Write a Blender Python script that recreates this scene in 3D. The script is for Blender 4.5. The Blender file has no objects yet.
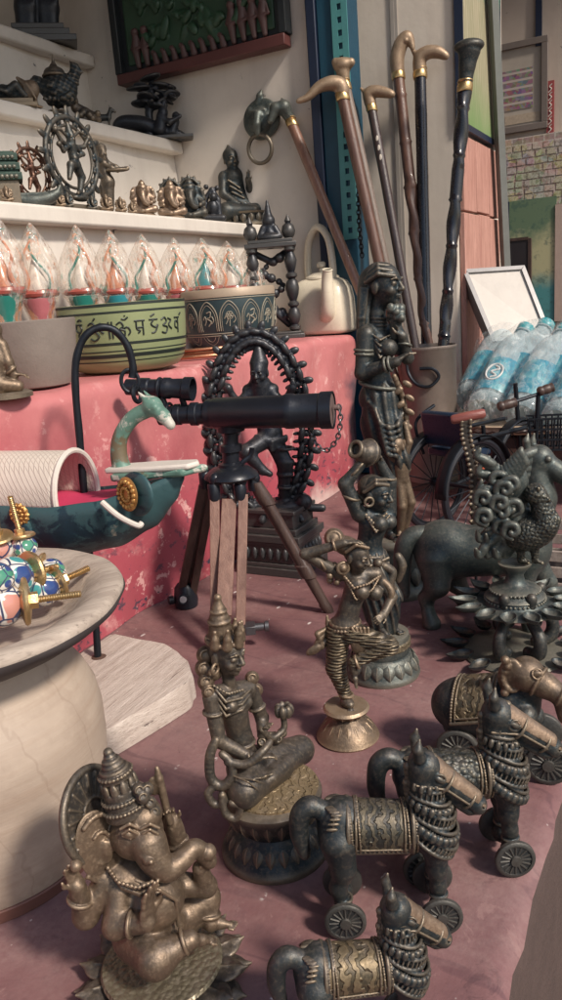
import bpy, bmesh, math, random
import numpy as np
from mathutils import Vector, Matrix, Euler
from math import sin, cos, pi, radians, atan2, sqrt
random.seed(7); rng = np.random.default_rng(7)
SC = bpy.context.scene
COL = SC.collection
# ------------------------------------------------------------------ camera
H = 0.36; FL = 785.0; PITCH = math.atan(200/785.0); ROLL = 0.08
CAM = Vector((0, 0, H))
_F = Vector((0, cos(PITCH), -sin(PITCH))); _R0 = Vector((1, 0, 0)); _U0 = Vector((0, sin(PITCH), cos(PITCH)))
_R = cos(ROLL)*_R0 - sin(ROLL)*_U0; _U = sin(ROLL)*_R0 + cos(ROLL)*_U0
cam = bpy.data.cameras.new('camera'); camo = bpy.data.objects.new('camera', cam); COL.objects.link(camo)
m = Matrix((( _R.x, _U.x, -_F.x, 0), (_R.y, _U.y, -_F.y, 0), (_R.z, _U.z, -_F.z, H), (0, 0, 0, 1)))
camo.matrix_world = m
cam.sensor_fit = 'VERTICAL'; cam.sensor_height = 24; cam.lens = 24*FL/1000; cam.clip_start = 0.01; cam.clip_end = 500
SC.camera = camo
SC.render.resolution_x = 575; SC.render.resolution_y = 1024
def ray(x, y): return _F + _R*((x-281)/FL) + _U*((500-y)/FL)
def flo(x, y, z=0.0):
    d = ray(x, y); return CAM + d*((z-H)/d.z)
def depth(P): return (Vector(P)-CAM).dot(_F)
# stall frame: a runs along the ledge (away, right), b runs along the side wall (away, left), z up
AZ = radians(28.5)
dA = Vector((sin(AZ), cos(AZ), 0)); dB = Vector((-cos(AZ), sin(AZ), 0)); OO = flo(310, 512)
def W(a, b, z): return OO + dA*a + dB*b + Vector((0, 0, z))
MW = Matrix(((dA.x, dB.x, 0, OO.x), (dA.y, dB.y, 0, OO.y), (0, 0, 1, 0), (0, 0, 0, 1)))
def onplane(x, y, P, n):
    d = ray(x, y); return CAM + d*((P-CAM).dot(n)/d.dot(n))
def onb(x, y, b):                      # point of a plane parallel to the ledge, in a, b, z
    q = onplane(x, y, W(0, b, 0), dB)-OO; return (q.dot(dA), q.dot(dB), q.z)
def ona(x, y, a):
    q = onplane(x, y, W(a, 0, 0), dA)-OO; return (q.dot(dA), q.dot(dB), q.z)
# ------------------------------------------------------------------ object helpers
def tag(o, label=None, cat=None, group=None, kind=None):
    if label: o['label'] = label
    if cat: o['category'] = cat
    if group: o['group'] = group
    if kind: o['kind'] = kind
    return o
def link(name, me, mat, parent=None):
    o = bpy.data.objects.new(name, me); COL.objects.link(o)
    if mat is not None: me.materials.append(mat)
    if parent is not None: o.parent = parent
    return o
class T:
    """a thing: an empty at its base; local units are millimetre-like steps of u metres, x right, y away, z up"""
    def __init__(s, name, label, cat, loc, group=None, rz=None, u=None):
        s.loc = Vector(loc); s.az = atan2(s.loc.x-CAM.x, s.loc.y-CAM.y)
        s.e = bpy.data.objects.new(name, None); COL.objects.link(s.e); s.e.empty_display_size = .02
        s.e.location = s.loc; s.rz = -s.az if rz is None else rz; s.e.rotation_euler = (0, 0, s.rz)
        s.u = (depth(s.loc)/FL) if u is None else u
        s.X = Vector((cos(s.rz), sin(s.rz), 0)); s.Y = Vector((-sin(s.rz), cos(s.rz), 0))
        tag(s.e, label, cat, group)
    def P(s, px, py, d=0.0):
        q = onplane(px, py, s.loc + s.Y*(d*s.u), s.Y) - s.loc
        return np.array([q.dot(s.X)/s.u, q.dot(s.Y)/s.u, q.z/s.u])
def clone(e, loc, rz=None, label=None, scale=None, cat=None):
    def rec(o, p):
        c = o.copy(); COL.objects.link(c); c.parent = p
        for ch in list(o.children): rec(ch, c)
        return c
    kids = list(e.children)
    r = e.copy(); COL.objects.link(r)
    for ch in kids: rec(ch, r)
    r.location = loc
    if rz is not None: r.rotation_euler = (0, 0, rz)
    if label: r['label'] = label
    if cat: r['category'] = cat
    if scale: r.scale = (scale,)*3
    return r
# ------------------------------------------------------------------ polygon builder
def npv(p): return np.array([float(p[0]), float(p[1]), float(p[2])])
class MB:
    def __init__(s): s.v = []; s.f = []; s.M = None
    def add(s, vs, fs):
        o = len(s.v)
        for p in vs:
            if s.M is not None:
                q = s.M @ Vector((p[0], p[1], p[2])); p = (q.x, q.y, q.z)
            s.v.append((float(p[0]), float(p[1]), float(p[2])))
        s.f += [tuple(i+o for i in f) for f in fs]
    def box(s, c, size, rot=None):
        hx, hy, hz = size[0]/2, size[1]/2, size[2]/2
        R = Euler(rot).to_matrix() if rot is not None and not isinstance(rot, Matrix) else rot
        vs = []
        for x, y, z in ((-1,-1,-1),(1,-1,-1),(1,1,-1),(-1,1,-1),(-1,-1,1),(1,-1,1),(1,1,1),(-1,1,1)):
            p = Vector((x*hx, y*hy, z*hz))
            if R is not None: p = R @ p
            vs.append((p.x+c[0], p.y+c[1], p.z+c[2]))
        s.add(vs, [(0,3,2,1),(4,5,6,7),(0,1,5,4),(1,2,6,5),(2,3,7,6),(3,0,4,7)])
    def boxab(s, lo, hi): s.box([(l+h)/2 for l, h in zip(lo, hi)], [h-l for l, h in zip(lo, hi)])
    def tube(s, pts, r, n=10, closed=False, caps=True):
        P = [npv(p) for p in pts]; N = len(P)
        if not hasattr(r, '__len__'): r = [r]*N
        tang = []
        for i in range(N):
            a = P[i-1] if (i > 0 or closed) else P[i]; b = P[(i+1) % N] if (i < N-1 or closed) else P[i]
            t = b-a; tang.append(t/(np.linalg.norm(t)+1e-12))
        up = np.array([0, 0, 1.]) if abs(tang[0][2]) < .9 else np.array([1., 0, 0])
        x = np.cross(up, tang[0]); x /= np.linalg.norm(x); vs = []; fs = []
        for i in range(N):
            x = x - tang[i]*np.dot(x, tang[i]); x /= (np.linalg.norm(x)+1e-12); y = np.cross(tang[i], x)
            for k in range(n):
                a = 2*pi*k/n; vs.append(P[i]+(x*cos(a)+y*sin(a))*r[i])
        for i in range(N if closed else N-1):
            j = (i+1) % N
            for k in range(n):
                l = (k+1) % n; fs.append((i*n+k, i*n+l, j*n+l, j*n+k))
        if caps and not closed:
            fs.append(tuple(range(n-1, -1, -1))); fs.append(tuple((N-1)*n+k for k in range(n)))
        s.add(vs, fs)
    def torus(s, c, axis, R, r, n=32, m=8, ry=None, x=None):
        ax = npv(axis); ax /= np.linalg.norm(ax)
        if x is None:
            u = np.array([0, 0, 1.]) if abs(ax[2]) < .9 else np.array([1., 0, 0]); x = np.cross(u, ax)
        x = npv(x); x /= np.linalg.norm(x); y = np.cross(ax, x); ry = R if ry is None else ry
        s.tube([npv(c)+x*R*cos(2*pi*i/n)+y*ry*sin(2*pi*i/n) for i in range(n)], r, m, closed=True)
    def lathe(s, prof, c=(0,0,0), axis=(0,0,1), n=40, fn=None, caps=True):
        ax = npv(axis); ax /= np.linalg.norm(ax)
        u = np.array([0, 0, 1.]) if abs(ax[2]) < .9 else np.array([1., 0, 0])
        x = np.cross(u, ax) if abs(ax[2]) < .9 else np.array([1., 0, 0]); x /= np.linalg.norm(x); y = np.cross(ax, x)
        vs = []; fs = []; c = npv(c)
        for i, (r, z) in enumerate(prof):
            for k in range(n):
                a = 2*pi*k/n; rr = r*(fn(a, i) if fn else 1)
                vs.append(c+ax*z+(x*cos(a)+y*sin(a))*max(rr, 1e-5))
        for i in range(len(prof)-1):
            for k in range(n):
                l = (k+1) % n; fs.append((i*n+k, i*n+l, (i+1)*n+l, (i+1)*n+k))
        if caps and prof[0][0] > 1e-4: fs.append(tuple(range(n-1, -1, -1)))
        if caps and prof[-1][0] > 1e-4: fs.append(tuple((len(prof)-1)*n+k for k in range(n)))
        s.add(vs, fs)
    def ell(s, c, r, rot=None, n=14, m=9):
        if not hasattr(r, '__len__'): r = (r, r, r)
        R = Euler(rot).to_matrix() if rot is not None else None
        vs = [(0, 0, r[2])]; fs = []
        for i in range(1, m):
            t = pi*i/m
            for k in range(n):
                a = 2*pi*k/n; vs.append((r[0]*sin(t)*cos(a), r[1]*sin(t)*sin(a), r[2]*cos(t)))
        vs.append((0, 0, -r[2]))
        for k in range(n): fs.append((0, 1+k, 1+(k+1) % n))
        for i in range(m-2):
            for k in range(n):
                a = 1+i*n; l = (k+1) % n; fs.append((a+k, a+n+k, a+n+l, a+l))
        b = 1+(m-2)*n
        for k in range(n): fs.append((b+k, len(vs)-1, b+(k+1) % n))
        out = []
        for p in vs:
            p = Vector(p)
            if R is not None: p = R @ p
            out.append((p.x+c[0], p.y+c[1], p.z+c[2]))
        s.add(out, fs)
    def prism(s, outline, t, c=(0,0,0), x=(1,0,0), y=(0,0,1)):
        x = npv(x); y = npv(y); nrm = np.cross(x, y); nrm /= np.linalg.norm(nrm); c = npv(c); n = len(outline)
        vs = [c+x*p[0]+y*p[1]-nrm*t/2 for p in outline]+[c+x*p[0]+y*p[1]+nrm*t/2 for p in outline]
        fs = [tuple(range(n-1, -1, -1)), tuple(range(n, 2*n))]+[(i, (i+1) % n, n+(i+1) % n, n+i) for i in range(n)]
        s.add(vs, fs)
    def grid(s, fn, nu, nv, closeu=False):
        vs = [fn(i/(nu if closeu else nu-1), j/(nv-1)) for i in range(nu) for j in range(nv)]; fs = []
        for i in range(nu if closeu else nu-1):
            for j in range(nv-1):
                a = i*nv+j; b = ((i+1) % nu)*nv+j; fs.append((a, b, b+1, a+1))
        s.add(vs, fs)
    def build(s, name, mat, parent=None, u=1.0, smooth=40, bevel=0, seg=2, subsurf=0, solid=0):
        par = parent; mm = bpy.data.meshes.new(name)
        if isinstance(parent, T): par = parent.e; u = parent.u*u
        mm.from_pydata([(a*u, b*u, c*u) for a, b, c in s.v], [], s.f); mm.validate(verbose=False); mm.update()
        if smooth:
            for p in mm.polygons: p.use_smooth = True
            mm.set_sharp_from_angle(angle=radians(smooth))
        o = link(name, mm, mat, par)
        if solid:
            q = o.modifiers.new('solid', 'SOLIDIFY'); q.thickness = solid*u; q.offset = 0
        if bevel:
            q = o.modifiers.new('bevel', 'BEVEL'); q.width = bevel*u; q.segments = seg; q.limit_method = 'ANGLE'; q.angle_limit = radians(35)
        if subsurf:
            q = o.modifiers.new('sub', 'SUBSURF'); q.levels = subsurf; q.render_levels = subsurf
        return o
# ------------------------------------------------------------------ sculpting: smooth-blended solids meshed with surface nets
def _q(p): return np.array(p, dtype=np.float32)
class Sculpt:
    def __init__(s, vox=1.0, k=2.0): s.vox = vox; s.k = k; s.ops = []; s.clips = []; s.disps = []
    def _push(s, lo, hi, fn, k, op): s.ops.append((np.array(lo, float), np.array(hi, float), fn, s.k if k is None else k, op)); return s
    def cone(s, p, q, r1, r2=None, k=None, op='+'):
        p = npv(p); q = npv(q); r2 = r1 if r2 is None else r2; R = max(r1, r2); d = q-p; L2 = max(d@d, 1e-9)
        def fn(x, y, z):
            t = ((x-p[0])*d[0]+(y-p[1])*d[1]+(z-p[2])*d[2])/L2; t = np.clip(t, 0, 1)
            return np.sqrt((x-p[0]-t*d[0])**2+(y-p[1]-t*d[1])**2+(z-p[2]-t*d[2])**2)-(r1+(r2-r1)*t)
        return s._push(np.minimum(p, q)-R, np.maximum(p, q)+R, fn, k, op)
    def path(s, pts, rs, k=None, op='+'):
        if not hasattr(rs, '__len__'): rs = [rs]*len(pts)
        for i in range(len(pts)-1): s.cone(pts[i], pts[i+1], rs[i], rs[i+1], k, op)
        return s
    def curve(s, pts, rs, n=5, k=None, op='+'):      # smooth spline through the points
        P = [npv(p) for p in pts]
        if not hasattr(rs, '__len__'): rs = [rs]*len(pts)
        Q, RR = spline(P, rs, n); return s.path(Q, RR, k, op)
    def ball(s, c, r, k=None, op='+'):
        c = npv(c)
        return s._push(c-r, c+r, lambda x, y, z: np.sqrt((x-c[0])**2+(y-c[1])**2+(z-c[2])**2)-r, k, op)
    def ell(s, c, r, rot=None, k=None, op='+', B=None):
        c = npv(c); r = npv(r)
        if B is None: B = np.array(Euler(rot).to_matrix()).T if rot is not None else np.eye(3)   # rows = local axes
        else: B = np.array([npv(b)/np.linalg.norm(b) for b in B])
        def fn(x, y, z):
            x = x-c[0]; y = y-c[1]; z = z-c[2]
            a = [(B[i, 0]*x+B[i, 1]*y+B[i, 2]*z) for i in range(3)]
            k0 = np.sqrt(sum((a[i]/r[i])**2 for i in range(3))); k1 = np.sqrt(sum((a[i]/r[i]**2)**2 for i in range(3)))+1e-6
            return k0*(k0-1)/k1
        e = np.sqrt(sum((np.abs(B[i])*r[i])**2 for i in range(3)))
        return s._push(c-e, c+e, fn, k, op)
    def tor(s, c, ax, R, r, k=None, op='+', ry=None, x=None):
        if ry is not None:
            ax = npv(ax)/np.linalg.norm(npv(ax)); x = npv(x); x /= np.linalg.norm(x); y = np.cross(ax, x)
            P = [npv(c)+x*R*cos(2*pi*i/20)+y*ry*sin(2*pi*i/20) for i in range(21)]
            return s.path(P, r, k, op)
        c = npv(c); ax = npv(ax); ax /= np.linalg.norm(ax)
        def fn(x, y, z):
            x = x-c[0]; y = y-c[1]; z = z-c[2]; h = x*ax[0]+y*ax[1]+z*ax[2]
            rad = np.sqrt(np.maximum(x*x+y*y+z*z-h*h, 0)); return np.sqrt((rad-R)**2+h*h)-r
        return s._push(c-R-r, c+R+r, fn, k, op)
    def disc(s, c, ax, R, h, rnd=.5, k=None, op='+', R2=None):     # cylinder, half height h
        c = npv(c); ax = npv(ax); ax /= np.linalg.norm(ax); R2 = R if R2 is None else R2; M = max(R, R2)
        def fn(x, y, z):
            x = x-c[0]; y = y-c[1]; z = z-c[2]; t = x*ax[0]+y*ax[1]+z*ax[2]
            rad = np.sqrt(np.maximum(x*x+y*y+z*z-t*t, 0)); Rt = R+(R2-R)*np.clip((t/h+1)/2, 0, 1)
            dx = rad-Rt+rnd; dy = np.abs(t)-h+rnd
            return np.minimum(np.maximum(dx, dy), 0)+np.sqrt(np.maximum(dx, 0)**2+np.maximum(dy, 0)**2)-rnd
        e = np.abs(ax)*h+M*np.sqrt(np.maximum(1-ax**2, 0))
        return s._push(c-e, c+e, fn, k, op)
    def box(s, c, h, rot=None, rnd=.5, k=None, op='+'):
        c = npv(c); h = npv(h); B = np.array(Euler(rot).to_matrix()).T if rot is not None else np.eye(3)
        def fn(x, y, z):
            x = x-c[0]; y = y-c[1]; z = z-c[2]
            a = [np.abs(B[i, 0]*x+B[i, 1]*y+B[i, 2]*z)-h[i]+rnd for i in range(3)]
            return np.minimum(np.maximum(np.maximum(a[0], a[1]), a[2]), 0)+np.sqrt(sum(np.maximum(t, 0)**2 for t in a))-rnd
        e = sum(np.abs(B[i])*h[i] for i in range(3))
        return s._push(c-e, c+e, fn, k, op)
    def clip(s, fn): s.clips.append(fn); return s          # keep where fn(x,y,z) < 0
    def disp(s, fn): s.disps.append(fn); return s          # add to distance
    def build(s, name, mat, parent, u=1.0):
        if isinstance(parent, T): u = parent.u*u; par = parent.e
        else: par = parent
        add = [o for o in s.ops if o[4] == '+']; v = s.vox
        lo = np.min([o[0] for o in add], axis=0)-3*v; hi = np.max([o[1] for o in add], axis=0)+3*v
        n = np.ceil((hi-lo)/v).astype(int)+1
        V = np.full(n, 50., np.float32); ax = [(lo[i]+v*np.arange(n[i])).astype(np.float32) for i in range(3)]
        for l, h, fn, k, op in s.ops:
            pad = k+2.5*v; a = np.clip(np.floor((l-pad-lo)/v).astype(int), 0, n); b = np.clip(np.ceil((h+pad-lo)/v).astype(int)+1, 0, n)
            if (b <= a).any(): continue
            sl = tuple(slice(a[i], b[i]) for i in range(3))
            D = fn(ax[0][sl[0]][:, None, None], ax[1][sl[1]][None, :, None], ax[2][sl[2]][None, None, :]); C = V[sl]
            if op == '+':
                if k < .01: V[sl] = np.minimum(C, D)
                else:
                    q = np.clip(.5+.5*(C-D)/k, 0, 1); V[sl] = C+(D-C)*q-k*q*(1-q)
            else:
                E = -fn(ax[0][sl[0]][:, None, None], ax[1][sl[1]][None, :, None], ax[2][sl[2]][None, None, :])
                if k < .01: V[sl] = np.maximum(C, E)
                else:
                    q = np.clip(.5-.5*(C-E)/k, 0, 1); V[sl] = C+(E-C)*q+k*q*(1-q)
        g = (ax[0][:, None, None], ax[1][None, :, None], ax[2][None, None, :])
        for fn in s.disps: V = V+fn(*g)
        for fn in s.clips: V = np.maximum(V, fn(*g))
        V = np.ascontiguousarray(V, dtype=np.float32)
        V[0] = V[-1] = 5; V[:, 0] = V[:, -1] = 5; V[:, :, 0] = V[:, :, -1] = 5
        vs, fs = nets(V); vs = (vs*v+lo)*u
        me = bpy.data.meshes.new(name); me.vertices.add(len(vs)); me.vertices.foreach_set('co', vs.astype(np.float32).ravel())
        nf = len(fs); me.loops.add(nf*4); me.loops.foreach_set('vertex_index', fs.astype(np.int32).ravel())
        me.polygons.add(nf); me.polygons.foreach_set('loop_start', np.arange(0, nf*4, 4, dtype=np.int32))
        me.polygons.foreach_set('use_smooth', np.ones(nf, dtype=bool)); me.update(calc_edges=True)
        return link(name, me, mat, par)
def nets(V):
    S = V < 0; c = np.zeros(tuple(d-1 for d in V.shape), np.uint8); off = [(i, j, k) for i in (0, 1) for j in (0, 1) for k in (0, 1)]
    nx, ny, nz = c.shape
    for i, j, k in off: c += S[i:i+nx, j:j+ny, k:k+nz]
    I = np.argwhere((c > 0) & (c < 8)); vals = np.stack([V[I[:, 0]+i, I[:, 1]+j, I[:, 2]+k] for i, j, k in off], 1)
    pos = np.zeros((len(I), 3)); cnt = np.zeros(len(I)); oa = np.array(off, float)
    for a in range(8):
        for b in range(a+1, 8):
            if np.abs(oa[a]-oa[b]).sum() != 1: continue
            va = vals[:, a]; vb = vals[:, b]; mk = (va < 0) != (vb < 0); t = np.where(mk, va/np.where(mk, va-vb, 1), 0)
            pos += np.where(mk[:, None], oa[a]+t[:, None]*(oa[b]-oa[a]), 0); cnt += mk
    pos = pos/cnt[:, None]+I; idx = np.full(c.shape, -1, np.int32); idx[I[:, 0], I[:, 1], I[:, 2]] = np.arange(len(I)); F = []
    for ax in range(3):
        sl0 = [slice(None)]*3; sl1 = [slice(None)]*3; sl0[ax] = slice(0, -1); sl1[ax] = slice(1, None)
        E = np.argwhere(S[tuple(sl0)] != S[tuple(sl1)]); u, w = (ax+1) % 3, (ax+2) % 3
        E = E[(E[:, u] > 0) & (E[:, w] > 0) & (E[:, u] < c.shape[u]) & (E[:, w] < c.shape[w])]
        q = []
        for du, dw in ((1, 1), (0, 1), (0, 0), (1, 0)):
            G = E.copy(); G[:, u] -= du; G[:, w] -= dw; q.append(idx[G[:, 0], G[:, 1], G[:, 2]])
        q = np.stack(q, 1); ins = S[E[:, 0], E[:, 1], E[:, 2]]; q[~ins] = q[~ins][:, ::-1]; F.append(q)
    return pos, np.concatenate(F)
def spline(P, rs, n=5):
    Q = []; RR = []; N = len(P)
    for i in range(N-1):
        a = P[max(i-1, 0)]; b = P[i]; c = P[i+1]; d = P[min(i+2, N-1)]
        for j in range(n):
            t = j/n; t2 = t*t; t3 = t2*t
            Q.append(.5*((2*b)+(c-a)*t+(2*a-5*b+4*c-d)*t2+(3*b-a-3*c+d)*t3)); RR.append(rs[i]+(rs[i+1]-rs[i])*t)
    Q.append(P[-1]); RR.append(rs[-1]); return Q, RR
def sp(P, n=6): return spline([npv(p) for p in P], [0]*len(P), n)[0]
# ------------------------------------------------------------------ materials
MATS = {}
class NT:
    def __init__(s, name):
        s.m = bpy.data.materials.new(name); s.m.use_nodes = True; s.t = s.m.node_tree; s.n = s.t.nodes; s.l = s.t.links
        s.b = s.n['Principled BSDF']; s.out = s.n['Material Output']
        s.tc = s.n.new('ShaderNodeTexCoord'); MATS[name] = s.m
    def co(s, scale=(1,1,1), rot=(0,0,0), src='Object'):
        q = s.n.new('ShaderNodeMapping'); q.inputs['Scale'].default_value = scale if hasattr(scale, '__len__') else (scale,)*3
        q.inputs['Rotation'].default_value = rot; s.l.new(s.tc.outputs[src], q.inputs[0]); return q.outputs[0]
    def noise(s, scale, detail=4, rough=.6, vec=None, dist=0):
        q = s.n.new('ShaderNodeTexNoise'); q.inputs['Scale'].default_value = scale; q.inputs['Detail'].default_value = detail
        q.inputs['Roughness'].default_value = rough; q.inputs['Distortion'].default_value = dist
        s.l.new(vec if vec is not None else s.tc.outputs['Object'], q.inputs['Vector']); return q.outputs['Fac']
    def vor(s, scale, vec=None, feat='F1', out='Distance', rnd=1):
        q = s.n.new('ShaderNodeTexVoronoi'); q.feature = feat; q.inputs['Scale'].default_value = scale; q.inputs['Randomness'].default_value = rnd
        s.l.new(vec if vec is not None else s.tc.outputs['Object'], q.inputs['Vector']); return q.outputs[out]
    def wave(s, scale, dist=0, vec=None, dirn='X', det=2, dscale=1, typ='BANDS'):
        q = s.n.new('ShaderNodeTexWave'); q.wave_type = typ
        if typ == 'BANDS': q.bands_direction = dirn
        q.inputs['Scale'].default_value = scale; q.inputs['Distortion'].default_value = dist; q.inputs['Detail'].default_value = det; q.inputs['Detail Scale'].default_value = dscale
        s.l.new(vec if vec is not None else s.tc.outputs['Object'], q.inputs['Vector']); return q.outputs['Fac']
    def ramp(s, fac, stops, interp='LINEAR'):
        q = s.n.new('ShaderNodeValToRGB'); q.color_ramp.interpolation = interp; e = q.color_ramp.elements
        while len(e) < len(stops): e.new(.5)
        for el, (p, c) in zip(e, stops):
            el.position = p; el.color = (c, c, c, 1) if not hasattr(c, '__len__') else (c[0], c[1], c[2], 1)
        s.l.new(fac, q.inputs[0]); return q.outputs[0]
    def mix(s, fac, a, b, mode='MIX'):
        q = s.n.new('ShaderNodeMix'); q.data_type = 'RGBA'; q.blend_type = mode
        for sock, val in ((q.inputs[0], fac), (q.inputs[6], a), (q.inputs[7], b)):
            if hasattr(val, 'is_linked') or isinstance(val, bpy.types.NodeSocket): s.l.new(val, sock)
            elif hasattr(val, '__len__'): sock.default_value = (val[0], val[1], val[2], 1)
            else: sock.default_value = val if sock.type == 'VALUE' else (val, val, val, 1)
        return q.outputs[2]
    def math(s, op, a, b=None, clamp=False):
        q = s.n.new('ShaderNodeMath'); q.operation = op; q.use_clamp = clamp
        for i, val in enumerate((a, b)):
            if val is None: continue
            if isinstance(val, bpy.types.NodeSocket): s.l.new(val, q.inputs[i])
            else: q.inputs[i].default_value = val
        return q.outputs[0]
    def sepxyz(s, vec=None):
        q = s.n.new('ShaderNodeSeparateXYZ'); s.l.new(vec if vec is not None else s.tc.outputs['Object'], q.inputs[0]); return q.outputs
    def point(s, lo=.49, hi=.56):
        g = s.n.new('ShaderNodeNewGeometry'); return s.ramp(g.outputs['Pointiness'], [(lo, 0), (hi, 1)])
    def bump(s, h, strength=.3, dist=.001, prev=None):
        q = s.n.new('ShaderNodeBump'); q.inputs['Strength'].default_value = strength; q.inputs['Distance'].default_value = dist
        s.l.new(h, q.inputs['Height'])
        if prev is not None: s.l.new(prev, q.inputs['Normal'])
        s.l.new(q.outputs[0], s.b.inputs['Normal']); return q.outputs[0]
    def set(s, **kw):
        for k, v in kw.items():
            k = {'color': 'Base Color', 'rough': 'Roughness', 'metal': 'Metallic', 'spec': 'Specular IOR Level', 'trans': 'Transmission Weight', 'ior': 'IOR', 'alpha': 'Alpha', 'coat': 'Coat Weight'}[k]
            if isinstance(v, bpy.types.NodeSocket): s.l.new(v, s.b.inputs[k])
            elif hasattr(v, '__len__'): s.b.inputs[k].default_value = (v[0], v[1], v[2], 1)
            else: s.b.inputs[k].default_value = v
        return s
def bronze(name, dark, mid, edge, rough=.42, metal=.85, pat=None, pscale=300, pstr=.5, ns=60):
    t = NT(name); n1 = t.noise(ns, 6, .65); n2 = t.noise(ns*7, 4, .6)
    base = t.mix(t.ramp(n1, [(.35, 0), (.68, 1)]), dark, mid)
    base = t.mix(t.math('MULTIPLY', t.ramp(n2, [(.5, 0), (.75, 1)]), .35), base, edge)
    col = t.mix(t.math('MULTIPLY', t.point(.5, .58), .75), base, edge)
    if pat == 'scroll':
        hgt = t.ramp(t.wave(pscale, 9, det=2, dscale=2.2), [(.3, 0), (.6, 1)])
        col = t.mix(t.math('MULTIPLY', hgt, .3), col, edge)
    elif pat == 'scale':
        hgt = t.vor(pscale); col = t.mix(t.math('MULTIPLY', t.ramp(hgt, [(.1, 1), (.45, 0)]), .35), col, edge); hgt = t.math('SUBTRACT', 1., hgt)
    elif pat == 'lines':
        hgt = t.wave(pscale, 1.2, dirn='Z', det=1); col = t.mix(t.math('MULTIPLY', t.ramp(hgt, [(.4, 0), (.9, 1)]), .25), col, edge)
    g = t.n.new('ShaderNodeNewGeometry'); up = t.sepxyz(g.outputs['Normal'])[2]                  # dust that has settled on upward faces
    du = t.math('MULTIPLY', t.ramp(up, [(.35, 0), (.95, 1)]), t.ramp(t.noise(ns*2.3, 6, .7), [(.44, .02), (.70, .38)])); col = t.mix(du, col, (.26,.215,.19))
    n3 = t.vor(ns*11); nb = t.bump(t.math('ADD', t.math('ADD', t.math('MULTIPLY', n2, .6), n1), t.math('MULTIPLY', n3, .16)), .3, .0012)
    if pat: t.bump(hgt, pstr, .0012, nb)
    t.set(color=col, metal=t.math('MULTIPLY', t.math('SUBTRACT', 1., du), metal), rough=t.ramp(n2, [(.25, rough-.1), (.75, rough+.16)])); return t.m
def plain(name, col, rough=.5, metal=0., var=.25, ns=40, bump=.15, bd=.001, spec=.5, coat=0.):
    t = NT(name); n = t.noise(ns, 5, .6); n2 = t.noise(ns*9, 3, .6)
    d = [c*(1-var) for c in col]; l = [min(1, c*(1+var*.6)) for c in col]
    t.set(color=t.mix(t.math('ADD', t.math('MULTIPLY', n, .7), t.math('MULTIPLY', n2, .3)), d, l), rough=t.ramp(n2, [(.2, max(.03, rough-.08)), (.8, min(1, rough+.12))]), metal=metal, spec=spec, coat=coat)
    if bump: t.bump(t.math('ADD', n, t.math('MULTIPLY', n2, .5)), bump, bd)
    return t.m
# ------------------------------------------------------------------ palette
BR = lambda *a, **k: bronze(*a, **k)
M_dark = BR('dark_bronze', (.016,.030,.040), (.040,.049,.052), (.27,.215,.155), rough=.46, metal=.62)
M_black = BR('black_cast_metal', (.014,.018,.028), (.028,.032,.042), (.11,.105,.10), rough=.38, metal=.45)
M_brass = BR('aged_brass', (.100,.074,.054), (.185,.130,.088), (.42,.31,.21), rough=.46, metal=.62)
M_brass2 = BR('brown_brass', (.052,.052,.052), (.115,.090,.070), (.34,.265,.18), rough=.46, metal=.62)
M_gold = BR('bright_brass', (.30,.19,.08), (.48,.31,.13), (.70,.50,.26), rough=.34, metal=.9)
M_scroll = BR('scrolled_bronze', (.024,.030,.034), (.050,.050,.044), (.30,.24,.15), rough=.48, metal=.6, pat='scroll', pscale=60, pstr=.8)
M_scrollb = BR('scrolled_brass', (.050,.045,.034), (.10,.08,.05), (.42,.31,.18), rough=.48, metal=.6, pat='scroll', pscale=50, pstr=.8)
M_scale = BR('scaled_bronze', (.020,.030,.036), (.042,.048,.046), (.25,.21,.14), rough=.42, metal=.6, pat='scale', pscale=330, pstr=.8)
M_lines = BR('ribbed_bronze', (.036,.036,.034), (.085,.068,.046), (.38,.29,.18), rough=.42, metal=.6, pat='lines', pscale=120, pstr=.8)
M_wheel = BR('blackened_wheel_bronze', (.028,.034,.040), (.055,.056,.054), (.10,.095,.085), rough=.5, metal=.55)
M_green = BR('grey_green_bronze', (.044,.062,.064), (.090,.105,.100), (.27,.25,.20), rough=.46, metal=.55)
M_tan = BR('rubbed_lit_tan_brass', (.17,.115,.08), (.29,.20,.14), (.46,.35,.25), rough=.46, metal=.6)
M_pale = BR('pale_brass', (.16,.11,.08), (.28,.195,.14), (.52,.40,.29), rough=.42, metal=.7)
M_iron = plain('black_iron', (.018,.022,.03), .45, .6, .4, 90)
M_copper = BR('copper', (.20,.07,.035), (.36,.14,.075), (.6,.30,.18), rough=.38, metal=.9)

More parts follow.
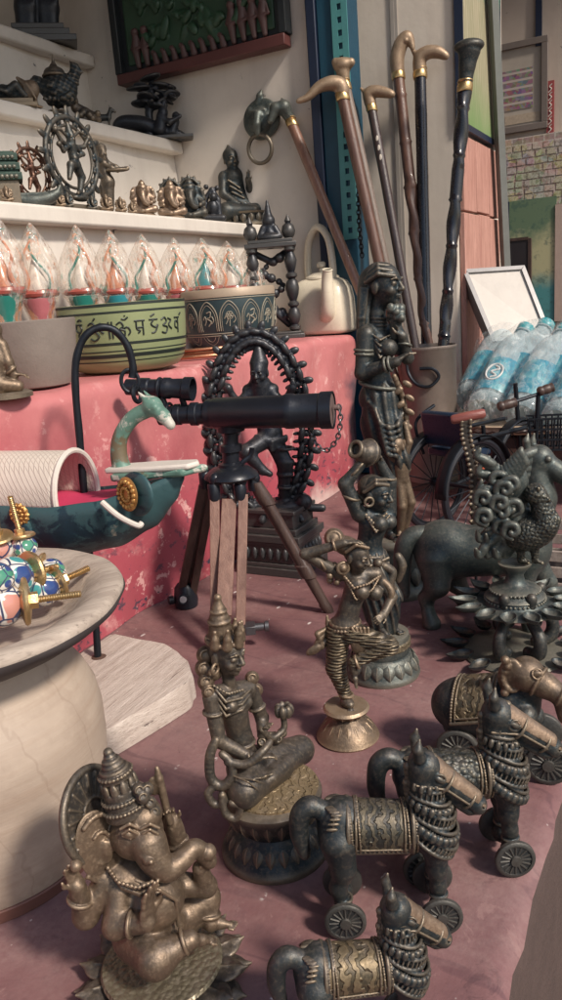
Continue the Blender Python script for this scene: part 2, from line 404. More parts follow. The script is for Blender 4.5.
def m_floor():
    t = NT('maroon_cement'); n = t.noise(9, 8, .65); n2 = t.noise(70, 5, .7); n3 = t.noise(3.2, 4, .6, dist=.6)
    c = t.mix(t.ramp(n, [(.3, 0), (.7, 1)]), (.150,.070,.074), (.235,.122,.122))
    c = t.mix(t.math('MULTIPLY', t.ramp(n3, [(.48, 0), (.7, 1)]), .6), c, (.28,.175,.17))
    c = t.mix(t.math('MULTIPLY', t.ramp(n2, [(.5, 0), (.72, 1)]), .4), c, (.10,.052,.06))
    v = t.vor(21, vec=t.co((1, 2.2, 1), (0, 0, .6))); v2 = t.noise(160, 3, .6)
    spk = t.math('MULTIPLY', t.ramp(v, [(.06, 1), (.10, 0)]), t.ramp(v2, [(.42, 0), (.47, 1)]))
    c = t.mix(spk, c, (.62,.56,.54))
    v3 = t.vor(75, vec=t.co((1, 1.3, 1))); c = t.mix(t.math('MULTIPLY', t.ramp(v3, [(.05, 1), (.09, 0)]), t.ramp(t.noise(33, 2), [(.50, 0), (.56, 1)])), c, (.55,.48,.46)); v4 = t.noise(26, 8, .75, dist=1.2); c = t.mix(t.math('MULTIPLY', t.ramp(v4, [(.60, 0), (.63, 1)]), .5), c, (.30,.175,.165)); c = t.mix(t.math('MULTIPLY', t.ramp(v4, [(.33, 1), (.37, 0)]), .5), c, (.09,.045,.05))
    sc = t.wave(4, 14, vec=t.co((1, .25, 1), (0, 0, .4)), det=4, dscale=3); c = t.mix(t.math('MULTIPLY', t.ramp(sc, [(.0, 1), (.035, 0)]), .35), c, (.07,.035,.045))
    du = t.math('MULTIPLY', t.ramp(t.noise(5.5, 9, .72, dist=.8), [(.46, 0), (.66, 1)]), t.ramp(t.noise(220, 3, .6), [(.35, .35), (.65, 1)])); c = t.mix(t.math('MULTIPLY', du, .55), c, (.33,.22,.205))
    dk = t.ramp(t.noise(13, 6, .7, vec=t.co((1, .55, 1), (0, 0, .5))), [(.58, 0), (.72, 1)]); c = t.mix(t.math('MULTIPLY', dk, .55), c, (.075,.036,.045))
    t.set(color=c, rough=t.ramp(n2, [(.3, .5), (.7, .8)]), spec=.35); t.bump(t.math('ADD', n, t.math('MULTIPLY', n2, .8)), .5, .002); return t.m
M_floor = m_floor()
def m_pink():
    t = NT('pink_limewash'); n = t.noise(6, 8, .65); n2 = t.noise(60, 5, .65); z = t.sepxyz()[2]; x = t.sepxyz()[0]
    zz = t.math('ADD', z, t.math('MULTIPLY', t.math('SUBTRACT', n, .5), .16))
    c = t.mix(t.ramp(n, [(.3, 0), (.72, 1)]), (.46,.150,.155), (.60,.225,.225))
    band = t.ramp(t.math('ADD', t.math('MULTIPLY', zz, 3.), t.math('MULTIPLY', x, .45)), [(.20, 1), (.56, 0)])                      # redder paint low on the wall, mixed with painted-in shade at lower left
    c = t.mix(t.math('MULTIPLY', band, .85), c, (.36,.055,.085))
    chips = t.math('MULTIPLY', t.ramp(t.noise(34, 6, .7), [(.57, 0), (.60, 1)]), t.ramp(n, [(.42, 0), (.55, 1)])); c = t.mix(t.math('MULTIPLY', chips, .85), c, (.74,.42,.40))
    ch2 = t.math('MULTIPLY', t.ramp(t.noise(48, 5, .7, vec=t.co((1, 1, 1.6))), [(.58, 0), (.61, 1)]), t.ramp(zz, [(.02, 1), (.16, 0)])); c = t.mix(ch2, c, (.05,.05,.075))
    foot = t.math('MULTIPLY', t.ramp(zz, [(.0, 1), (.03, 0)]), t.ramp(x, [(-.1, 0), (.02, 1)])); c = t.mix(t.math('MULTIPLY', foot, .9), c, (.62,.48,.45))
    gr = t.noise(11, 7, .7, vec=t.co((1, 1, .5), (0, .3, 0))); c = t.mix(t.math('MULTIPLY', t.ramp(gr, [(.5, 0), (.72, 1)]), .45), c, (.34,.10,.115)); gw = t.noise(17, 7, .72, vec=t.co((1,1,1), (2,1,0))); c = t.mix(t.math('MULTIPLY', t.ramp(gw, [(.56, 0), (.70, 1)]), .4), c, (.70,.40,.38))
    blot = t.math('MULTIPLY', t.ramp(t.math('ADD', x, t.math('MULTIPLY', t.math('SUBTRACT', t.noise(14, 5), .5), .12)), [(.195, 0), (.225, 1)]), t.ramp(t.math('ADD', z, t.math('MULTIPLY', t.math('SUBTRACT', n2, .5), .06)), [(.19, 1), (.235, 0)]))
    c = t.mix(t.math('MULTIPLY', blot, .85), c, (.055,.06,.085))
    t.set(color=c, rough=t.ramp(n2, [(.3, .42), (.7, .65)]), spec=.4); t.bump(t.math('ADD', n, t.math('MULTIPLY', n2, .5)), .45, .0025); return t.m
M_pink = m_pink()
def m_white(name, col=(.66,.60,.54), grime=(.36,.31,.28), chips=True):
    t = NT(name); n = t.noise(4, 7, .65); n2 = t.noise(50, 5, .65); st = t.noise(9, 5, .6, vec=t.co((2.2, 2.2, .25)))
    c = t.mix(t.math('MULTIPLY', t.ramp(n, [(.38, 0), (.75, 1)]), .5), col, grime)
    c = t.mix(t.math('MULTIPLY', t.ramp(st, [(.5, 0), (.75, 1)]), .35), c, grime)
    if chips:
        v = t.math('MULTIPLY', t.ramp(t.noise(40, 5, .7), [(.645, 0), (.66, 1)]), t.ramp(n, [(.5, 0), (.56, 1)])); c = t.mix(v, c, (.10,.095,.10))
    t.set(color=c, rough=.65, spec=.3); t.bump(t.math('ADD', n, t.math('MULTIPLY', n2, .6)), .4, .002); return t.m
M_wall = m_white('old_whitewash'); M_step = m_white('white_painted_plaster', (.70,.65,.59), (.42,.37,.33)); M_pier = m_white('cream_limewash', (.70,.63,.55), (.40,.34,.29), False)
M_blue = plain('blue_enamel_paint', (.008,.060,.105), .45, 0, .45, 30, .3); M_navy = plain('navy_paint', (.010,.018,.045), .4, 0, .3, 30)
M_teal = plain('pale_teal_steel', (.09,.30,.31), .45, .2, .25, 60)
M_street = plain('street_dust', (.17,.12,.10), .9, 0, .35, 5, .5, .01)
M_side = plain('raw_brown_render', (.075,.048,.042), .85, 0, .5, 30, .8, .004)
M_roofm = plain('shade_roof_tin', (.20,.17,.15), .6, .3, .3, 6)
# ------------------------------------------------------------------ setting
FR = dict(rz=pi/2-AZ, u=1.0)
def inW(o): o.matrix_world = MW; return o
b = MB(); b.v = [(-90,-90,-.46),(90,-90,-.46),(90,90,-.46),(-90,90,-.46)]; b.f = [(0,1,2,3)]
tag(b.build('ground', M_street, smooth=0), kind='structure')
# the raised platform: one slab with a worn rounded edge
def platform():
    b = MB(); a0, a1 = -1.6, 1.6; prof = [(.9, -.45), (.9, 0), (-.497, 0), (-.505, -.0015), (-.511, -.006), (-.5135, -.014), (-.5135, -.44)]
    n = 160; vs = []
    for i in range(n+1):
        a = a0+(a1-a0)*i/n; w = .0008*sin(a*31)+.0009*sin(a*83+1)+.0007*sin(a*190)
        vs.append([(a, p[0]+(w if p[0] < 0 else 0), p[1]) for p in prof])
    k = len(prof)
    b.add([p for r in vs for p in r], [(i*k+j, i*k+j+1, (i+1)*k+j+1, (i+1)*k+j) for i in range(n) for j in range(k-1)])
    o = b.build('floor', M_floor, smooth=50); inW(o); tag(o, kind='structure')
    o.data.materials.append(M_side)
    for p in o.data.polygons:
        if p.center.z < -.01: p.material_index = 1
platform()
# pink ledge
def ledge():
    b = MB(); a0, a1 = -1.5, .255; n = 90; rr = .016; prof = [(0.0, 0.004)]+[(0, .02+.25*i/10) for i in range(11)]
    prof = [(0.0, .001)]+[(0, .025*i) for i in range(1, 11)]+[(rr-rr*cos(t), .288-rr+rr*sin(t)) for t in (0, .4, .8, 1.2, pi/2)]+[(.06, .2885), (.12, .288), (.2, .288)]
    def fn(u, v):
        a = a0+(a1-a0)*u; j = v*(len(prof)-1); p = prof[int(round(j))]
        w = .006*sin(a*9+p[1]*7)+.004*sin(a*23+p[1]*19)+.0025*sin(a*51-p[1]*37)
        e = max(0, a-(a1-.03))/.03
        return (a-.0*e, p[0]+(w if p[0] < .1 else 0)+.012*e*e*(p[0] < .19), p[1]+.3*w*(p[1] > .05)-.008*e*e*(p[1] > .2))
    b.grid(fn, n, len(prof))
    b.add([(a1-.0002, .012, .001), (a1-.0002, .6, .001), (a1-.0002, .6, .279), (a1-.0002, .012, .279)], [(0, 1, 2, 3)])
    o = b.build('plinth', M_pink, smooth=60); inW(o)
    tag(o, 'long pink limewashed masonry ledge with chipped dark red paint and painted-in shade along its foot', 'ledge')
ledge()
SW = .30
def steps():
    t = T('stepped_shelves', 'white plastered stair of display shelves rising against the side wall', 'shelves', W(-.4, .3, .288), **FR)
    dims = [(.20, .288, .507), (.38, .507, .69), (.58, .69, .89)]
    for i, (bb, z0, z1) in enumerate(dims):
        m = MB()
        def fn(u, v, bb=bb, z0=z0, z1=z1):
            a = -1.5+(SW+1.5-.0015)*u; return (a+.4, bb+.022-.3+.0025*sin(a*11+v*5)+.0012*sin(a*37+v*9), z0-.288+(z1-.024-z0)*v)
        m.grid(fn, 60, 8); m.build('riser', M_step, t)
        m = MB(); nxt = dims[i+1][0]+.02 if i < 2 else .85
        m.boxab((-1.1, bb-.3, z1-.024-.288), (SW+.4-.002, nxt-.3+.01, z1-.288)); m.build('shelf_board', M_step, t, bevel=.004, smooth=40)
steps()
def walls():
    m = MB(); m.grid(lambda u, v: (SW+.002*sin(u*17+v*8)+.0015*sin(v*23), .03+u*1.2, .002+v*1.63), 40, 40)
    tag(inW(m.build('side_wall', M_wall)), 'old whitewashed wall with dark paint chips at the end of the shelves', 'wall')
    m = MB(); m.boxab((-1.5, .85, .88), (SW+.02, .9, 1.6)); tag(inW(m.build('back_wall', M_wall, smooth=0)), 'whitewashed wall behind the topmost shelf', 'wall')
    m = MB(); m.boxab((.40, -.162, 0.002), (.80, .2, 1.6)); o = inW(m.build('masonry_pier', M_pier, bevel=.006))
    tag(o, 'cream limewashed masonry pier behind the leaning walking sticks', 'wall')
    m = MB(); m.boxab((.3975, -.056, .25), (.3995, -.050, 1.5)); m.boxab((.3965, -.050, .25), (.3992, -.043, 1.5)); o2 = m.build('edge_strip', m_white('greyed_wood_strip', (.36,.33,.30), (.16,.14,.13), False), smooth=0); o2.parent = o
    m = MB(); m.boxab((1.2, -1.6, .002), (1.3, .5, 1.6)); o = inW(m.build('far_wall', m_white('beige_plaster', (.50,.42,.36), (.33,.26,.22)), smooth=0))
    tag(o, 'dim beige wall hung with framed prints at the far right', 'wall')
    m = MB(); m.boxab((-1.7, -.50, 1.45), (1.04, 1.4, 1.47)); m.boxab((1.0402, -1.0, 1.45), (1.7, 1.4, 1.468))  # unseen roof, added overhead to keep light off the upper shelves and far wall
    tag(inW(m.build('unseen_shade_roof', M_roofm, smooth=0)), 'unseen roof added to shade the upper shelves and far pictures', 'roof')
walls()
def pillar():
    t = T('steel_pillar', 'dark blue painted steel pillar with a slotted teal angle bolted on', 'pillar', W(.303, .01, .0), **FR)
    R = Matrix.Rotation(radians(-5.5), 3, 'X')
    m = MB(); m.boxab((-.02, -.012, .003), (.035, .048, 1.4)); o = m.build('column', M_blue, t, bevel=.003)
    m = MB(); m.boxab((-.025, .048, .003), (.037, .067, 1.4)); o2 = m.build('flange', M_navy, t, bevel=.002)
    m = MB(); x0, x1 = -.034, -.0225; y0, y1 = -.014, .016; z0 = .46                               # slotted angle: rails and cross pieces, so the holes are real
    m.boxab((x0+.009, y0, z0), (x1, y0+.011, 1.4)); m.boxab((x0+.009, y1-.011, z0), (x1, y1, 1.4))
    k = 0
    while z0+k*.021 < 1.38:
        m.boxab((x0+.0092, y0+.0105, z0+k*.021), (x1-.0004, y1-.0105, z0+k*.021+.011)); k += 1
    o3 = m.build('slotted_angle', M_teal, t, smooth=0)
    for o in (o, o2, o3):
        for v in o.data.vertices:
            v.co.y += 0
pillar()
# ------------------------------------------------------------------ light
def world():
    w = bpy.data.worlds.new('World'); SC.world = w; w.use_nodes = True; nt = w.node_tree; bg = nt.nodes['Background']
    s = nt.nodes.new('ShaderNodeTexSky'); s.sky_type = 'NISHITA'; s.sun_disc = False
    el, az = radians(42), radians(136)         # azimuth clockwise from +Y
    s.sun_elevation = el; s.sun_rotation = az; s.altitude = 100; s.air_density = 1.2; s.dust_density = 2.0; s.ozone_density = 1.5
    nt.links.new(s.outputs[0], bg.inputs[0]); bg.inputs[1].default_value = .10
    L = bpy.data.lights.new('sun', 'SUN'); L.energy = 3.2; L.angle = radians(7.0); L.color = (1, .90, .78)
    o = bpy.data.objects.new('sun', L); COL.objects.link(o)
    d = Vector((sin(az)*cos(el), cos(az)*cos(el), sin(el))); o.rotation_euler = d.to_track_quat('Z', 'Y').to_euler(); o.location = d*3
    v = SC.view_settings; v.view_transform = 'Standard'; v.look = 'None'; v.gamma = 1; v.exposure = .32; v.use_curve_mapping = False
world()
# ------------------------------------------------------------------ figure helpers (units: local units of the thing)
def V3(*a): return np.array(a, float)
def nrm(v): v = npv(v); return v/np.linalg.norm(v)
def head(S, c, f, u, h, k=None, ears=True):
    """a face: c centre of the skull, f forward, u up, h head height"""
    f = nrm(f); s = nrm(np.cross(f, u)); u = np.cross(s, f); c = npv(c); k = .05*h if k is None else k
    at = lambda x, y, z: c+s*x*h+f*y*h+u*z*h
    S.ell(at(0, -.02, .08), (.33*h, .42*h, .40*h), B=(s, f, u), k=k)
    S.ell(at(0, .12, -.20), (.25*h, .27*h, .30*h), B=(s, f, u), k=.12*h)
    S.ball(at(0, .29, -.41), .085*h, k=.08*h)                                   # chin
    S.cone(at(0, .39, .04), at(0, .475, -.13), .035*h, .065*h, k=.05*h)          # nose
    for q in (-1, 1):
        S.ball(at(.055*q, .43, -.145), .04*h, k=.03*h)
        S.ell(at(.15*q, .385, .0), (.10*h, .05*h, .055*h), B=(s, f, u), k=.03*h, op='-')
        S.ell(at(.15*q, .345, -.005), (.085*h, .06*h, .055*h), B=(s, f, u), k=.02*h)
        S.path([at(.05*q, .40, .075), at(.15*q, .40, .105), at(.25*q, .32, .08)], [.022*h, .028*h, .018*h], k=.03*h)
        S.ball(at(.19*q, .28, -.16), .09*h, k=.1*h)                              # cheek
        if ears: S.ell(at(.335*q, -.04, -.06), (.045*h, .085*h, .16*h), B=(s, f, u), k=.03*h)
    S.path([at(-.09, .375, -.265), at(0, .405, -.255), at(.09, .375, -.265)], [.018*h, .03*h, .018*h], k=.02*h)
    S.path([at(-.08, .365, -.305), at(0, .395, -.31), at(.08, .365, -.305)], [.018*h, .034*h, .018*h], k=.02*h)
    return at
def hand(S, w, d, up, L, curl=.3, spread=.16, k=None, side=1):
    """palm and five fingers: w wrist, d pointing direction, up the back of the hand, L hand length"""
    d = nrm(d); s = nrm(np.cross(d, up)); up = np.cross(s, d); w = npv(w); k = .05*L if k is None else k
    S.ell(w+d*.27*L, (.21*L, .30*L, .10*L), B=(s, d, up), k=.1*L)
    for i, (x, ln) in enumerate(((-.15, .42), (-.05, .48), (.05, .45), (.15, .36))):
        p = w+d*.48*L+s*x*L; e = d+s*spread*x*4
        q = p+nrm(e-up*curl*.5)*ln*.5*L; r = q+nrm(e-up*curl*2.2)*ln*.5*L
        S.path([p, q, r], [.055*L, .05*L, .038*L], k=k)
    p = w+d*.16*L-s*.15*L*side; q = p+nrm(d*.7-s*.75*side-up*.2)*.24*L; r = q+nrm(d-s*.15*side-up*.3)*.2*L
    S.path([p, q, r], [.07*L, .055*L, .042*L], k=k)
def foot(S, a, d, L, k=None):
    d = nrm(d); a = npv(a); up = V3(0, 0, 1); s = np.cross(d, up)
    S.path([a-d*.12*L-up*.10*L, a+d*.3*L-up*.10*L, a+d*.62*L-up*.15*L], [.13*L, .15*L, .10*L], k=.12*L)
    for i in range(5): S.path([a+d*.6*L-up*.16*L+s*(i-2)*.075*L, a+d*(.82-.03*abs(i-1))*L-up*.18*L+s*(i-2)*.085*L], [.055*L, .04*L], k=.03*L)
def beads(S, pts, r, n=None, k=.2, closed=False):
    P = [npv(p) for p in pts]
    if closed: P = P+[P[0]]
    seg = [np.linalg.norm(P[i+1]-P[i]) for i in range(len(P)-1)]; Lt = sum(seg); n = n or max(2, int(Lt/(r*1.9)))
    for j in range(n+(0 if closed else 1)):
        t = Lt*j/n; i = 0
        while i < len(seg)-1 and t > seg[i]: t -= seg[i]; i += 1
        S.ball(P[i]+(P[i+1]-P[i])*min(1, t/max(seg[i], 1e-6)), r, k)
def arc(c, x, y, r1, r2, a0, a1, n=12): return [npv(c)+npv(x)*r1*cos(a0+(a1-a0)*i/n)+npv(y)*r2*sin(a0+(a1-a0)*i/n) for i in range(n+1)]
def petals(S, c, R, z0, z1, n, w, th, out=.25, k=.6, a0=0):
    """a ring of pointed lotus petals leaning outwards"""
    for i in range(n):
        a = a0+2*pi*i/n; d = V3(cos(a), sin(a), 0); s = V3(-sin(a), cos(a), 0); up = V3(0, 0, 1)
        ax = nrm(up*(z1-z0)+d*out*abs(z1-z0)); L = abs(z1-z0)*.5*sqrt(1+out*out)
        S.ell(npv(c)+d*(R+out*abs(z1-z0)*.5)+up*(z0+z1)/2, (w, L, th), B=(s, ax, np.cross(s, ax)), k=k)
def lotus_base(t, mat, prof, name='pedestal', rings=(), bead=None, fl=0, c=(0, 0)):
    """turned pedestal with modelled petal rings"""
    m = MB(); m.lathe(prof, n=72, c=(c[0], c[1], 0), fn=(lambda a, i: 1+fl*(abs(cos(a*9))-.5)) if fl else None)
    for (R, z0, z1, n, w, th, out) in rings:
        for i in range(n):
            a = 2*pi*i/n; d = V3(cos(a), sin(a), 0); s = V3(-sin(a), cos(a), 0)
            P = lambda u, v: None
            cx = V3(c[0], c[1], 0)
            def fn(u, v, a=a, d=d, s=s):
                x = (u-.5)*2; prof_w = w*(sin(pi*min(1, v*.55+.45*v*v+.0)))**.6 if 0 < v < 1 else 0.05*w
                bul = th*(1-x*x*.85)*sin(pi*min(.97, .12+v*.86))
                Rv = R+out*v
                return cx+d*(Rv+bul)+s*x*prof_w+V3(0, 0, z0+(z1-z0)*v)
            m.grid(fn, 7, 9)
            m.tube([cx+d*(R+out*v+th*.9*sin(pi*min(.97, .12+v*.86)))+s*0+V3(0, 0, z0+(z1-z0)*v) for v in (.15, .4, .65, .9)], th*.22, 5)
    if bead:
        for (R, z, r, n) in bead:
            for i in range(n): m.ell((c[0]+R*cos(2*pi*i/n), c[1]+R*sin(2*pi*i/n), z), r, n=6, m=4)
    return m.build(name, mat, t, smooth=50)
# ------------------------------------------------------------------ wheeled toy horses
def wheel(t, x, y, r, w, mat=M_wheel):
    m = MB(); m.lathe([(r*.2, -w/2), (r*.93, -w/2), (r, -w*.3), (r, w*.3), (r*.93, w/2), (r*.8, w/2), (r*.78, w*.3), (r*.3, w*.3), (r*.26, w*.75), (0, w*.8)], c=(x, y, r), axis=(0, -1 if y < 0 else 1, 0), n=40)
    for i in range(16):
        a = 2*pi*i/16; q = -1 if y < 0 else 1
        m.tube([(x+r*.3*cos(a), y+q*w*.32, r+r*.3*sin(a)), (x+r*.76*cos(a), y+q*w*.32, r+r*.76*sin(a))], w*.16, 5)
    return m.build('wheel', mat, t, smooth=45)
def toy_horse(loc, rz, label, group, sc=1., v=0):
    t = T('toy_horse', label, 'toy horse', loc, group, rz=rz, u=.001*sc)
    S = Sculpt(.8, 3)
    S.cone((-29,0,75), (20,0,71), 15.2, 14.6); S.ell((-30,0,77), (16.5,15,17), k=6); S.ell((27,0,72), (15,15,18.5), k=6)
    S.curve([(27,0,76), (28,0,92), (24,0,110)], [13.4,10.2,8], k=3)
    f = nrm(((.74,0,-.67), (.80,-.10,-.59), (.71,.06,-.70))[v]); hc = V3(26,0,116)                                          # head
    S.ball(hc, 10.6, k=2.5); S.path([hc+f*3, hc+f*26, hc+f*46], [9.8,7.0,6.0], k=2.5); S.ell(hc+f*47, (6.4,6.2,6.8), k=2)
    S.path([hc+f*4+V3(0,0,6), hc+f*44+V3(0,0,5)], [6,4.8], k=2); dn_ = nrm(np.cross(f, np.cross((0,0,1), f)))*-1; S.ell(hc+f*8-np.array([1.,0,6.]), (10,8.4,8.5), k=3); S.path([hc+f*20+V3(-4.4,0,-6.5), hc+f*45+V3(-4,0,-5)], [4,3.8], k=2)
    for q in (-1, 1):
        S.path([hc+V3(-3,6*q,9), hc+V3(-4,7.4*q,16), hc+V3(-2.6,6.4*q,23)], [4,3.2,.8], k=1.5)
        S.ell(hc+f*12+V3(0,9.0*q,2.6), (4,1.6,2.2), rot=(0,.6,0), k=.5)              # almond eye, brow
        S.tor(hc+f*12+V3(0,9.0*q,2.6), (0,1,0), 4, .7, k=.4)
        S.ball(hc+f*48+V3(2,4.4*q,2), 1.6, k=.8, op='-')
        S.path([hc+f*34+V3(-3.4,5.6*q,-4), hc+f*50+V3(-3,3.8*q,-3)], .7, k=.5, op='-')
        S.path([(31,9*q,62), (31,8.5*q,44), (32,8.5*q,30), (32,9*q,15)], [10,6.5,5,5], k=4)
        S.path([(-33,9*q,68), (-31,9.5*q,48), (-35,9*q,33), (-32,9*q,15)], [13,8,5.4,5.2], k=4)
        for x in (32,-32):
            S.tor((x,9*q,24), (0,0,1), 5.4, 1.3, k=.5); S.ball((x,9*q,14), 7, k=2)
    for x in (32,-32): S.cone((x,-19,14), (x,19,14), 3, 3, k=1)
    S.curve([(-42,0,86), (-50,0,90), (-57,0,84), (-59,0,68), (-56,0,52)], [5.5,6,6,5.5,3], k=2.5)
    S.disp(lambda x, y, z: .22*np.sin(x*.21+y*.3+v*2)*np.sin(z*.17+v)); S.build('body', M_dark, t)
    S = Sculpt(.7, .8)                                                              # mane ridge
    for i in range(9):
        z = 84+i*4; S.ell((17.5-.35*i+(2 if i > 5 else 0), 0, z), (4, 2.6, 3.3), k=1)
    S.build('mane', M_brass2, t)
    S = Sculpt(.75, .8)                                                             # bridle bands of the head
    for d_, r_ in ((39,7.0), (18,9.0)):
        c = hc+f*d_; S.tor(c, f, r_, 1.15, k=.4)
    S.path([hc+f*18+V3(0,0,10.6), hc+f*42+V3(0,0,9.2)], 1.0, k=.5); S.ball(hc+f*9+V3(0,0,11.6), 3, k=.8)
    for q in (-1,1): S.path([hc+f*18+V3(0,8.9*q,-1), hc+f*39+V3(0,6.9*q,-1)], .9, k=.4); S.path([hc+f*18+V3(0,8.9*q,-1), hc+V3(-6,8.6*q,-9)], .9, k=.4)
    S.build('bridle', M_brass2, t)
    S = Sculpt(.75, 1.5); S.path([hc+f*2, hc+f*26, hc+f*47], [10.3,7.4,6.3], k=2); S.path([hc+f*4+V3(0,0,6), hc+f*44+V3(0,0,5)], [6.3,5.1], k=2)  # paler upper head: rubbed brass, with the light on top put into its colour
    up_ = nrm(np.cross(np.cross(f, (0,0,1)), f)); pl = hc+up_*2.6
    S.clip(lambda x, y, z: -((x-pl[0])*up_[0]+(y-pl[1])*up_[1]+(z-pl[2])*up_[2])); S.build('lit_face_shell', M_tan, t)
    S = Sculpt(.75, .8)                                                             # tiered collars
    tiers = [(V3(27,0,106), V3(.16,0,1), 10.8), (V3(28.4,0,99), V3(.22,0,1), 12.9), (V3(30,0,91.5), V3(.32,0,1), 15.4), (V3(31,0,83.5), V3(.42,0,1), 18.0), (V3(31,0,75), V3(.55,0,1), 20.4), (V3(30,0,66), V3(.75,0,1), 21.8)]
    for j, (c, ax, R) in enumerate(tiers):
        ax = nrm(ax); x = nrm(np.cross((0,1,0), ax)); y = V3(0,1,0); R *= .88
        if (j+v) % 2:                                                               # plain band between two cords, with small studs
            S.tor(c+ax*3.2, ax, R-1.0, 1.2, k=.4); S.tor(c-ax*3.4, ax, R+.2, 1.4, k=.4); nb = int(R*1.9)
            for i in range(nb):
                a = 2*pi*i/nb; d = x*cos(a)+y*sin(a); S.ell(c+d*(R-.1), (.75,3.2,1.1), B=(-x*sin(a)+y*cos(a), nrm(ax+(-x*sin(a)+y*cos(a))*.5), d), k=.3)
            continue
        S.tor(c+ax*3.0, ax, R-1.2, 1.3, k=.5); n = int(R*1.45)
        beads(S, arc(c+ax*.2, x, y, R, R, 0, 2*pi, 40)[:-1], 1.05, k=.3, closed=True)
        for i in range(n):
            a = 2*pi*i/n; d = x*cos(a)+y*sin(a); s = -x*sin(a)+y*cos(a)
            S.ell(c+d*(R+.9)-ax*2.4, (2.0*R/16+.6, 3.6, 1.9), B=(s, nrm(ax-d*.18), d), k=.35); S.ball(c+d*(R+2.3)-ax*3.4, .8, k=.3)
    S.build('collar', M_dark, t)
    S = Sculpt(.75, .5)                                                             # saddle cloth with raised borders
    S.cone((-26,0,75), (16,0,71.5), 17.0, 16.2, k=1)
    S.clip(lambda x, y, z: np.maximum(np.abs(x+5)-19, 61-z)+0*y); S.build('saddle_cloth', (M_scroll, M_scale, M_scrollb)[v], t)
    S = Sculpt(.75, .5)
    for x0, R in ((-26.5,17.6), (-21.5,17.6), (10.5,16.8), (16,16.8)):
        S.tor((x0,0,74.5 if x0 < 0 else 72), (1,0,-.05), R, 1.5 if x0 in (-26.5,16) else .9, k=.3)
        beads(S, arc((x0+(2.5 if x0 < 0 else 2.7),0,74.5 if x0 < 0 else 72), (0,1,0), (0,0,1), R, R, -pi*.25, pi*1.25, 30), .95, k=.2)
    for q in (-1,1):
        S.path([(-26,11.8*q,61.5), (16,12.4*q,60.5)], 1.6, k=.3); S.path([(-26,15.0*q,65.5), (16,14.4*q,63.5)], .8, k=.3)
        for i in range(13): S.ball((-22+i*3, 14.0*q, 63.4-.1*i), .9, k=.2)
        for i in range(9):                                                          # leaf frill behind the saddle
            a = -.5+i*.125
        for i in range(7): S.ell((-33-1.2*abs(i-3), q*(5+1.8*i), 91.5-.35*i*i*.7), (4,1.8,1.2), rot=(q*.15*i,0,0), k=.4)
    S.clip(lambda x, y, z: (56-z)+0*x+0*y); S.build('saddle_border', M_brass2, t)
    for x in (-32, 32):
        for y in (-19, 19): wheel(t, x, y, 14, 4.5)
    return t.e
TH = 'toy horses on wheels along the platform edge'
g1 = flo(391, 917)
toy_horse(flo(391, 915), -.04, 'dark toy horse on wheels with its tail beside the seated goddess', TH, .86, 0)
toy_horse(flo(462, 862), .03, 'toy horse on wheels whose near front wheel stands at the platform edge', TH, .90, 1)
toy_horse(flo(366, 1050), .09, 'foremost toy horse, cut off by the bottom of the picture', TH, .69, 2)
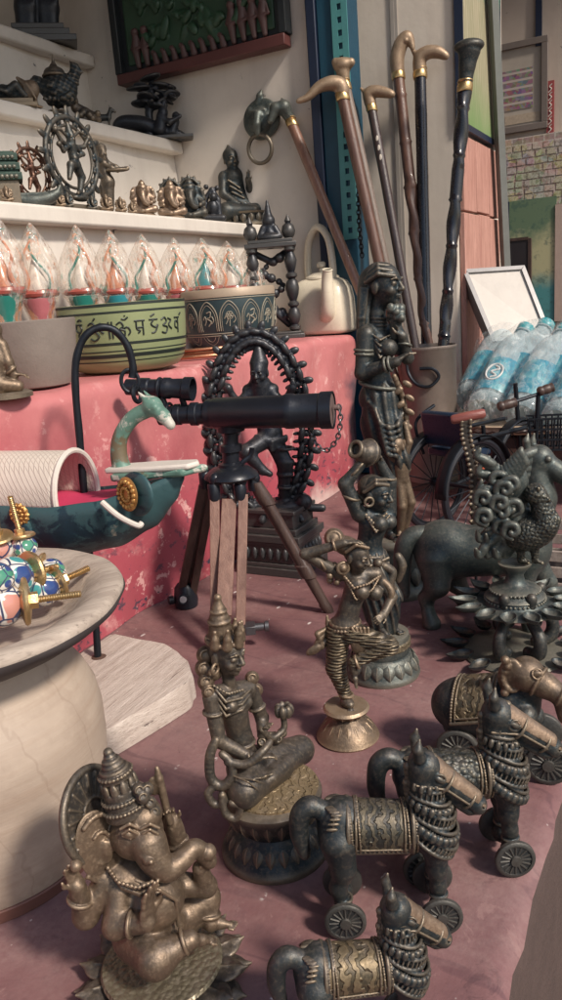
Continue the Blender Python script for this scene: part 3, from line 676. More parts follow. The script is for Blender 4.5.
# ------------------------------------------------------------------ seated elephant-headed figure
def ganesha():
    t = T('elephant_deity_statue', 'brass seated elephant-headed figure with curled trunk on a spiky lotus, in the near left corner', 'statue', flo(165, 982)); J = t.P
    f = nrm((.75,-.66,0)); up = V3(0,0,1); sd = nrm(np.cross(f, up))
    S = Sculpt(1.0, 4)
    c = J(150,928,0); S.ell(c, (36,33,26), k=8)
    S.cone(J(146,925,0), J(132,878,2), 32, 25, k=8); be = J(154,898,-12); S.ell(be, (29,29,28), k=6)
    S.cone(J(116,880,-4), J(158,872,12), 15, 14, k=8)
    h = J(137,832,-4); S.ell(h, (25,24,25), k=4); S.ell(J(142,815,-8), (19,18,15), k=5)                      # skull and brow domes
    S.curve([J(148,842,-20), J(156,860,-27), J(168,869,-29), J(182,860,-26), J(194,848,-20), J(204,854,-17), J(210,862,-16)], [17,13,10.5,8.6,7.6,7.2,6], k=3)
    for i in range(9):
        a, b_ = J(156+i*3.6,860+9*sin(i*.45)-i*.9,-27), 1
    for px, dd in ((127.5, -25.2), (148, -27.5)):                                                        # eyes with lids
        e = J(px+3, 834, dd+.5); S.ell(e, (6.6,3.4,3.6), rot=(0,.25,0), k=.6); S.path([J(px-5,834,dd), J(px+2,829.5,dd-2.4), J(px+10,834,dd-1)], 1.3, k=.6); S.path([J(px-5,836,dd), J(px+3,839,dd-2), J(px+10,836,dd-1)], 1.0, k=.6)
        S.path([J(px-7,829,dd+1), J(px+2,824,dd-1), J(px+11,828,dd)], 1.5, k=1)
    S.path([J(143,852,-30), J(148,860,-37), J(151,862,-42)], [5.4,4.4,2.2], k=1)                           # tusk
    en = nrm((.45,-.85,.1)); ex = nrm(np.cross(en, up)); ec = J(100,846,-6)
    S.ell(ec, (23,35,4), B=(ex, nrm(up*1-ex*.25), en), k=2.5)
    S.path([ec+ex*22*cos(a)*(-1)+V3(0,0,1)*33*sin(a)+en*2 for a in np.linspace(-2.4, 2.2, 16)], 2.5, k=1.5)
    S.path([ec+ex*10*cos(a)*(-1)+V3(0,0,1)*16*sin(a)+en*4 for a in np.linspace(-2.2, 2.2, 12)], 1.6, k=1.5); S.ell(ec+en*3+V3(4,0,-5), (6,3,11), k=3)
    S.ell(J(170,832,20), (16,4,26), rot=(0,0,-.5), k=3)
    # arms
    S.path([J(108,880,-6), J(86,915,-12), J(77,886,-18)], [13,12,8], k=4); hand(S, J(77,888,-18), J(66,856,-20)-J(77,888,-18), -en, 34, .25, side=-1)
    S.ball(J(76,866,-24), 5.5, k=1)
    S.path([J(120,890,-14), J(116,925,-28), J(146,922,-44)], [13,12.5,9], k=4); hand(S, J(146,922,-44), J(151,880,-46)-J(147,922,-44), -f, 44, .12, side=1)
    S.path([J(160,866,14), J(182,856,18), J(172,822,14)], [11,10,7.5], k=4); hand(S, J(173,824,14), J(165,800,12)-J(173,824,14), (0,1,0), 28, 1.0)
    S.path([J(170,822,8), J(159,778,10), J(157,768,10)], [3.4,4.2,2], k=1); S.ell(J(154,786,10), (6,3,10), k=2)
    S.path([J(176,884,-2), J(206,886,-6), J(200,868,-12)], [12,10.5,7.5], k=4); hand(S, J(202,872,-12), J(216,850,-14)-J(202,872,-12), f, 26, 1.2); S.ball(J(208,852,-20), 8, k=1)
    # legs
    S.path([J(142,938,-14), J(156,958,-44)], [25,19], k=6); S.path([J(156,958,-44), J(190,940,-42)], [17,9], k=5); foot(S, J(192,938,-42), J(214,936,-36)-J(190,938,-42), 32)
    S.path([J(168,928,10), J(205,898,16)], [24,16], k=6); S.path([J(205,898,16), J(211,922,2)], [14,9], k=4); foot(S, J(212,921,2), (.8,-.3,0), 30)
    # ornaments worked into the casting
    for r0, rr, n in ((22,1.5,0), (27,1.3,0)):
        S.path([J(110,872,-12), J(122,880+r0*.3,-27), J(140,886+r0*.35,-35), J(158,880+r0*.2,-33)], 1.6, k=.6)
    beads(S, [J(108,868,-14), J(118,882,-30), J(138,888,-38), J(156,880,-36)], 2.0, k=.4)
    for i in range(7): S.tor(be+V3(0,0,2), nrm(f*.5+up*.8), 27.6-.0*i, 1.3, k=.8) if i == 0 else None
    S.path([J(136,880,-32), J(160,890,-42), J(176,900,-36), J(178,925,-28)], 1.7, k=.8)
    for p_, ax, R in ((J(80,900,-16), (.35,0,1), 10.5), (J(131,924,-37), (1,-.4,0), 11), (J(184,941,-42), (1,0,.2), 11), (J(208,914,7), (.2,.3,1), 11.5), (J(178,842,15), (-.3,0,1), 9.5)):
        S.tor(p_, ax, R, 2.0, k=.8)
    S.build('body', M_brass, t)
    S = Sculpt(.95, 1.2)                                                                                # tiered crown
    b0 = J(128,808,-2); tp = J(108,752,4); ax = nrm(tp-b0); L = np.linalg.norm(tp-b0)
    for s0, r in ((.02,22),(.16,19.5),(.30,17.5)): S.disc(b0+ax*L*s0, ax, r, 5, 2)
    S.disc(b0+ax*L*.45, ax, 14, 9, 2, R2=12)
    for s0, r in ((.60,15.5),(.68,14),(.76,10.5),(.83,9),(.90,6)): S.disc(b0+ax*L*s0, ax, r, 3.6, 2.2)
    S.ball(b0+ax*L*.99, 4.6)
    x = nrm(np.cross(ax, (0,1,0))); y = np.cross(ax, x)
    for s0, r in ((.10,22),(.24,19.6),(.64,15.4)): beads(S, arc(b0+ax*L*s0, x, y, r, r, 0, 2*pi, 30)[:-1], 1.9, k=.4, closed=True)
    for i in range(10):
        a = 2*pi*i/10; S.ell(b0+ax*L*.42+(x*cos(a)+y*sin(a))*15, (4,8.5,2.5), B=(-x*sin(a)+y*cos(a), ax, x*cos(a)+y*sin(a)), k=.6)
    for q, (px, py, dd) in enumerate(((143,797,-18), (150,803,-14), (154,812,-14), (147,789,-12), (139,790,-14))): S.ball(J(px,py,dd), 6.4); S.tor(J(px,py,dd-5.4), (0.3,-1,0), 3.4, 1.0, k=.3)
    S.build('crown', M_brass2, t)
    S = Sculpt(1.0, .8)                                                                                 # radiating disc behind the head
    dc = J(93,814,16); dn = nrm((.80,-.55,.22)); dx = nrm(np.cross((0,0,1), dn)); dy = np.cross(dn, dx)
    S.disc(dc, dn, 44, 2.4, 1); S.tor(dc, dn, 42, 3.8)
    for i in range(18):
        a = 2*pi*i/18; d = dx*cos(a)+dy*sin(a); S.path([dc+d*16+dn*2, dc+d*37+dn*2], [1.0,2.2], k=.4)
    S.tor(dc+dn*2, dn, 15, 1.8); S.build('halo', M_brass2, t)
    m = MB(); m.lathe([(62,0), (64,3), (60,7), (52,10), (50,16), (57,22), (60,25), (58,28), (0,28.5)], n=72); m.build('pedestal', M_scale, t, smooth=50)
    S = Sculpt(1.1, .8)                                                                                 # spread lotus petals
    for i in range(14):
        a = 2*pi*i/14+.1; d = V3(cos(a), sin(a), 0); s = V3(-sin(a), cos(a), 0)
        S.ell(d*62+V3(0,0,16), (18,15,4.5), B=(nrm(d+up*.10), s, nrm(up-d*.10)), k=1); S.cone(d*74+V3(0,0,17), d*85+V3(0,0,21), 6, 1, k=3); S.path([d*50+V3(0,0,20), d*80+V3(0,0,22)], [1.6,.8], k=.6)
        e = V3(cos(a+.22), sin(a+.22), 0); s = V3(-sin(a+.22), cos(a+.22), 0)
        S.ell(e*64+V3(0,0,7), (19,15,4), B=(nrm(e-up*.12), s, nrm(up+e*.12)), k=1); S.cone(e*76+V3(0,0,5), e*88+V3(0,0,6), 6, 1, k=3)
    S.build('lotus_petals', M_brass2, t)
ganesha()
# ------------------------------------------------------------------ seated bodhisattva-like figure
def tara():
    t = T('seated_goddess_statue', 'bronze crowned goddess sitting cross-legged on a round double lotus base', 'statue', flo(276, 847)); J = t.P
    up = V3(0,0,1); f = nrm((.80,-.58,-.12)); Z = 66
    S = Sculpt(.9, 3); hip = J(246,766,4)
    S.ell(hip, (19,19,15), k=5); S.path([hip, J(240,738,3), J(232,702,2)], [16,11.5,14], k=5); S.cone(J(214,694,-10), J(248,688,14), 8.5, 8.5, k=5)
    S.ball(J(231,706,-13), 6.4, k=4); S.ball(J(246,702,4), 6.4, k=4)
    S.cone(J(231,690,0), J(226,668,-2), 6.5, 6, k=2); at = head(S, J(225,652,-4), f, up, 42)
    S.path([hip, J(244,790,-26)], [17,17], k=5); S.path([J(246,790,-27), J(284,772,16)], [15,8], k=4)
    S.path([hip+V3(4,4,0), J(300,750,52)], [16,15], k=5); S.path([J(300,750,50), J(270,778,-12)], [13,8], k=4); foot(S, J(276,776,0), (-.6,-.8,.1), 22); foot(S, J(288,768,22), (.5,.85,.1), 22)
    S.path([J(211,698,-12), J(219,740,-19)], [8,6.8], k=3); S.path([J(219,741,-19), J(252,758,-20), J(258,757,-18)], [6.8,5,4.6], k=2); hand(S, J(258,757,-18), (.9,.3,-.15), up, 22, .35)
    S.path([J(251,692,18), J(262,718,22), J(262,735,4)], [8,6.4,4.8], k=3); hand(S, J(262,736,4), J(268,718,-2)-J(262,736,4), -f, 22, .6)
    for q in range(3): S.path([J(216,690+q*5,-16), J(226,702+q*7,-21+q), J(242,698+q*6,-10), J(250,690+q*4,6)], 1.3, k=.6)
    beads(S, [J(214,686,-14), J(228,694,-20), J(242,690,-8)], 1.7, k=.3)
    for p_, ax, R in ((J(213,712,-14), (0.1,0,1), 8.6), (J(248,757,-20), (1,.2,0), 6), (J(257,707,20), (-.2,0,1), 7.6), (J(241,742,3), (0,0,1), 13)): S.tor(p_, ax, R, 1.5, k=.6)
    for q in range(5): S.path([J(234+q*5,776+q*2,-34+q*2), J(248+q*6,782-q*2,-44+q*7), J(258+q*7,790-q*6,-36+q*13)], 1.0, k=.6)
    S.build('body', M_brass2, t)
    S = Sculpt(.9, 1.0)                                                                                 # tall crown, topknot and braids
    c = at(0,-.05,.30); S.tor(c, at(0,0,1)-at(0,0,0), 15, 2.4)
    for i, (x, y, hgt) in enumerate(((0,.36,.52), (.25,.24,.40), (-.25,.24,.40), (.36,0,.34), (-.36,0,.34))):
        p = at(x,y,.30); e = at(x*1.05,y*1.05,.30+hgt); S.path([p, (p+e)/2, e], [5,3.6,1.2]); S.ball(p+(at(x,y,.3)-at(x*.8,y*.8,.3))*.5+V3(0,0,2), 2.2); S.ball(e, 1.8)
    S.path([at(0,-.12,.38), at(0,-.16,.75), at(0,-.18,.98), at(0,-.2,1.22)], [12,9.5,6.5,3]); S.ball(at(0,-.2,1.26), 3.6); S.tor(at(0,-.16,.72), up, 9.4, 1.8); S.tor(at(0,-.18,.95), up, 6.6, 1.6)
    for px, py, dd, r in ((206,655,2,9), (204,668,0,8.5), (206,682,-6,8), (209,692,-12,7), (214,672,-4,8), (256,690,24,7), (252,678,18,7)): S.ball(J(px,py,dd), r); S.tor(J(px,py,dd-r*.8), (.2,-1,0), r*.55, 1.1, k=.3)
    S.tor(at(.36,0,-.25), f, 5, 1.5); S.tor(at(-.36,0,-.25), f, 5, 1.5)
    S.build('crown', M_brass, t)
    S = Sculpt(.9, 1.0)                                                                                 # looping scarf and the lotus at the hand
    S.curve([J(216,740,-24), J(210,756,-27), J(211,778,-28), J(222,786,-30), J(232,776,-30), J(230,762,-28), J(222,754,-26)], [4,4.4,4.6,4.6,4.2,3.8,3.4])
    S.curve([J(214,786,-30), J(208,794,-32), J(214,804,-33), J(224,802,-33), J(222,795,-33)], [3.6]*5)
    S.curve([J(222,800,-34), J(226,814,-36), J(236,818,-36), J(240,806,-36), J(232,803,-37)], [3.6]*5)
    S.curve([J(228,762,-28), J(246,764,-30), J(262,752,-28), J(270,742,-20)], [4,4,3.6,3])
    S.curve([J(262,730,0), J(272,738,6), J(284,728,14), J(282,712,16)], [3,3,3,3])
    for i in range(7): a = 2*pi*i/7; S.ell(J(284,712,14)+V3(6*cos(a),6*sin(a),2), (4,4,6.5), rot=(0,0,a), k=.6)
    for i in range(6): S.ball(J(262+i*4,742-i*1.5+3*sin(i*2.),4+i*5), 5.2); S.tor(J(262+i*4,742-i*1.5+3*sin(i*2.),-1+i*5), (0,-1,.4), 3, 1.0, k=.3)
    S.build('scarf', M_brass2, t)
    lotus_base(t, M_dark, [(53,0), (54,3), (53,7), (48,10), (46,17), (41,26), (36,33), (39,38), (45,47), (48,56), (50,61), (50,64), (47,Z), (0,Z+.3)], rings=[(45,10,27,22,6.5,4.5,-5), (38,36,60,22,6.2,4.5,9)])
    m = MB(); m.lathe([(44,Z-.5), (44.5,Z+1.6), (0,Z+2)], n=60, c=(3,4,0)); m.build('seat_mat', M_scrollb, t)
tara()
# ------------------------------------------------------------------ dancer with arm over the head
def dancer():
    t = T('dancer_statue', 'small brass dancer balancing on one leg on a flared lotus stand', 'statue', flo(348, 736)); J = t.P
    up = V3(0,0,1); f = nrm((.85,-.5,-.28))
    S = Sculpt(.8, 2.5)
    S.ell(J(345,627,0), (16,13,12), k=4); S.path([J(346,622,0), J(350,606,0), J(357,586,0)], [12,9.4,12], k=4); S.cone(J(341,574,2), J(376,574,6), 6.6, 6.6, k=4)
    S.ball(J(362,592,-10), 7.4, k=2); S.ball(J(375,593,0), 7.4, k=2); S.cone(J(356,575,0), J(356,563,-3), 5, 5, k=2); head(S, J(356,555,-4), f, up, 30)
    S.path([J(340,574,0), J(305,554,-8)], [6.4,5.2], k=2); S.path([J(305,554,-8), J(344,543,-14)], [5.2,3.8], k=1.5); hand(S, J(344,543,-14), J(360,541,-14)-J(344,543,-14), up, 19, .3)
    S.path([J(377,575,8), J(392,597,4), J(384,614,-8)], [6,5,4], k=2); hand(S, J(385,612,-8), (-.5,-.7,-.2), (.5,-.5,.5), 18, .6)
    S.ell(J(347,702,-3), (6,10,5), rot=(0,0,.5), k=2); foot(S, J(347,701,0), (.25,-.9,-.1), 18)
    S.path([J(352,662,-16), J(354,672,-16)], [4.2,3.6]); foot(S, J(354,672,-16), (.1,-.4,-.9), 16)
    S.build('body', M_brass2, t)
    S = Sculpt(.8, 2)                                                                                    # ribbed trousers
    S.path([J(338,632,0), J(336,668,-3), J(346,697,0)], [12,9.6,5.6], k=3); S.path([J(352,633,-5), J(389,646,-14)], [11,9], k=3); S.path([J(389,646,-14), J(354,662,-16)], [8.8,5.4], k=2)
    S.disp(lambda x, y, z: .45*np.sin(z*1.55+x*.35)+0*y); S.build('trousers', M_lines, t)
    S = Sculpt(.8, .8)                                                                                   # belt, sash tails, jewellery, hair
    bc = J(345,622,0); S.tor(bc, (.1,-.1,1), 13.5, 2.0, ry=11.5, x=(1,0,0)); beads(S, arc(bc+V3(0,0,-4.5), (1,0,0), (0,1,0), 15, 13, 0, 2*pi, 24)[:-1], 1.7, k=.3, closed=True)
    for q in range(5): S.path([J(352+q*4,628,-13), J(357+q*3,640+q,-15), J(362+q*2.4,640-q*1.5,-13)], 1.5)
    S.ell(J(360,645,-13), (9,3.5,10), k=1.5)
    for (a_, b_, c_) in (((330,629),(320,638),(313,650)), ((329,627),(318,634),(322,646)), ((332,632),(322,646),(311,652))): S.path([J(*a_,2), J(*b_,-2), J(*c_,-4)], [2,3.4,1.6])
    S.ell(J(314,650,-5), (9,2.6,4.4), rot=(0,-.5,0), k=1); S.path([J(328,624,2), J(327,616,2)], [3,1.2])
    S.tor(J(343,568,-9), (.3,-1,0), 5.2, 1.8); S.ball(J(343,568,-9), 4.0)
    for i in range(11): a = i/10; S.ball(J(334+6*sin(i*1.9)+2*a,566+16*a,-1-4*sin(i*1.3)), 4.0-.8*a)
    beads(S, [J(344,576,-8), J(354,588,-15), J(368,584,-14), J(378,577,-2)], 1.5, k=.4); beads(S, [J(343,574,-8), J(356,600,-14), J(372,590,-12), J(380,576,0)], 1.2, k=.4)
    S.ball(J(334,538,2), 9.5); S.tor(J(334,538,-5), (0,-1,.3), 6, 1.5); S.ell(J(347,546,2), (15,13,9), rot=(0,.4,0))
    S.path([J(346,552,-14), J(356,545,-17), J(368,548,-13)], 1.7)
    S.curve([J(378,578,6), J(386,584,4), J(391,592,2), J(390,602,0)], [3,3.6,3.6,2.4])
    for p_, ax, R in ((J(322,564,-4), (1,.2,.5), 6.4), (J(334,545,-13), (1,0,.2), 4.8)): S.tor(p_, ax, R, 1.3)
    S.build('ornaments', M_brass, t)
    for p_, ax, R in ((J(346,694,0), (.2,0,1), 6.8), (J(357,662,-16), (1,0,.3), 6)): m = MB(); m.torus(p_, ax, R, 1.4, 28, 8); m.build('anklet', M_brass, t)
    lotus_base(t, M_brass, [(30,0), (31.5,2), (30,5), (26,12), (18,20), (14,24), (15,26), (20,29), (23,32), (21,34.5), (0,35)], rings=[(27,4,20,16,5.5,3.2,-9), (15,25,33,14,4.2,2.6,7)])
dancer()
# ------------------------------------------------------------------ water carrier with jug on the head
def jug_woman():
    t = T('water_carrier_statue', 'dark bronze woman holding a round water jug over her head', 'statue', flo(383, 672)); J = t.P
    up = V3(0,0,1); f = nrm((.88,-.46,-.12))
    S = Sculpt(.9, 3)
    S.ell(J(371,560,0), (18,15,13), k=5); S.path([J(370,556,0), J(369,543,0), J(373,524,0)], [13,10.5,14], k=5); S.cone(J(360,514,-4), J(388,513,8), 7, 7, k=5)
    S.ball(J(380,524,-11), 7.6, k=2.5); S.ball(J(389,522,1), 7.4, k=2.5); S.cone(J(374,512,0), J(375,502,-1), 5.8, 5.6, k=2); head(S, J(376,493,-2), f, up, 34)
    S.path([J(359,514,-6), J(345,484,-8), J(362,463,-6)], [7.6,6.4,4.6], k=2.5); hand(S, J(361,464,-6), J(371,448,-4)-J(361,464,-6), (-.5,-.6,0), 22, .4)
    S.path([J(389,513,8), J(390,482,9), J(379,461,6)], [7.2,6,4.6], k=2.5); hand(S, J(380,463,6), J(373,447,4)-J(380,463,6), (.7,.5,0), 22, .4)
    foot(S, J(379,627,-10), (.5,-.8,0), 20); foot(S, J(390,626,0), (.7,-.6,0), 20); S.path([J(372,565,0), J(377,600,-6), J(379,625,-9)], [12,8,5]); S.path([J(376,565,0), J(388,600,-4), J(390,624,0)], [12,8,5])
    S.build('body', M_dark, t)
    S = Sculpt(.9, 2)                                                                                    # wrapped skirt with folds
    S.path([J(371,562,0), J(373,585,-2), J(383,624,-2)], [17,16.5,14.5], k=4); S.path([J(378,575,-8), J(390,598,-8), J(388,622,-4)], [12,11,10], k=4)
    S.disp(lambda x, y, z: .9*np.sin(x*.9+z*.22+2*np.sin(z*.06))+0*y); S.build('skirt', M_dark, t)
    S = Sculpt(.85, .8)
    for q in range(4): S.path([J(356,556+q*4,-8), J(370,566+q*5,-18), J(388,558+q*5,-10)], 1.7)
    S.tor(J(371,552,0), (.15,-.1,1), 13.5, 2.0); beads(S, [J(364,512,-8), J(374,524,-15), J(386,514,-6)], 1.7, k=.3); beads(S, [J(362,510,-8), J(376,532,-18), J(389,516,-4)], 1.4, k=.3)
    S.ell(J(371,486,4), (13,13,11)); S.ball(J(362,497,8), 8); S.path([J(364,492,-12), J(376,484,-16), J(388,485,-8)], 2); S.path([J(366,488,-12), J(376,480,-14), J(386,480,-6)], 1.6)
    S.tor(J(369,502,-14), (.3,-1,0), 4, 1.4)
    for p_, ax, R in ((J(351,497,-7), (.4,0,1), 7.8), (J(355,471,-7), (-.6,0,.7), 6.2), (J(359,466,-6), (-.6,0,.7), 5.8), (J(388,478,9), (.2,0,1), 7)): S.tor(p_, ax, R, 1.4)
    S.curve([J(384,566,-12), J(392,572,-10), J(390,584,-12), J(396,590,-10)], [4,4.4,4,2.5]); S.ball(J(378,563,-17), 4.4); S.curve([J(398,556,-4), J(402,566,-4), J(398,580,-4)], [3.5,4.5,3])
    S.build('ornaments', M_brass2, t)
    S = Sculpt(.85, 1.5); jc = J(367,453,-1); ax = nrm((-.55,-.65,.35))
    S.ell(jc, (13,13,12)); S.disc(jc+ax*13, ax, 6, 4, 1); S.tor(jc+ax*17, ax, 7, 1.9); S.disc(jc+ax*17, ax, 5, 4, .5, k=.4, op='-'); S.tor(jc, ax, 12.8, 1.1, k=.5)
    S.build('water_jug', M_brass2, t)
    lotus_base(t, M_green, [(36,0), (37,2.5), (36,5), (34,8), (31,17), (28.5,22), (26.5,23), (27,25), (27.5,40), (27,43), (25,44), (0,44.5)], rings=[(34,6,21,18,6.2,3.2,-4)])
    m = MB(); m.lathe([(27.2,30), (28.6,31.5), (28.6,37), (27.2,38.5)], n=60, caps=False); m.build('pedestal_band', M_scroll, t)
jug_woman()
# ------------------------------------------------------------------ tall woman
def tall_woman():
    t = T('tall_woman_statue', 'tall slender dark bronze woman in a headscarf and draped skirt, hand raised to her chin', 'statue', flo(398, 590)); J = t.P
    up = V3(0,0,1); f = nrm((.88,-.46,.0))
    S = Sculpt(1.0, 3)
    S.ell(J(381,398,0), (21,17,17), k=6); S.path([J(380,392,0), J(376,374,0), J(379,348,0)], [16,11,14.5], k=5); S.cone(J(366,333,-4), J(394,332,8), 8.5, 8, k=6)
    S.ball(J(388,348,-11), 8.5, k=3.5); S.ball(J(397,346,0), 8, k=3.5); S.path([J(377,330,0), J(377,315,-1), J(380,300,-1)], [8.5,7,7], k=3); head(S, J(383,284,-2), f, up, 40)
    S.path([J(366,335,-8), J(362,373,-14)], [8.6,6.8], k=3); S.path([J(362,373,-14), J(396,362,-24)], [6.8,4.6], k=2); hand(S, J(395,362,-24), J(409,352,-22)-J(395,362,-24), up, 22, .4)
    S.path([J(394,334,9), J(407,358,0)], [7.6,6], k=3); S.path([J(407,358,0), J(402,336,-10)], [6,4.6], k=2); hand(S, J(402,337,-10), J(396,316,-12)-J(402,337,-10), (.8,-.5,0), 22, .7)
    foot(S, J(390,534,-10), (.5,-.85,0), 22); foot(S, J(402,533,0), (.75,-.6,0), 22); S.path([J(381,402,0), J(386,470,-6), J(390,532,-9)], [16,10,5]); S.path([J(386,402,0), J(396,470,-2), J(402,531,0)], [12,9,5])
    for q in range(4): S.tor(J(378,318+q*3.6,0), (.1,0,1), 8.0-.15*q, 1.4, k=.6)
    for q in range(4): S.path([J(366+q,330+q*1.5,-10), J(380,340+q*6,-17), J(396,332+q*2,-4)], 1.1, k=.5)
    S.build('body', M_dark, t)
    S = Sculpt(1.0, 2.5)                                                                                 # skirt with a swag of folds at the front
    S.path([J(381,398,0), J(383,424,-2), J(388,476,-2), J(396,528,0)], [19.5,19.5,14.5,11], k=5); S.path([J(388,420,-8), J(399,458,-12), J(399,520,-6)], [12,10.5,8.5], k=4); S.path([J(374,402,8), J(378,470,10), J(388,526,8)], [10,8,5], k=4)
    for q in range(6): S.curve([J(370+q,402+q*5,-16), J(384+q,426+q*5.5,-25), J(398,424+q*6,-20), J(402,412+q*6,-10)], [2.3]*4, k=1.2)
    S.disp(lambda x, y, z: .8*np.sin(x*.7+z*.1+1.5*np.sin(z*.045))+0*y); S.build('skirt', M_dark, t)
    S = Sculpt(.95, 1.2)                                                                                 # headscarf
    S.ell(J(379,279,2), (15.5,16,15)); S.curve([J(370,280,4), J(366,302,4), J(364,324,0), J(364,340,0)], [10,7.5,6.5,4], k=3)
    S.path([J(366,282,-12), J(378,274,-18), J(394,276,-14)], 2.2); S.path([J(367,278,-11), J(378,269,-15), J(391,271,-11)], 2.2); S.path([J(369,273,-9), J(378,265,-11), J(388,266,-8)], 2)
    for q in range(4): S.path([J(368-q*2.4,288,-8), J(364-q*1.6,318,-9), J(362-q,338,-7)], 1.5)
    S.build('headscarf', M_dark, t)
    S = Sculpt(.9, .8)
    for p_, ax, R in ((J(364,350,-10), (.1,0,1), 8.6), (J(364,354,-11), (.1,0,1), 8.4), (J(390,364,-23), (1,-.3,.2), 6.2), (J(386,365,-22), (1,-.3,.2), 6.4), (J(404,345,-6), (.2,.3,1), 6)): S.tor(p_, ax, R, 1.4)
    S.tor(J(380,384,0), (.2,-.1,1), 18.6, 1.9)
    S.path([J(394,336,-6), J(396,320,-10)], [4,6])
    for i in range(22): S.ball(J(396+6*sin(i*2.1),313+6*cos(i*3.3),-12+5*sin(i*1.2)), 3.6, k=1.2)
    S.build('ornaments', M_green, t)
    S = Sculpt(.9, 1.2)                                                                                  # leafy stem and child at her side
    S.curve([J(394,376,-14), J(403,400,-10), J(407,430,-10), J(405,470,-12), J(404,530,-10)], [2.4]*5)
    for i in range(13): q = (-1)**i; S.ell(J(402+3*sin(i*.5)+5*q,384+i*7,-13), (5,2,3), rot=(0,.6*q,0))
    head(S, J(397,446,-18), (-.6,-.8,0), up, 20); S.path([J(399,458,-16), J(401,478,-14)], [7,7.5], k=3); S.path([J(404,458,-16), J(409,442,-16), J(405,424,-14)], [3.8,3.4,2.6]); S.path([J(395,460,-18), J(388,452,-22), J(390,442,-24)], [3.8,3.2,2.6])
    S.path([J(404,480,-14), J(411,502,-16), J(405,528,-12)], [5.4,4.4,3.4]); S.path([J(399,480,-16), J(402,506,-20), J(400,530,-14)], [5.4,4.4,3.4]); foot(S, J(405,530,-12), (.4,-.9,0), 12); foot(S, J(400,531,-14), (-.2,-1,0), 12)
    S.build('child_figure', M_brass, t)
    lotus_base(t, M_green, [(33,0), (34,3), (33,7), (30,10), (28,12), (27,46), (29,50), (30,54), (28,58), (0,58.5)], rings=[(29.5,12,30,14,6,2.5,-2)])
tall_woman()
T.F = lambda s, px, py, z=0.0: (lambda q: np.array([q.dot(s.X)/s.u, q.dot(s.Y)/s.u, q.z/s.u]))(flo(px, py, s.loc.z+z*s.u)-s.loc)
M_wood = None
def m_wood(name, a, b, scale=1., rough=.55, axis='Z', dirt=.3, coat=0.):
    t = NT(name); sc = {'X': (1.5,14,14), 'Y': (14,1.5,14), 'Z': (14,14,1.5)}[axis]
    v = t.co(tuple(q*scale for q in sc)); n = t.noise(5, 6, .65, vec=v, dist=.6); g = t.noise(30, 4, .6, vec=v)
    c = t.mix(t.ramp(n, [(.3, 0), (.7, 1)]), a, b); c = t.mix(t.math('MULTIPLY', t.ramp(g, [(.55, 0), (.75, 1)]), dirt), c, [q*.35 for q in a])
    t.set(color=c, rough=rough, coat=coat); t.bump(t.math('ADD', n, g), .3, .0012); return t.m
M_legwood = m_wood('reddish_tripod_wood', (.15,.072,.055), (.26,.145,.11), 2); M_darkwood = m_wood('dark_varnished_wood', (.045,.028,.026), (.09,.055,.045), 2, .4)
def m_slab():
    t = NT('pale_weathered_wood'); v = t.co((2.4,26,26)); n = t.noise(5, 7, .7, vec=v, dist=.5); g = t.noise(26, 5, .65, vec=v); ck = t.noise(3.4, 5, .6, vec=t.co((1.6,34,34)), dist=.3); st = t.noise(14, 6, .7)
    c = t.mix(t.ramp(n, [(.3, 0), (.7, 1)]), (.42,.345,.30), (.66,.58,.52)); c = t.mix(t.math('MULTIPLY', t.ramp(g, [(.52, 0), (.72, 1)]), .5), c, (.26,.19,.155)); c = t.mix(t.math('MULTIPLY', t.ramp(st, [(.55, 0), (.7, 1)]), .45), c, (.34,.25,.21)); c = t.mix(t.math('MULTIPLY', t.ramp(ck, [(.66, 0), (.69, 1)]), .85), c, (.07,.045,.04))
    t.set(color=c, rough=.85, spec=.25); t.bump(t.math('SUBTRACT', t.math('ADD', n, g), t.ramp(ck, [(.64, 0), (.69, 1)])), .6, .002); return t.m
M_palewood = m_slab()
def m_pot():
    t = NT('pale_turned_wood'); n = t.noise(7, 6, .65, vec=t.co((1,1,2.2))); r = t.noise(60, 4, .6, vec=t.co((.12,.12,3))); sc = t.wave(9, 10, vec=t.co((1,1,.5), (.4,.3,0)), det=4, dscale=2.5); st = t.noise(9, 6, .7, vec=t.co((1,1,1), (2,1,0)))
    c = t.mix(t.ramp(n, [(.3, 0), (.7, 1)]), (.34,.265,.21), (.50,.405,.325)); c = t.mix(t.math('MULTIPLY', t.ramp(r, [(.5, 0), (.72, 1)]), .35), c, (.30,.20,.14)); c = t.mix(t.math('MULTIPLY', t.ramp(sc, [(0, 1), (.02, 0)]), .22), c, (.2,.13,.095)); c = t.mix(t.math('MULTIPLY', t.ramp(st, [(.50, 0), (.68, 1)]), .55), c, (.24,.17,.13))
    t.set(color=c, rough=t.ramp(n, [(.3, .5), (.7, .72)])); t.bump(t.math('ADD', t.math('MULTIPLY', r, .6), n), .35, .002); return t.m
M_pot = m_pot()
M_rust = plain('rusty_tin', (.185,.15,.13), .55, .35, .55, 18, .4)
M_chain = plain('dull_steel', (.16,.16,.17), .4, .8, .4, 120)
M_scope = plain('black_lacquer_tube', (.018,.021,.03), .32, .25, .5, 60, .15)
M_face = plain('brown_grey_cap', (.19,.13,.12), .5, .3, .2, 60)
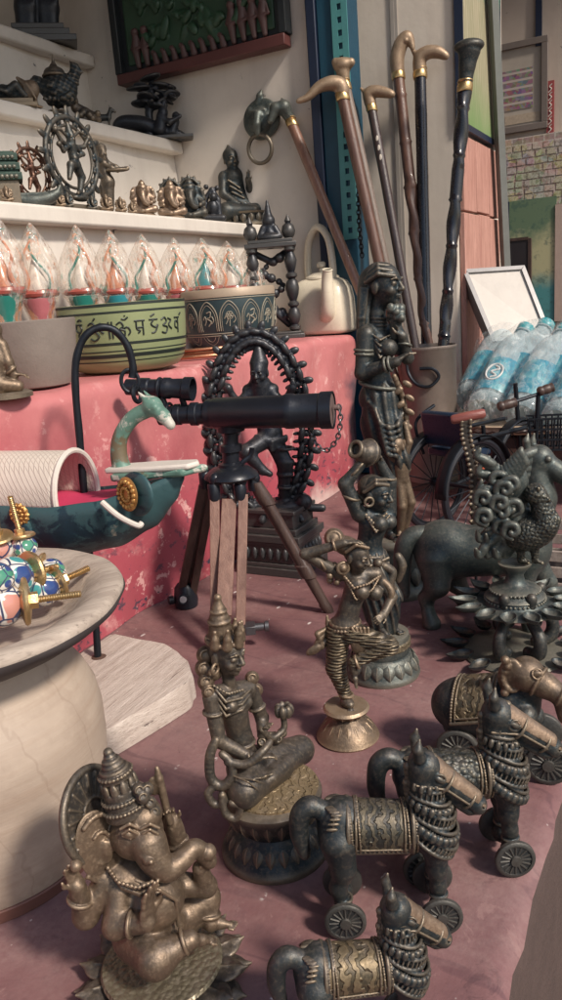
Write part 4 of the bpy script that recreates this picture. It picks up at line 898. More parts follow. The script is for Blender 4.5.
# ------------------------------------------------------------------ dancing figure in a braided arch
def arch_dancer():
    t = T('arched_dancer_statue', 'black cast dancing figure inside a braided arch on a stepped square base', 'statue', flo(284, 566)); J = t.P; up = V3(0,0,1)
    S = Sculpt(1.0, 1.0); N = 58
    for i in range(N):
        a = -1.15+(pi+2.30)*i/(N-1); c = V3(44*cos(a), 0, 86*sin(a)); c = J(260,428,0)+V3(c[0], 0, c[2]); tan = nrm((-44*sin(a), 0, 86*cos(a))); out = nrm((86*cos(a), 0, 44*sin(a)))
        for q in (-1, 1): S.ell(c+out*4.6*q*(1 if i % 2 else -1)+V3(0, 3.0*q, 0), (3.4,3.4,6.0), B=(out, (0,1,0), nrm(tan+out*.5*q)), k=1.2)
        S.ball(c, 3.6, k=1.2); i % 2 and S.ell(c+out*10, (2.6,3.6,5.0), B=((0,1,0), tan, nrm(out+tan*.3)), k=.8); S.ell(c-out*9.2, (1.8,2.0,3.4), B=((0,1,0), tan, nrm(out-tan*.5)), k=.8)
    S.path([J(245,505,0), J(322,508,0)], 4, k=2); S.build('arch', M_black, t)
    S = Sculpt(1.0, 2.5)
    head(S, J(259,372,-4), (-.3,-.95,-.1), up, 24); S.path([J(259,362,-2), J(258,345,0)], [9,3]); S.path([J(260,386,0), J(264,412,0), J(270,432,-2)], [11,9,12], k=3); S.cone(J(248,390,0), J(273,389,0), 5.5, 5.5, k=3)
    for e, h_ in (((238,404), (228,388)), ((242,415), (236,432)), ((284,404), (292,388)), ((282,410), (246,420))): S.path([J(260+.45*(e[0]-260),391,-2), J(*e,-6), J(*h_,-9)], [4.6,4,3]); S.ball(J(*h_,-9), 4.2)
    S.path([J(272,436,-3), J(285,464,-9), J(284,498,-4)], [9.5,7.6,5], k=3); S.path([J(268,438,-6), J(246,452,-18), J(262,470,-18)], [9,7,4.6], k=3); S.path([J(262,470,-18), J(270,474,-20)], [4.4,3])
    for q in range(4): S.tor(J(285,448+q*13,-8), (.1,0,1), 8.2-q*.7, 1.5)
    for q in range(3): S.path([J(256+q*4,436,-12), J(272,442+q*4,-15), J(286,436+q*2,-9)], 1.6)
    S.ell(J(285,508,-4), (22,12,9), k=3); S.ball(J(304,502,-8), 8); S.path([J(268,508,-10), J(262,520,-16)], [5,4]); S.path([J(296,512,-12), J(302,520,-18)], [4,3])
    S.build('figure', M_black, t)
    m = MB(); w = .5*(pi/2-AZ)-(-t.az)*0
    R = Euler((0, 0, (pi/2-AZ)+t.az-pi/2)).to_matrix()
    for z0, z1, h_ in ((0,8,35), (8,12,32.5), (12,30,30), (30,33,32), (33,40,33.5), (40,46,29), (46,60,25.5), (60,64,28)):
        m.box((0,0,(z0+z1)/2), (h_*2,h_*1.72,z1-z0-.05), rot=R)
    for q in range(-3, 4):
        for sx in (-1, 1):
            p = R @ Vector((q*8.4, sx*26.1, 21)); m.ell((p.x,p.y,p.z), (3.2,3.2,6.5), n=8, m=6); p = R @ Vector((sx*30.1, q*7.2, 21)); m.ell((p.x,p.y,p.z), (3.2,3.2,6.5), n=8, m=6)
    m.build('pedestal', M_black, t, bevel=.7)
arch_dancer()
# ------------------------------------------------------------------ brass telescope on a wooden tripod
def ringed(m, p, q, prof, n=36):
    p = npv(p); q = npv(q); L = np.linalg.norm(q-p); m.lathe([(r, s*L) for s, r in prof], c=p, axis=q-p, n=n)
def chain(m, pts, r, wire):
    P = sp(pts, 8); L = [0]
    for i in range(1, len(P)): L.append(L[-1]+np.linalg.norm(P[i]-P[i-1]))
    n = max(2, int(L[-1]/(r*1.45)))
    for k in range(n):
        s = L[-1]*(k+.5)/n; i = min(max(1, int(np.searchsorted(L, s))), len(P)-1); c = P[i-1]+(P[i]-P[i-1])*((s-L[i-1])/max(1e-6, L[i]-L[i-1])); tn = nrm(P[i]-P[i-1])
        o = nrm(np.cross(tn, (0.3,.9,.2))); o = o if k % 2 else np.cross(tn, o); m.torus(c, o, r, wire, 12, 5, ry=r*.66, x=tn)
def telescope():
    t = T('telescope', 'black telescope with a small finder scope on a wooden tripod standing by the pink ledge', 'telescope', flo(247, 622)); J = t.P; F = t.F
    a, b_ = J(160,415,16), J(333,410,-36); D = lambda s: a+(b_-a)*s
    m = MB(); ringed(m, D(0), D(.30), [(0,8.5),(0,9.8),(.08,9.8),(.1,8.2),(.3,8.2),(.32,10),(.42,10),(.44,9),(.62,9),(.64,11),(.76,11),(.78,10),(1,10)]); m.build('eyepiece', M_scope, t)
    m = MB(); ringed(m, D(.28), D(1), [(0,11),(0,12.6),(.03,13.6),(.06,13.6),(.07,14.6),(.62,14.9),(.64,16),(.70,16),(.71,15.2),(.90,15.6),(.91,16.8),(1,17),(1,15.6),(.985,15.4)]); m.build('barrel', M_scope, t)
    m = MB(); ringed(m, D(.985), D(.993), [(0,15.4),(1,15.4)]); ax = nrm(b_-a); m.lathe([(2.6,0),(2.6,4),(1.6,5)], c=D(.99)+V3(3,0,2), axis=ax, n=16); m.build('end_cap', M_face, t)
    m = MB(); c0 = D(.995)+ax*3+V3(3,0,4); chain(m, [c0, c0+V3(1,-1,-9), c0+V3(0,0,-20), c0+V3(-3,2,-31), c0+V3(-12,6,-41), c0+V3(-20,10,-37), c0+V3(-24,14,-26), c0+V3(-24,16,-20)], 3.0, .75); m.build('chain', M_chain, t, smooth=60)
    p, q = J(127,387,24), J(193,389,4)
    m = MB(); ringed(m, p, q, [(0,6),(0,7.6),(.2,7.8),(.22,9.2),(.34,9.2),(.36,8),(.55,8.4),(.57,10),(.66,10),(.68,9),(.86,9.6),(.88,11),(1,11.2),(1,9.6),(.8,9.2)]); m.build('finder_scope', M_scope, t)
    m = MB(); m.tube([J(160,392,15), J(168,412,13)], 3); m.tube([J(180,392,8), J(186,410,10)], 3); m.torus(J(160,388,14), q-p, 9, 1.4); m.torus(D(.06), ax, 10.5, 1.6); m.build('mount', M_scope, t)
    m = MB(); ca, cb = J(231,424,0), J(231,470,0); ringed(m, cb, ca, [(0,12),(.15,12),(.18,8),(.4,8),(.42,10.5),(.55,10.5),(.58,7),(.8,7),(.85,13),(1,14)], 28)
    m.tube(sp([J(252,448,-4), J(250,456,-4), J(243,462,-5), J(240,468,-4)]), 2.4, 8); m.build('column', M_scope, t)
    m = MB(); hc = J(231,473,0); m.lathe([(9,-5),(24,-5),(26,-3),(25,0),(18,5),(12,7),(0,7)], c=hc, n=40)
    for px, py, dd in ((215,480,-14), (241,480,-14), (206,476,14), (254,478,6)): m.ell(J(px,py,dd), (6,6,7)); m.lathe([(5.4,0),(5.8,2),(5.8,15),(5,16)], c=J(px,py+20 if dd < 0 else py+12, dd), n=16)
    m.build('hub', M_scope, t, smooth=50)
    # near leg of three slats, left leg, right leg
    def slat(m, p, q, w, th): 
        p = npv(p); q = npv(q); ax = nrm(q-p); x = nrm(V3(1,0,0)-ax*ax[0]); y = np.cross(ax, x); c = (p+q)/2
        m.box(c, (w, th, np.linalg.norm(q-p)), rot=Matrix([list(r) for r in np.array([x, y, ax]).T]))
    n0 = F(228,657)
    leg = MB(); top = J(229,496,-14)
    for dx, w in ((-13.5,9), (13.5,9), (0,14)): slat(leg, top+V3(dx,0 if dx else 3,0 if dx else -4), n0+V3(dx*.82,0,2 if dx else 40), w, 6 if dx else 4)
    lo = leg.build('leg', M_legwood, t, bevel=.6)
    m = MB(); c = J(243,632,-13); c = n0+(top-n0)*.17; m.box(c+V3(3,-1,0), (34,10,6)); m.box(c+V3(20,-4,0), (9,14,8)); m.lathe([(3.6,0),(3.6,9),(5,9),(5,13)], c=c+V3(24,-3,0), axis=(1,0,0), n=14); m.build('leg_clamp', M_chain, lo, u=t.u, bevel=.5)
    leg = MB(); l0 = F(187,606); lt = J(207,486,14); slat(leg, lt+V3(-4,0,0), l0+V3(-7,0,8), 8, 7); slat(leg, lt+V3(6,0,0), l0+V3(6,0,8), 8, 7); slat(leg, lt+V3(1,1,-4), l0+V3(0,1,22), 9, 4); lo = leg.build('leg', M_darkwood, t, bevel=.6)
    m = MB(); m.lathe([(6,0),(12,1),(13,8),(11,22),(8,26)], c=l0+V3(0,-1,0), n=24); m.lathe([(4.6,0),(4.6,5),(3,6)], c=l0+V3(-13,-4,10), axis=(-1,-.3,0), n=14); m.torus(l0+V3(-2,-13,13), (0,1,0), 5, 1.4); m.build('leg_foot', M_scope, lo, u=t.u)
    m = MB(); m.lathe([(4,0),(3.6,1.6),(0,2)], c=l0+V3(-2,-13,13), axis=(0,-1,0), n=18); m.build('lens', plain('pale_glass_bead', (.45,.48,.50), .15, 0, .1), lo, u=t.u)
    leg = MB(); r0 = F(329,612); rt = J(255,482,6); ringed(leg, rt, r0, [(0,6.5),(.10,8),(.16,8),(.17,6.6),(.62,6.4),(.63,8),(.72,8),(.73,6),(.93,5.4),(.95,6.4),(1,5)], 20); leg.build('leg', M_darkwood, t)
telescope()
# ------------------------------------------------------------------ lotus oil lamp with a bird figure
def dish(m, c, d, L, w, h):
    """a pointed oval oil dish, hollow: outer skin, lip and inner skin"""
    d = nrm(d); s = nrm(np.cross(d, (0,0,1))); c = npv(c); n = 24; rows = []
    for k, (sc, z) in enumerate(((.12,0), (.6,h*.22), (.9,h*.7), (1,h), (.9,h*1.0), (.78,h*.7), (.45,h*.36), (.02,h*.25))):
        row = []
        for i in range(n):
            a = 2*pi*i/n; x = cos(a); y = sin(a); tip = max(0, x)**6*.38
            row.append(c+d*(x*(1+tip)*L*sc)+s*(y*w*sc*(1-.25*max(0, x)))+V3(0,0,z+tip*h*.5*sc))
        rows.append(row)
    m.add([p for r in rows for p in r], [(i*n+k, i*n+(k+1) % n, (i+1)*n+(k+1) % n, (i+1)*n+k) for i in range(len(rows)-1) for k in range(n)]+[tuple(range(n-1, -1, -1)), tuple((len(rows)-1)*n+k for k in range(n))])
def peacock_lamp():
    t = T('oil_lamp', 'grey green lotus oil lamp with rings of leaf-shaped dishes and a plumed bird on top', 'oil lamp', flo(515, 652)); J = t.P; up = V3(0,0,1)
    m = MB(); m.lathe([(50,0),(52,1.5),(50,3.5),(30,5),(0,5.5)], n=60); m.build('base_tray', M_green, t)
    for i in range(13):
        a = 2*pi*i/13+.25; d = V3(cos(a), sin(a), 0); m = MB(); dish(m, d*57+V3(0,0,2.5), d, 12.5, 8, 7); m.build('lamp_dish', M_dark, t, smooth=55)
    for a in (-1.95, -.95, .4, 2.0):
        S = Sculpt(.9, 2); d = V3(cos(a), sin(a), 0); S.curve([d*26+V3(0,0,66), d*24+V3(0,0,45), d*38+V3(0,0,30), d*37+V3(0,0,14), d*22+V3(0,0,8)], [5,4.6,5.4,6.2,4.2]); S.ball(d*22+V3(0,0,9), 6); S.build('leg', M_dark, t)
    Z = J(515,604,0)[2]
    m = MB(); m.lathe([(44,Z-1.5),(46,Z),(44,Z+2),(30,Z+3.5),(29,Z+5),(27,Z+9),(29,Z+10),(27,Z+12),(23,Z+15),(24,Z+17),(21,Z+19),(14,Z+21),(10,Z+24),(8,Z+31),(11,Z+36),(15,Z+41),(16,Z+43),(14,Z+43.5),(11,Z+41),(0,Z+40)], n=56)
    for R, z, k in ((28.6,Z+7,44), (23.6,Z+16.2,40)):
        for i in range(k): m.ell((R*cos(2*pi*i/k), R*sin(2*pi*i/k), z), 1.4, n=6, m=4)
    m.build('upper_tray', M_green, t, smooth=50)
    for i in range(14):
        a = 2*pi*i/14+.1; d = V3(cos(a), sin(a), 0); m = MB(); dish(m, d*48+V3(0,0,Z), d, 12, 8, 7); m.build('lamp_dish', M_green, t, smooth=55)
    B0 = J(525,566,0)
    S = Sculpt(.85, 2.5)                                                                # bird body with a crowned head
    S.ell(J(529,532,0), (26,17,18), rot=(0,-.3,0), k=4); S.cone(J(545,524,-4), J(540,500,-5), 13, 9, k=4); S.ball(J(535,494,-5), 10.5, k=3); S.path([J(541,495,-9), J(549,500,-12)], [4,1.5]); S.ball(J(538,489,-13), 2.2, k=.5); S.path([J(548,506,-6), J(556,520,-8), J(552,534,-8)], [4,4,3])
    for px in (520,534): S.path([J(px,545,-2), J(px+1,560,0)], [5,3.4]); S.path([J(px+1,560,0), J(px+8,563,-4)], [3,1.8])
    S.disp(lambda x, y, z: .55*np.maximum(0, np.sin(x*1.05+z*.6)*np.sin(z*1.05-x*.6))); S.build('bird', M_scale, t)
    S = Sculpt(.85, 1.5)                                                                # plumed tail and mane of curls
    for r in range(4):
        n = 7+r
        for i in range(n):
            q = i/(n-1); px = 484+r*9+6*sin(q*3.); py = 548-q*(88-r*8); dd = -10+4*r+3*((i+r) % 2)
            c = J(px,py,dd); ang = -.9+q*1.5; d = V3(-cos(ang), -.25, sin(ang)); S.curve([c+nrm(-d)*9, c, c+nrm(d)*9, c+nrm(d+V3(.3,-.2,.9))*13], [3.8,4.6,3.6,1.3], k=1)
    for i in range(12): a = i*.9; c = J(497+15*sin(i*1.3),480+i*4.6,-16+3*cos(i*2.)); sg = -1 if i % 3 else 1; S.curve([c+V3(sg*r_*cos(q_), -1.5*q_*.3, r_*sin(q_)) for q_, r_ in ((-1.6,9),(-.4,8.4),(.8,7.4),(2,6.2),(3.2,4.8),(4.4,3.2),(5.4,1.6))], [1.6,2.8,3.2,3.2,3,2.6,2.2], k=.8)
    S.ell(J(505,520,0), (20,9,34), k=3); S.ell(J(515,482,0), (12,9,18), k=3)
    for i in range(7): S.curve([J(512+i*2.2,482-i*3.2,-6), J(505+i*2.6,474-i*3.6,-8), J(501+i*3.4,466-i*3,-7)], [4,3.2,1.2], k=1)
    S.build('plumes', M_green, t)
peacock_lamp()
# ------------------------------------------------------------------ large walking horse behind the lamp
def big_horse():
    t = T('horse_statue', 'large smooth dark horse statue walking right, half hidden behind the bird-topped oil lamp', 'horse statue', flo(485, 622)); J = t.P; F = t.F; up = V3(0,0,1)
    S = Sculpt(1.1, 5)
    S.ell(J(443,548,4), (30,25,29), k=8); S.cone(J(455,552,2), J(520,548,0), 25, 26, k=10); S.ell(J(524,545,0), (25,23,30), k=8)
    S.path([J(528,530,0), J(538,498,0), J(536,468,0)], [21,16,12], k=6); hd = J(539,458,0); S.ball(hd, 12, k=4); S.path([hd, J(556,470,-3), J(572,484,-5)], [11,8.4,7], k=4); S.ball(J(574,486,-5), 7.4, k=3)
    for q, x in ((-1,527), (1,533)): S.path([J(x,450,5*q), J(x-1,441,6*q), J(x+1,433,5*q)], [4,3.2,.8], k=1.5)
    S.ball(J(548,459,-11), 3, k=.8)
    f0, f1 = F(429,626), F(463,609)
    S.path([J(436,560,-8), J(437,585,-14), J(426,598,-8), f0+V3(0,0,12)], [20,12,7.4,6], k=4); S.path([f0+V3(0,0,13), f0+V3(3,-3,4)], [7,9], k=2)
    S.path([J(450,560,14), J(456,583,16), J(466,594,20), f1+V3(-2,0,10)], [18,10,6.6,5.6], k=4); S.path([f1+V3(-2,0,11), f1+V3(4,-2,4)], [6.4,8], k=2)
    g0, g1 = F(528,632), F(556,612); S.path([J(524,565,-8), J(524,590,-10), g0+V3(0,0,12)], [15,8,6], k=4); S.path([g0+V3(0,0,12), g0+V3(3,-3,4)], [6.6,8.6]); S.path([J(532,560,12), J(548,582,14), g1+V3(0,0,12)], [14,8,6], k=4); S.path([g1+V3(0,0,12), g1+V3(4,-2,4)], [6.4,8.4])
    for f_ in (f0, f1, g0, g1): pass
    S.clip(lambda x, y, z: -z+0*x+0*y+.3)
    S.build('body', M_green, t)
    S = Sculpt(1.1, 2.5)
    S.curve([J(424,534,2), J(412,536,0), J(404,548,-2), J(402,575,0), J(406,596,0)], [8,8,9,8,3]); S.build('tail', M_green, t)
    S = Sculpt(1.0, 2)
    for i in range(11): S.curve([J(534-i*1.2,452+i*7,-4), J(524-i*1.6,456+i*7.4,-9), J(517-i*1.2,466+i*7.4,-7)], [5.4,4.4,1.8])
    S.build('mane', M_green, t)
big_horse()
def toy_beast():
    t = T('toy_animal', 'round-bodied toy animal on wheels with an embossed blanket and a paler head', 'toy animal', flo(503, 762)); J = t.P; up = V3(0,0,1)
    S = Sculpt(.9, 3); c0, c1 = J(468,705,8), J(512,702,0)
    S.cone(c0, c1, 29, 27, k=6); S.ball(J(456,704,10), 25, k=6)
    S.cone(c1, J(530,685,-8), 20, 16, k=6)
    for px, dd in ((455,-6), (462,24), (525,-22), (532,12)): S.path([J(px,716,dd), J(px,740,dd), J(px,752,dd)], [12,8.5,8], k=3)
    S.clip(lambda x, y, z: 6-z+0*x+0*y)
    S.build('body', M_dark, t)
    S = Sculpt(.85, 2.5); hd = J(526,674,-12); mz = J(562,696,-24); S.ball(hd, 17); S.path([hd, (npv(hd)+mz)/2, mz, J(566,716,-26)], [15,12,9.5,8], k=3)
    e = J(510,676,-18); S.ell(e, (12,5,19), rot=(0,.2,-.4), k=1.5); S.tor(J(512,676,-21), (-.2,-1,.1), 9, 2, k=1, ry=15, x=(1,0,0))
    S.tor(mz, nrm(mz-npv(hd)), 10, 1.8, k=.8); S.tor(hd+(mz-npv(hd))*.35, nrm(mz-npv(hd)), 14, 1.6, k=.8); S.ell(J(537,674,-26), (4.4,2,3), k=.6); S.tor(J(537,674,-27), (.2,-1,.4), 4.6, .9, k=.4)
    for i in range(7): S.ball(J(505+2*sin(i*1.6),660+i*5.4,-20-2*cos(i)), 4.2, k=1.4)
    S.build('head', M_brass, t)
    S = Sculpt(.8, .5); d = nrm(c1-c0); cc = J(478,704,6); S.cone(c0+d*2, c1-d*4, 30.4, 29.2, k=.5)
    S.clip(lambda x, y, z: np.maximum(np.abs((x-cc[0])*d[0]+(y-cc[1])*d[1])-21, (cc[2]-4)-z)); S.build('blanket', M_scrollb, t)
    S = Sculpt(.85, .5)
    for q, R in ((-21,31), (-17,31), (17,30), (21,30)): beads(S, arc(cc+d*q, np.cross(d, up), up, R, R, -.1, pi+.1, 30), 1.5 if abs(q) > 18 else 1.1, k=.6)
    for q in (-1,1): s_ = nrm(np.cross(d, up))*q; S.path([cc-d*21+s_*30.4+V3(0,0,-4), cc+d*21+s_*29.8+V3(0,0,-4)], 1.8); S.path([cc-d*17+s_*31+V3(0,0,1), cc+d*17+s_*30.4+V3(0,0,1)], 1.0)
    S.build('blanket_border', M_brass2, t)
    for px, py, dd in ((457,738,-16), (463,738,34), (548,748,-30), (541,742,26)):
        p = J(px,py,dd); wheel(t, p[0], p[1], 21, 7)
    for px, dd0, dd1 in ((457,-16,34), (543,-30,26)):
        m = MB(); a_, b_ = J(px,738,dd0), J(px+3,738,dd1); a_[2] = b_[2] = 21; m.tube([a_, b_], 4, 10); m.build('axle', M_dark, t)
toy_beast()
# ------------------------------------------------------------------ goods on the ledge and at the left
def ledge_root(px, b, py=360):
    a = onb(px, py, b)[0]; return W(a, b, .288)
M_kettle = plain('cream_enamel', (.76,.68,.54), .28, 0, .12, 18, .08, .002, coat=.3)
M_bowlgrey = plain('grey_stone_clay', (.235,.195,.17), .75, 0, .3, 40, .35, .002)
M_bowlgreen = plain('green_singing_bowl', (.29,.33,.17), .4, .15, .22, 40, .12); M_ink = plain('dark_ink', (.018,.026,.022), .5, 0, .2, 40, 0)
M_bowlblue = plain('dark_etched_bowl', (.030,.052,.060), .42, .15, .4, 60, .1); M_etch = plain('pale_etched_line', (.30,.27,.21), .55, .1, .15, 80, 0); M_rimtan = plain('hammered_tan_rim', (.40,.31,.23), .5, .2, .2, 50, .2)
def bowl_r(prof, z):
    for (r0, z0), (r1, z1) in zip(prof, prof[1:]):
        if z0 <= z <= z1 and z1 > z0: return r0+(r1-r0)*(z-z0)/(z1-z0)
    return prof[-1][0]
def bowl(t, prof, th, mat, name='bowl'):
    inner = [(max(r-th, 0.01), max(z, th)) for r, z in reversed(prof)]
    m = MB(); m.lathe(prof+[(prof[-1][0]-th*.5, prof[-1][1]+th*.3)]+inner, n=96); return m.build(name, mat, t, smooth=50)
def wrapstroke(m, prof, pts, r, h0, az0, k=6, off=.2):
    """a brush stroke laid on a bowl's side; pts = (arc length, height)"""
    P = sp([V3(p[0], p[1], 0) for p in pts], k) if len(pts) > 2 else [V3(p[0], p[1], 0) for p in pts]; out = []
    for p in P:
        R = bowl_r(prof, h0+p[1]); a = az0+p[0]/prof[-1][0]; out.append(((R+off)*cos(a), (R+off)*sin(a), h0+p[1]))
    m.tube(out, r, 6)
def bowls():
    t = T('stone_bowl', 'plain grey clay bowl at the left end of the pink ledge', 'bowl', ledge_root(38, .055, 385))
    bowl(t, [(26,0),(33,2),(38,14),(42,34),(44,52),(45,64)], 3.2, M_bowlgrey)
    t = T('singing_bowl', 'olive green singing bowl with dark painted script between dark bands', 'bowl', ledge_root(129, .062, 370))
    prof = [(40,0),(50,3),(56,10),(59,20),(60.5,32),(61.5,46),(62,58),(62,64)]; bowl(t, prof, 3, M_bowlgreen)
    for z0, z1 in ((62,64.6), (55.5,57.5), (27,29.6), (21,22.2), (15.5,19), (11.5,12.6)):
        m = MB(); n = 6; m.lathe([(bowl_r(prof, z0), z0), (bowl_r(prof, z0)+.35, z0+.2), (bowl_r(prof, z1)+.35, z1-.1), (bowl_r(prof, z1), z1)], n=96, caps=False); m.build('painted_band', M_ink, t)
    # script, stroke by stroke (mantra letters as brushed on the bowl)
    G = [
     [[(0,9),(3,12),(6,9),(3,6),(0,4),(4,1),(8,3)], [(7,14),(11,16),(14,13)], [(9,9),(13,10),(11,5),(15,3)]],
     [[(0,14),(9,14)], [(2,14),(1,9),(5,7),(8,10),(6,13)], [(5,7),(3,3),(7,0),(11,3)], [(4,17),(7,18.5),(9,17)]],
     [[(0,13),(4,15),(7,12),(4,8),(8,6),(10,2),(5,-1),(1,1)], [(9,12),(13,14),(12,8),(15,5)], [(6,17),(8,19)]],
     [[(1,15),(1,0)], [(4,15),(4,0)]],
     [[(0,12),(4,14),(6,10),(3,8),(7,6),(6,1),(1,2)], [(6,8),(10,9),(12,5),(10,2)], [(5,17),(8,16),(11,18)], [(8,19),(8.6,19.6)]],
     [[(0,14),(10,14)], [(2,14),(2,7),(5,5),(3,3)], [(8,14),(8,1)], [(2,8),(8,8)]],
     [[(0,14),(9,14)], [(5,14),(2,10),(6,7),(9,9),(6,3),(2,2)], [(2,17),(6,19)]],
     [[(0,13),(4,15),(6,11),(2,8),(7,6),(5,1),(0,2)], [(8,14),(12,12),(9,8),(13,4)]],
     [[(0,14),(8,14)], [(6,14),(6,0)], [(6,9),(2,11),(1,6),(5,4)], [(9,16),(12,18)]],
    ]
    m = MB(); x = -68
    for g in G:
        w = max(p[0] for s_ in g for p in s_)
        for s_ in g: wrapstroke(m, prof, s_, .85, 33.5, -pi/2+.0+x/62*1.0, off=.25) if False else wrapstroke(m, prof, [(p[0]+x, p[1]) for p in s_], .85, 33.5, -pi/2, off=.25)
        x += w+4.2
    m.build('painted_script', M_ink, t)
    t = T('etched_bowl', 'dark blue singing bowl with pale etched arches and a tan rim', 'bowl', ledge_root(233, .085, 352))
    prof = [(28,0),(36,3),(42,12),(45,24),(46,36),(46,46),(45.4,52)]; bowl(t, prof, 2.6, M_bowlblue)
    m = MB(); m.lathe([(45.4,50.4),(46.2,50.8),(46.2,57),(45,58.5),(43,57.5),(43,50.6)], n=80, caps=False); m.build('rim', M_rimtan, t)
    m = MB()
    for z0 in (49.2, 17.6, 15.6): wrapstroke(m, prof, [(s_, 0) for s_ in np.linspace(-145, 145, 70)], .5, z0, -pi/2, 1)
    for i in range(-6, 7):
        x = i*21.0
        wrapstroke(m, prof, [(x-9.4,0),(x-9.2,14),(x-6,22),(x,27),(x+6,22),(x+9.2,14),(x+9.4,0)], .55, 20, -pi/2, 4); wrapstroke(m, prof, [(x-7.6,0),(x-7.4,13),(x-4.6,20),(x,24),(x+4.6,20),(x+7.4,13),(x+7.6,0)], .3, 20, -pi/2, 4)
        wrapstroke(m, prof, [(x-5,10),(x-3,13),(x-2,9),(x-4,5)], .5, 21, -pi/2); wrapstroke(m, prof, [(x+4,13),(x+5.4,9),(x+3,6)], .5, 21, -pi/2)
        if i % 2:
            wrapstroke(m, prof, [(x-1,16),(x+3,17),(x+2,12),(x-1,11),(x+3,8),(x,4)], .6, 21, -pi/2)
        else:
            for q in range(6): a = q*pi/3; wrapstroke(m, prof, [(x+.6*cos(a),13+.6*sin(a)),(x+3.4*cos(a+.4),13+3.4*sin(a+.4)),(x+3.4*cos(a-.4),13+3.4*sin(a-.4)),(x+.6*cos(a),13+.6*sin(a))], .4, 21, -pi/2, 3)
            wrapstroke(m, prof, [(x,9),(x-.6,3)], .5, 21, -pi/2)
        for q in (5, 8.5): wrapstroke(m, prof, [(x-q,12),(x-q*.7,12-q*.55),(x,12-q*.9),(x+q*.7,12-q*.55),(x+q,12)], .3, 2.8, -pi/2, 3)
    m.build('etched_pattern', M_etch, t)
bowls()
def kettle():
    t = T('kettle', 'cream enamel kettle with an arched handle on the pink ledge beside the blue pillar', 'kettle', ledge_root(326, .075, 337)); t.u *= 1.1; J = t.P; up = V3(0,0,1)
    m = MB(); rz = .45; R = Euler((0,0,-rz)).to_matrix(); rows = []
    for k, (h_, z) in enumerate(((25,0),(28.5,1.2),(29.8,4),(29.8,16),(29,30),(27,39),(23,45),(18,48),(0.5,48.6))):
        row = []
        for i in range(48):
            a = 2*pi*i/48; c, s_ = cos(a), sin(a); q = (abs(c)**4+abs(s_)**4)**-.25 if h_ > 1 else 1
            q = q*(.9 if k > 6 else .97); p = R @ Vector((c*q*h_*1.02, s_*q*h_*.82, z)); row.append((p.x,p.y,p.z))
        rows.append(row)
    m.add([p for r in rows for p in r], [(i*48+k, i*48+(k+1) % 48, (i+1)*48+(k+1) % 48, (i+1)*48+k) for i in range(len(rows)-1) for k in range(48)]+[tuple(range(47,-1,-1)), tuple(8*48+k for k in range(48))]); m.build('body', M_kettle, t, smooth=60)
    m = MB(); m.lathe([(15.5,47),(16,48),(15.6,49.5),(9,53),(0,54)], n=40, fn=lambda a, i: .96 if i > 3 else 1); m.lathe([(2.4,53),(2.4,57),(4.2,58),(4.2,61),(2.6,62.5),(0,62.6)], n=20); m.build('lid', M_kettle, t)
    m = MB(); s0 = R @ Vector((8,-22,18)); p0 = V3(2,-22,16); pts = sp([p0, p0+V3(1,-7,4), p0+V3(1.5,-11,16), p0+V3(2,-12,30), p0+V3(2.6,-14,38)]); n = len(pts); m.tube(pts, [7.5-3.4*i/(n-1) for i in range(n)], 18, caps=False); tip = pts[-1]; m.build('spout', M_kettle, t)
    m = MB(); d = nrm(pts[-1]-pts[-2]); m.torus(tip, d, 4.0, .7, 20, 6); m.build('spout_lip', M_kettle, t)
    m = MB(); m.lathe([(3.9,0),(3.6,.6),(0,.6)], c=tip-d*1.5, axis=d, n=20); m.build('spout_mouth', M_ink, t)
    m = MB(); x = R @ Vector((.93,-.36,0)); x = V3(x.x,x.y,0); pts = sp([x*-17+V3(0,0,45), x*-18+V3(0,0,62), x*-14+V3(0,0,82), x*-2+V3(0,0,92), x*10+V3(0,0,82), x*14+V3(0,0,62), x*14+V3(0,0,45)])
    m.tube(pts, 3.2, 14); o = m.build('handle', M_kettle, t)
kettle()
def lantern_shrine():
    t = T('pillared_stand', 'ornate black turned-pillar frame with finials standing behind the etched bowl', 'stand', ledge_root(277, .13, 333)); t.u *= 1.08; J = t.P; b0 = 0
    prof = [(3,0),(5,2),(5,4),(3,6),(4.5,9),(6,14),(4.5,19),(3,21),(5,23),(5,25),(3,27),(5,32),(6.2,38),(5,44),(3,46),(5.2,48),(5.2,50),(3,52),(4.6,57),(5.6,62),(4,67),(3,69),(5,71),(5,74)]
    m = MB(); m.box((0,0,2), (50,36,4)); m.box((0,0,5), (44,30,2.4)); m.build('base', M_black, t, bevel=.6)
    for x in (-17,17):
        for y in (-9,9): m = MB(); m.lathe(prof, c=(x,y,6), n=18); m.build('column', M_black, t)
    m = MB(); m.box((0,0,82), (46,30,4)); m.box((0,0,85.5), (40,26,3)); m.build('top_plate', M_black, t, bevel=.6)
    for x in (-17,17): m = MB(); m.lathe([(3,0),(5,2),(6.4,6),(5,11),(2.4,13),(3,15),(1.2,19),(0,21)], c=(x,-4,87), n=16); m.build('finial', M_black, t)
    S = Sculpt(.9, 1.5); S.path([(0,-3,87),(0,-3,97)], [8,5]); S.ball((0,-3,103), 6); S.path([(0,-3,108),(0,-3,120)], [3.6,1.2]); S.path([(-5,-5,97),(-9,-7,90)], [3,2.4]); S.path([(5,-5,97),(9,-7,90)], [3,2.4]); S.ell((0,-6,89), (11,6,4)); S.build('seated_finial', M_black, t)
    S = Sculpt(.9, 1.2)
    for i in range(16): a = i*.8; S.ball((10*cos(a)*.9, -2+2*sin(a*2), 20+i*3.4), 3.4+sin(a*1.7))
    S.path([(-12,0,12),(0,-3,24),(12,0,12)], 3); S.path([(-14,0,76),(0,-2,68),(14,0,76)], 3); S.build('hanging_ornament', M_black, t)
lantern_shrine()
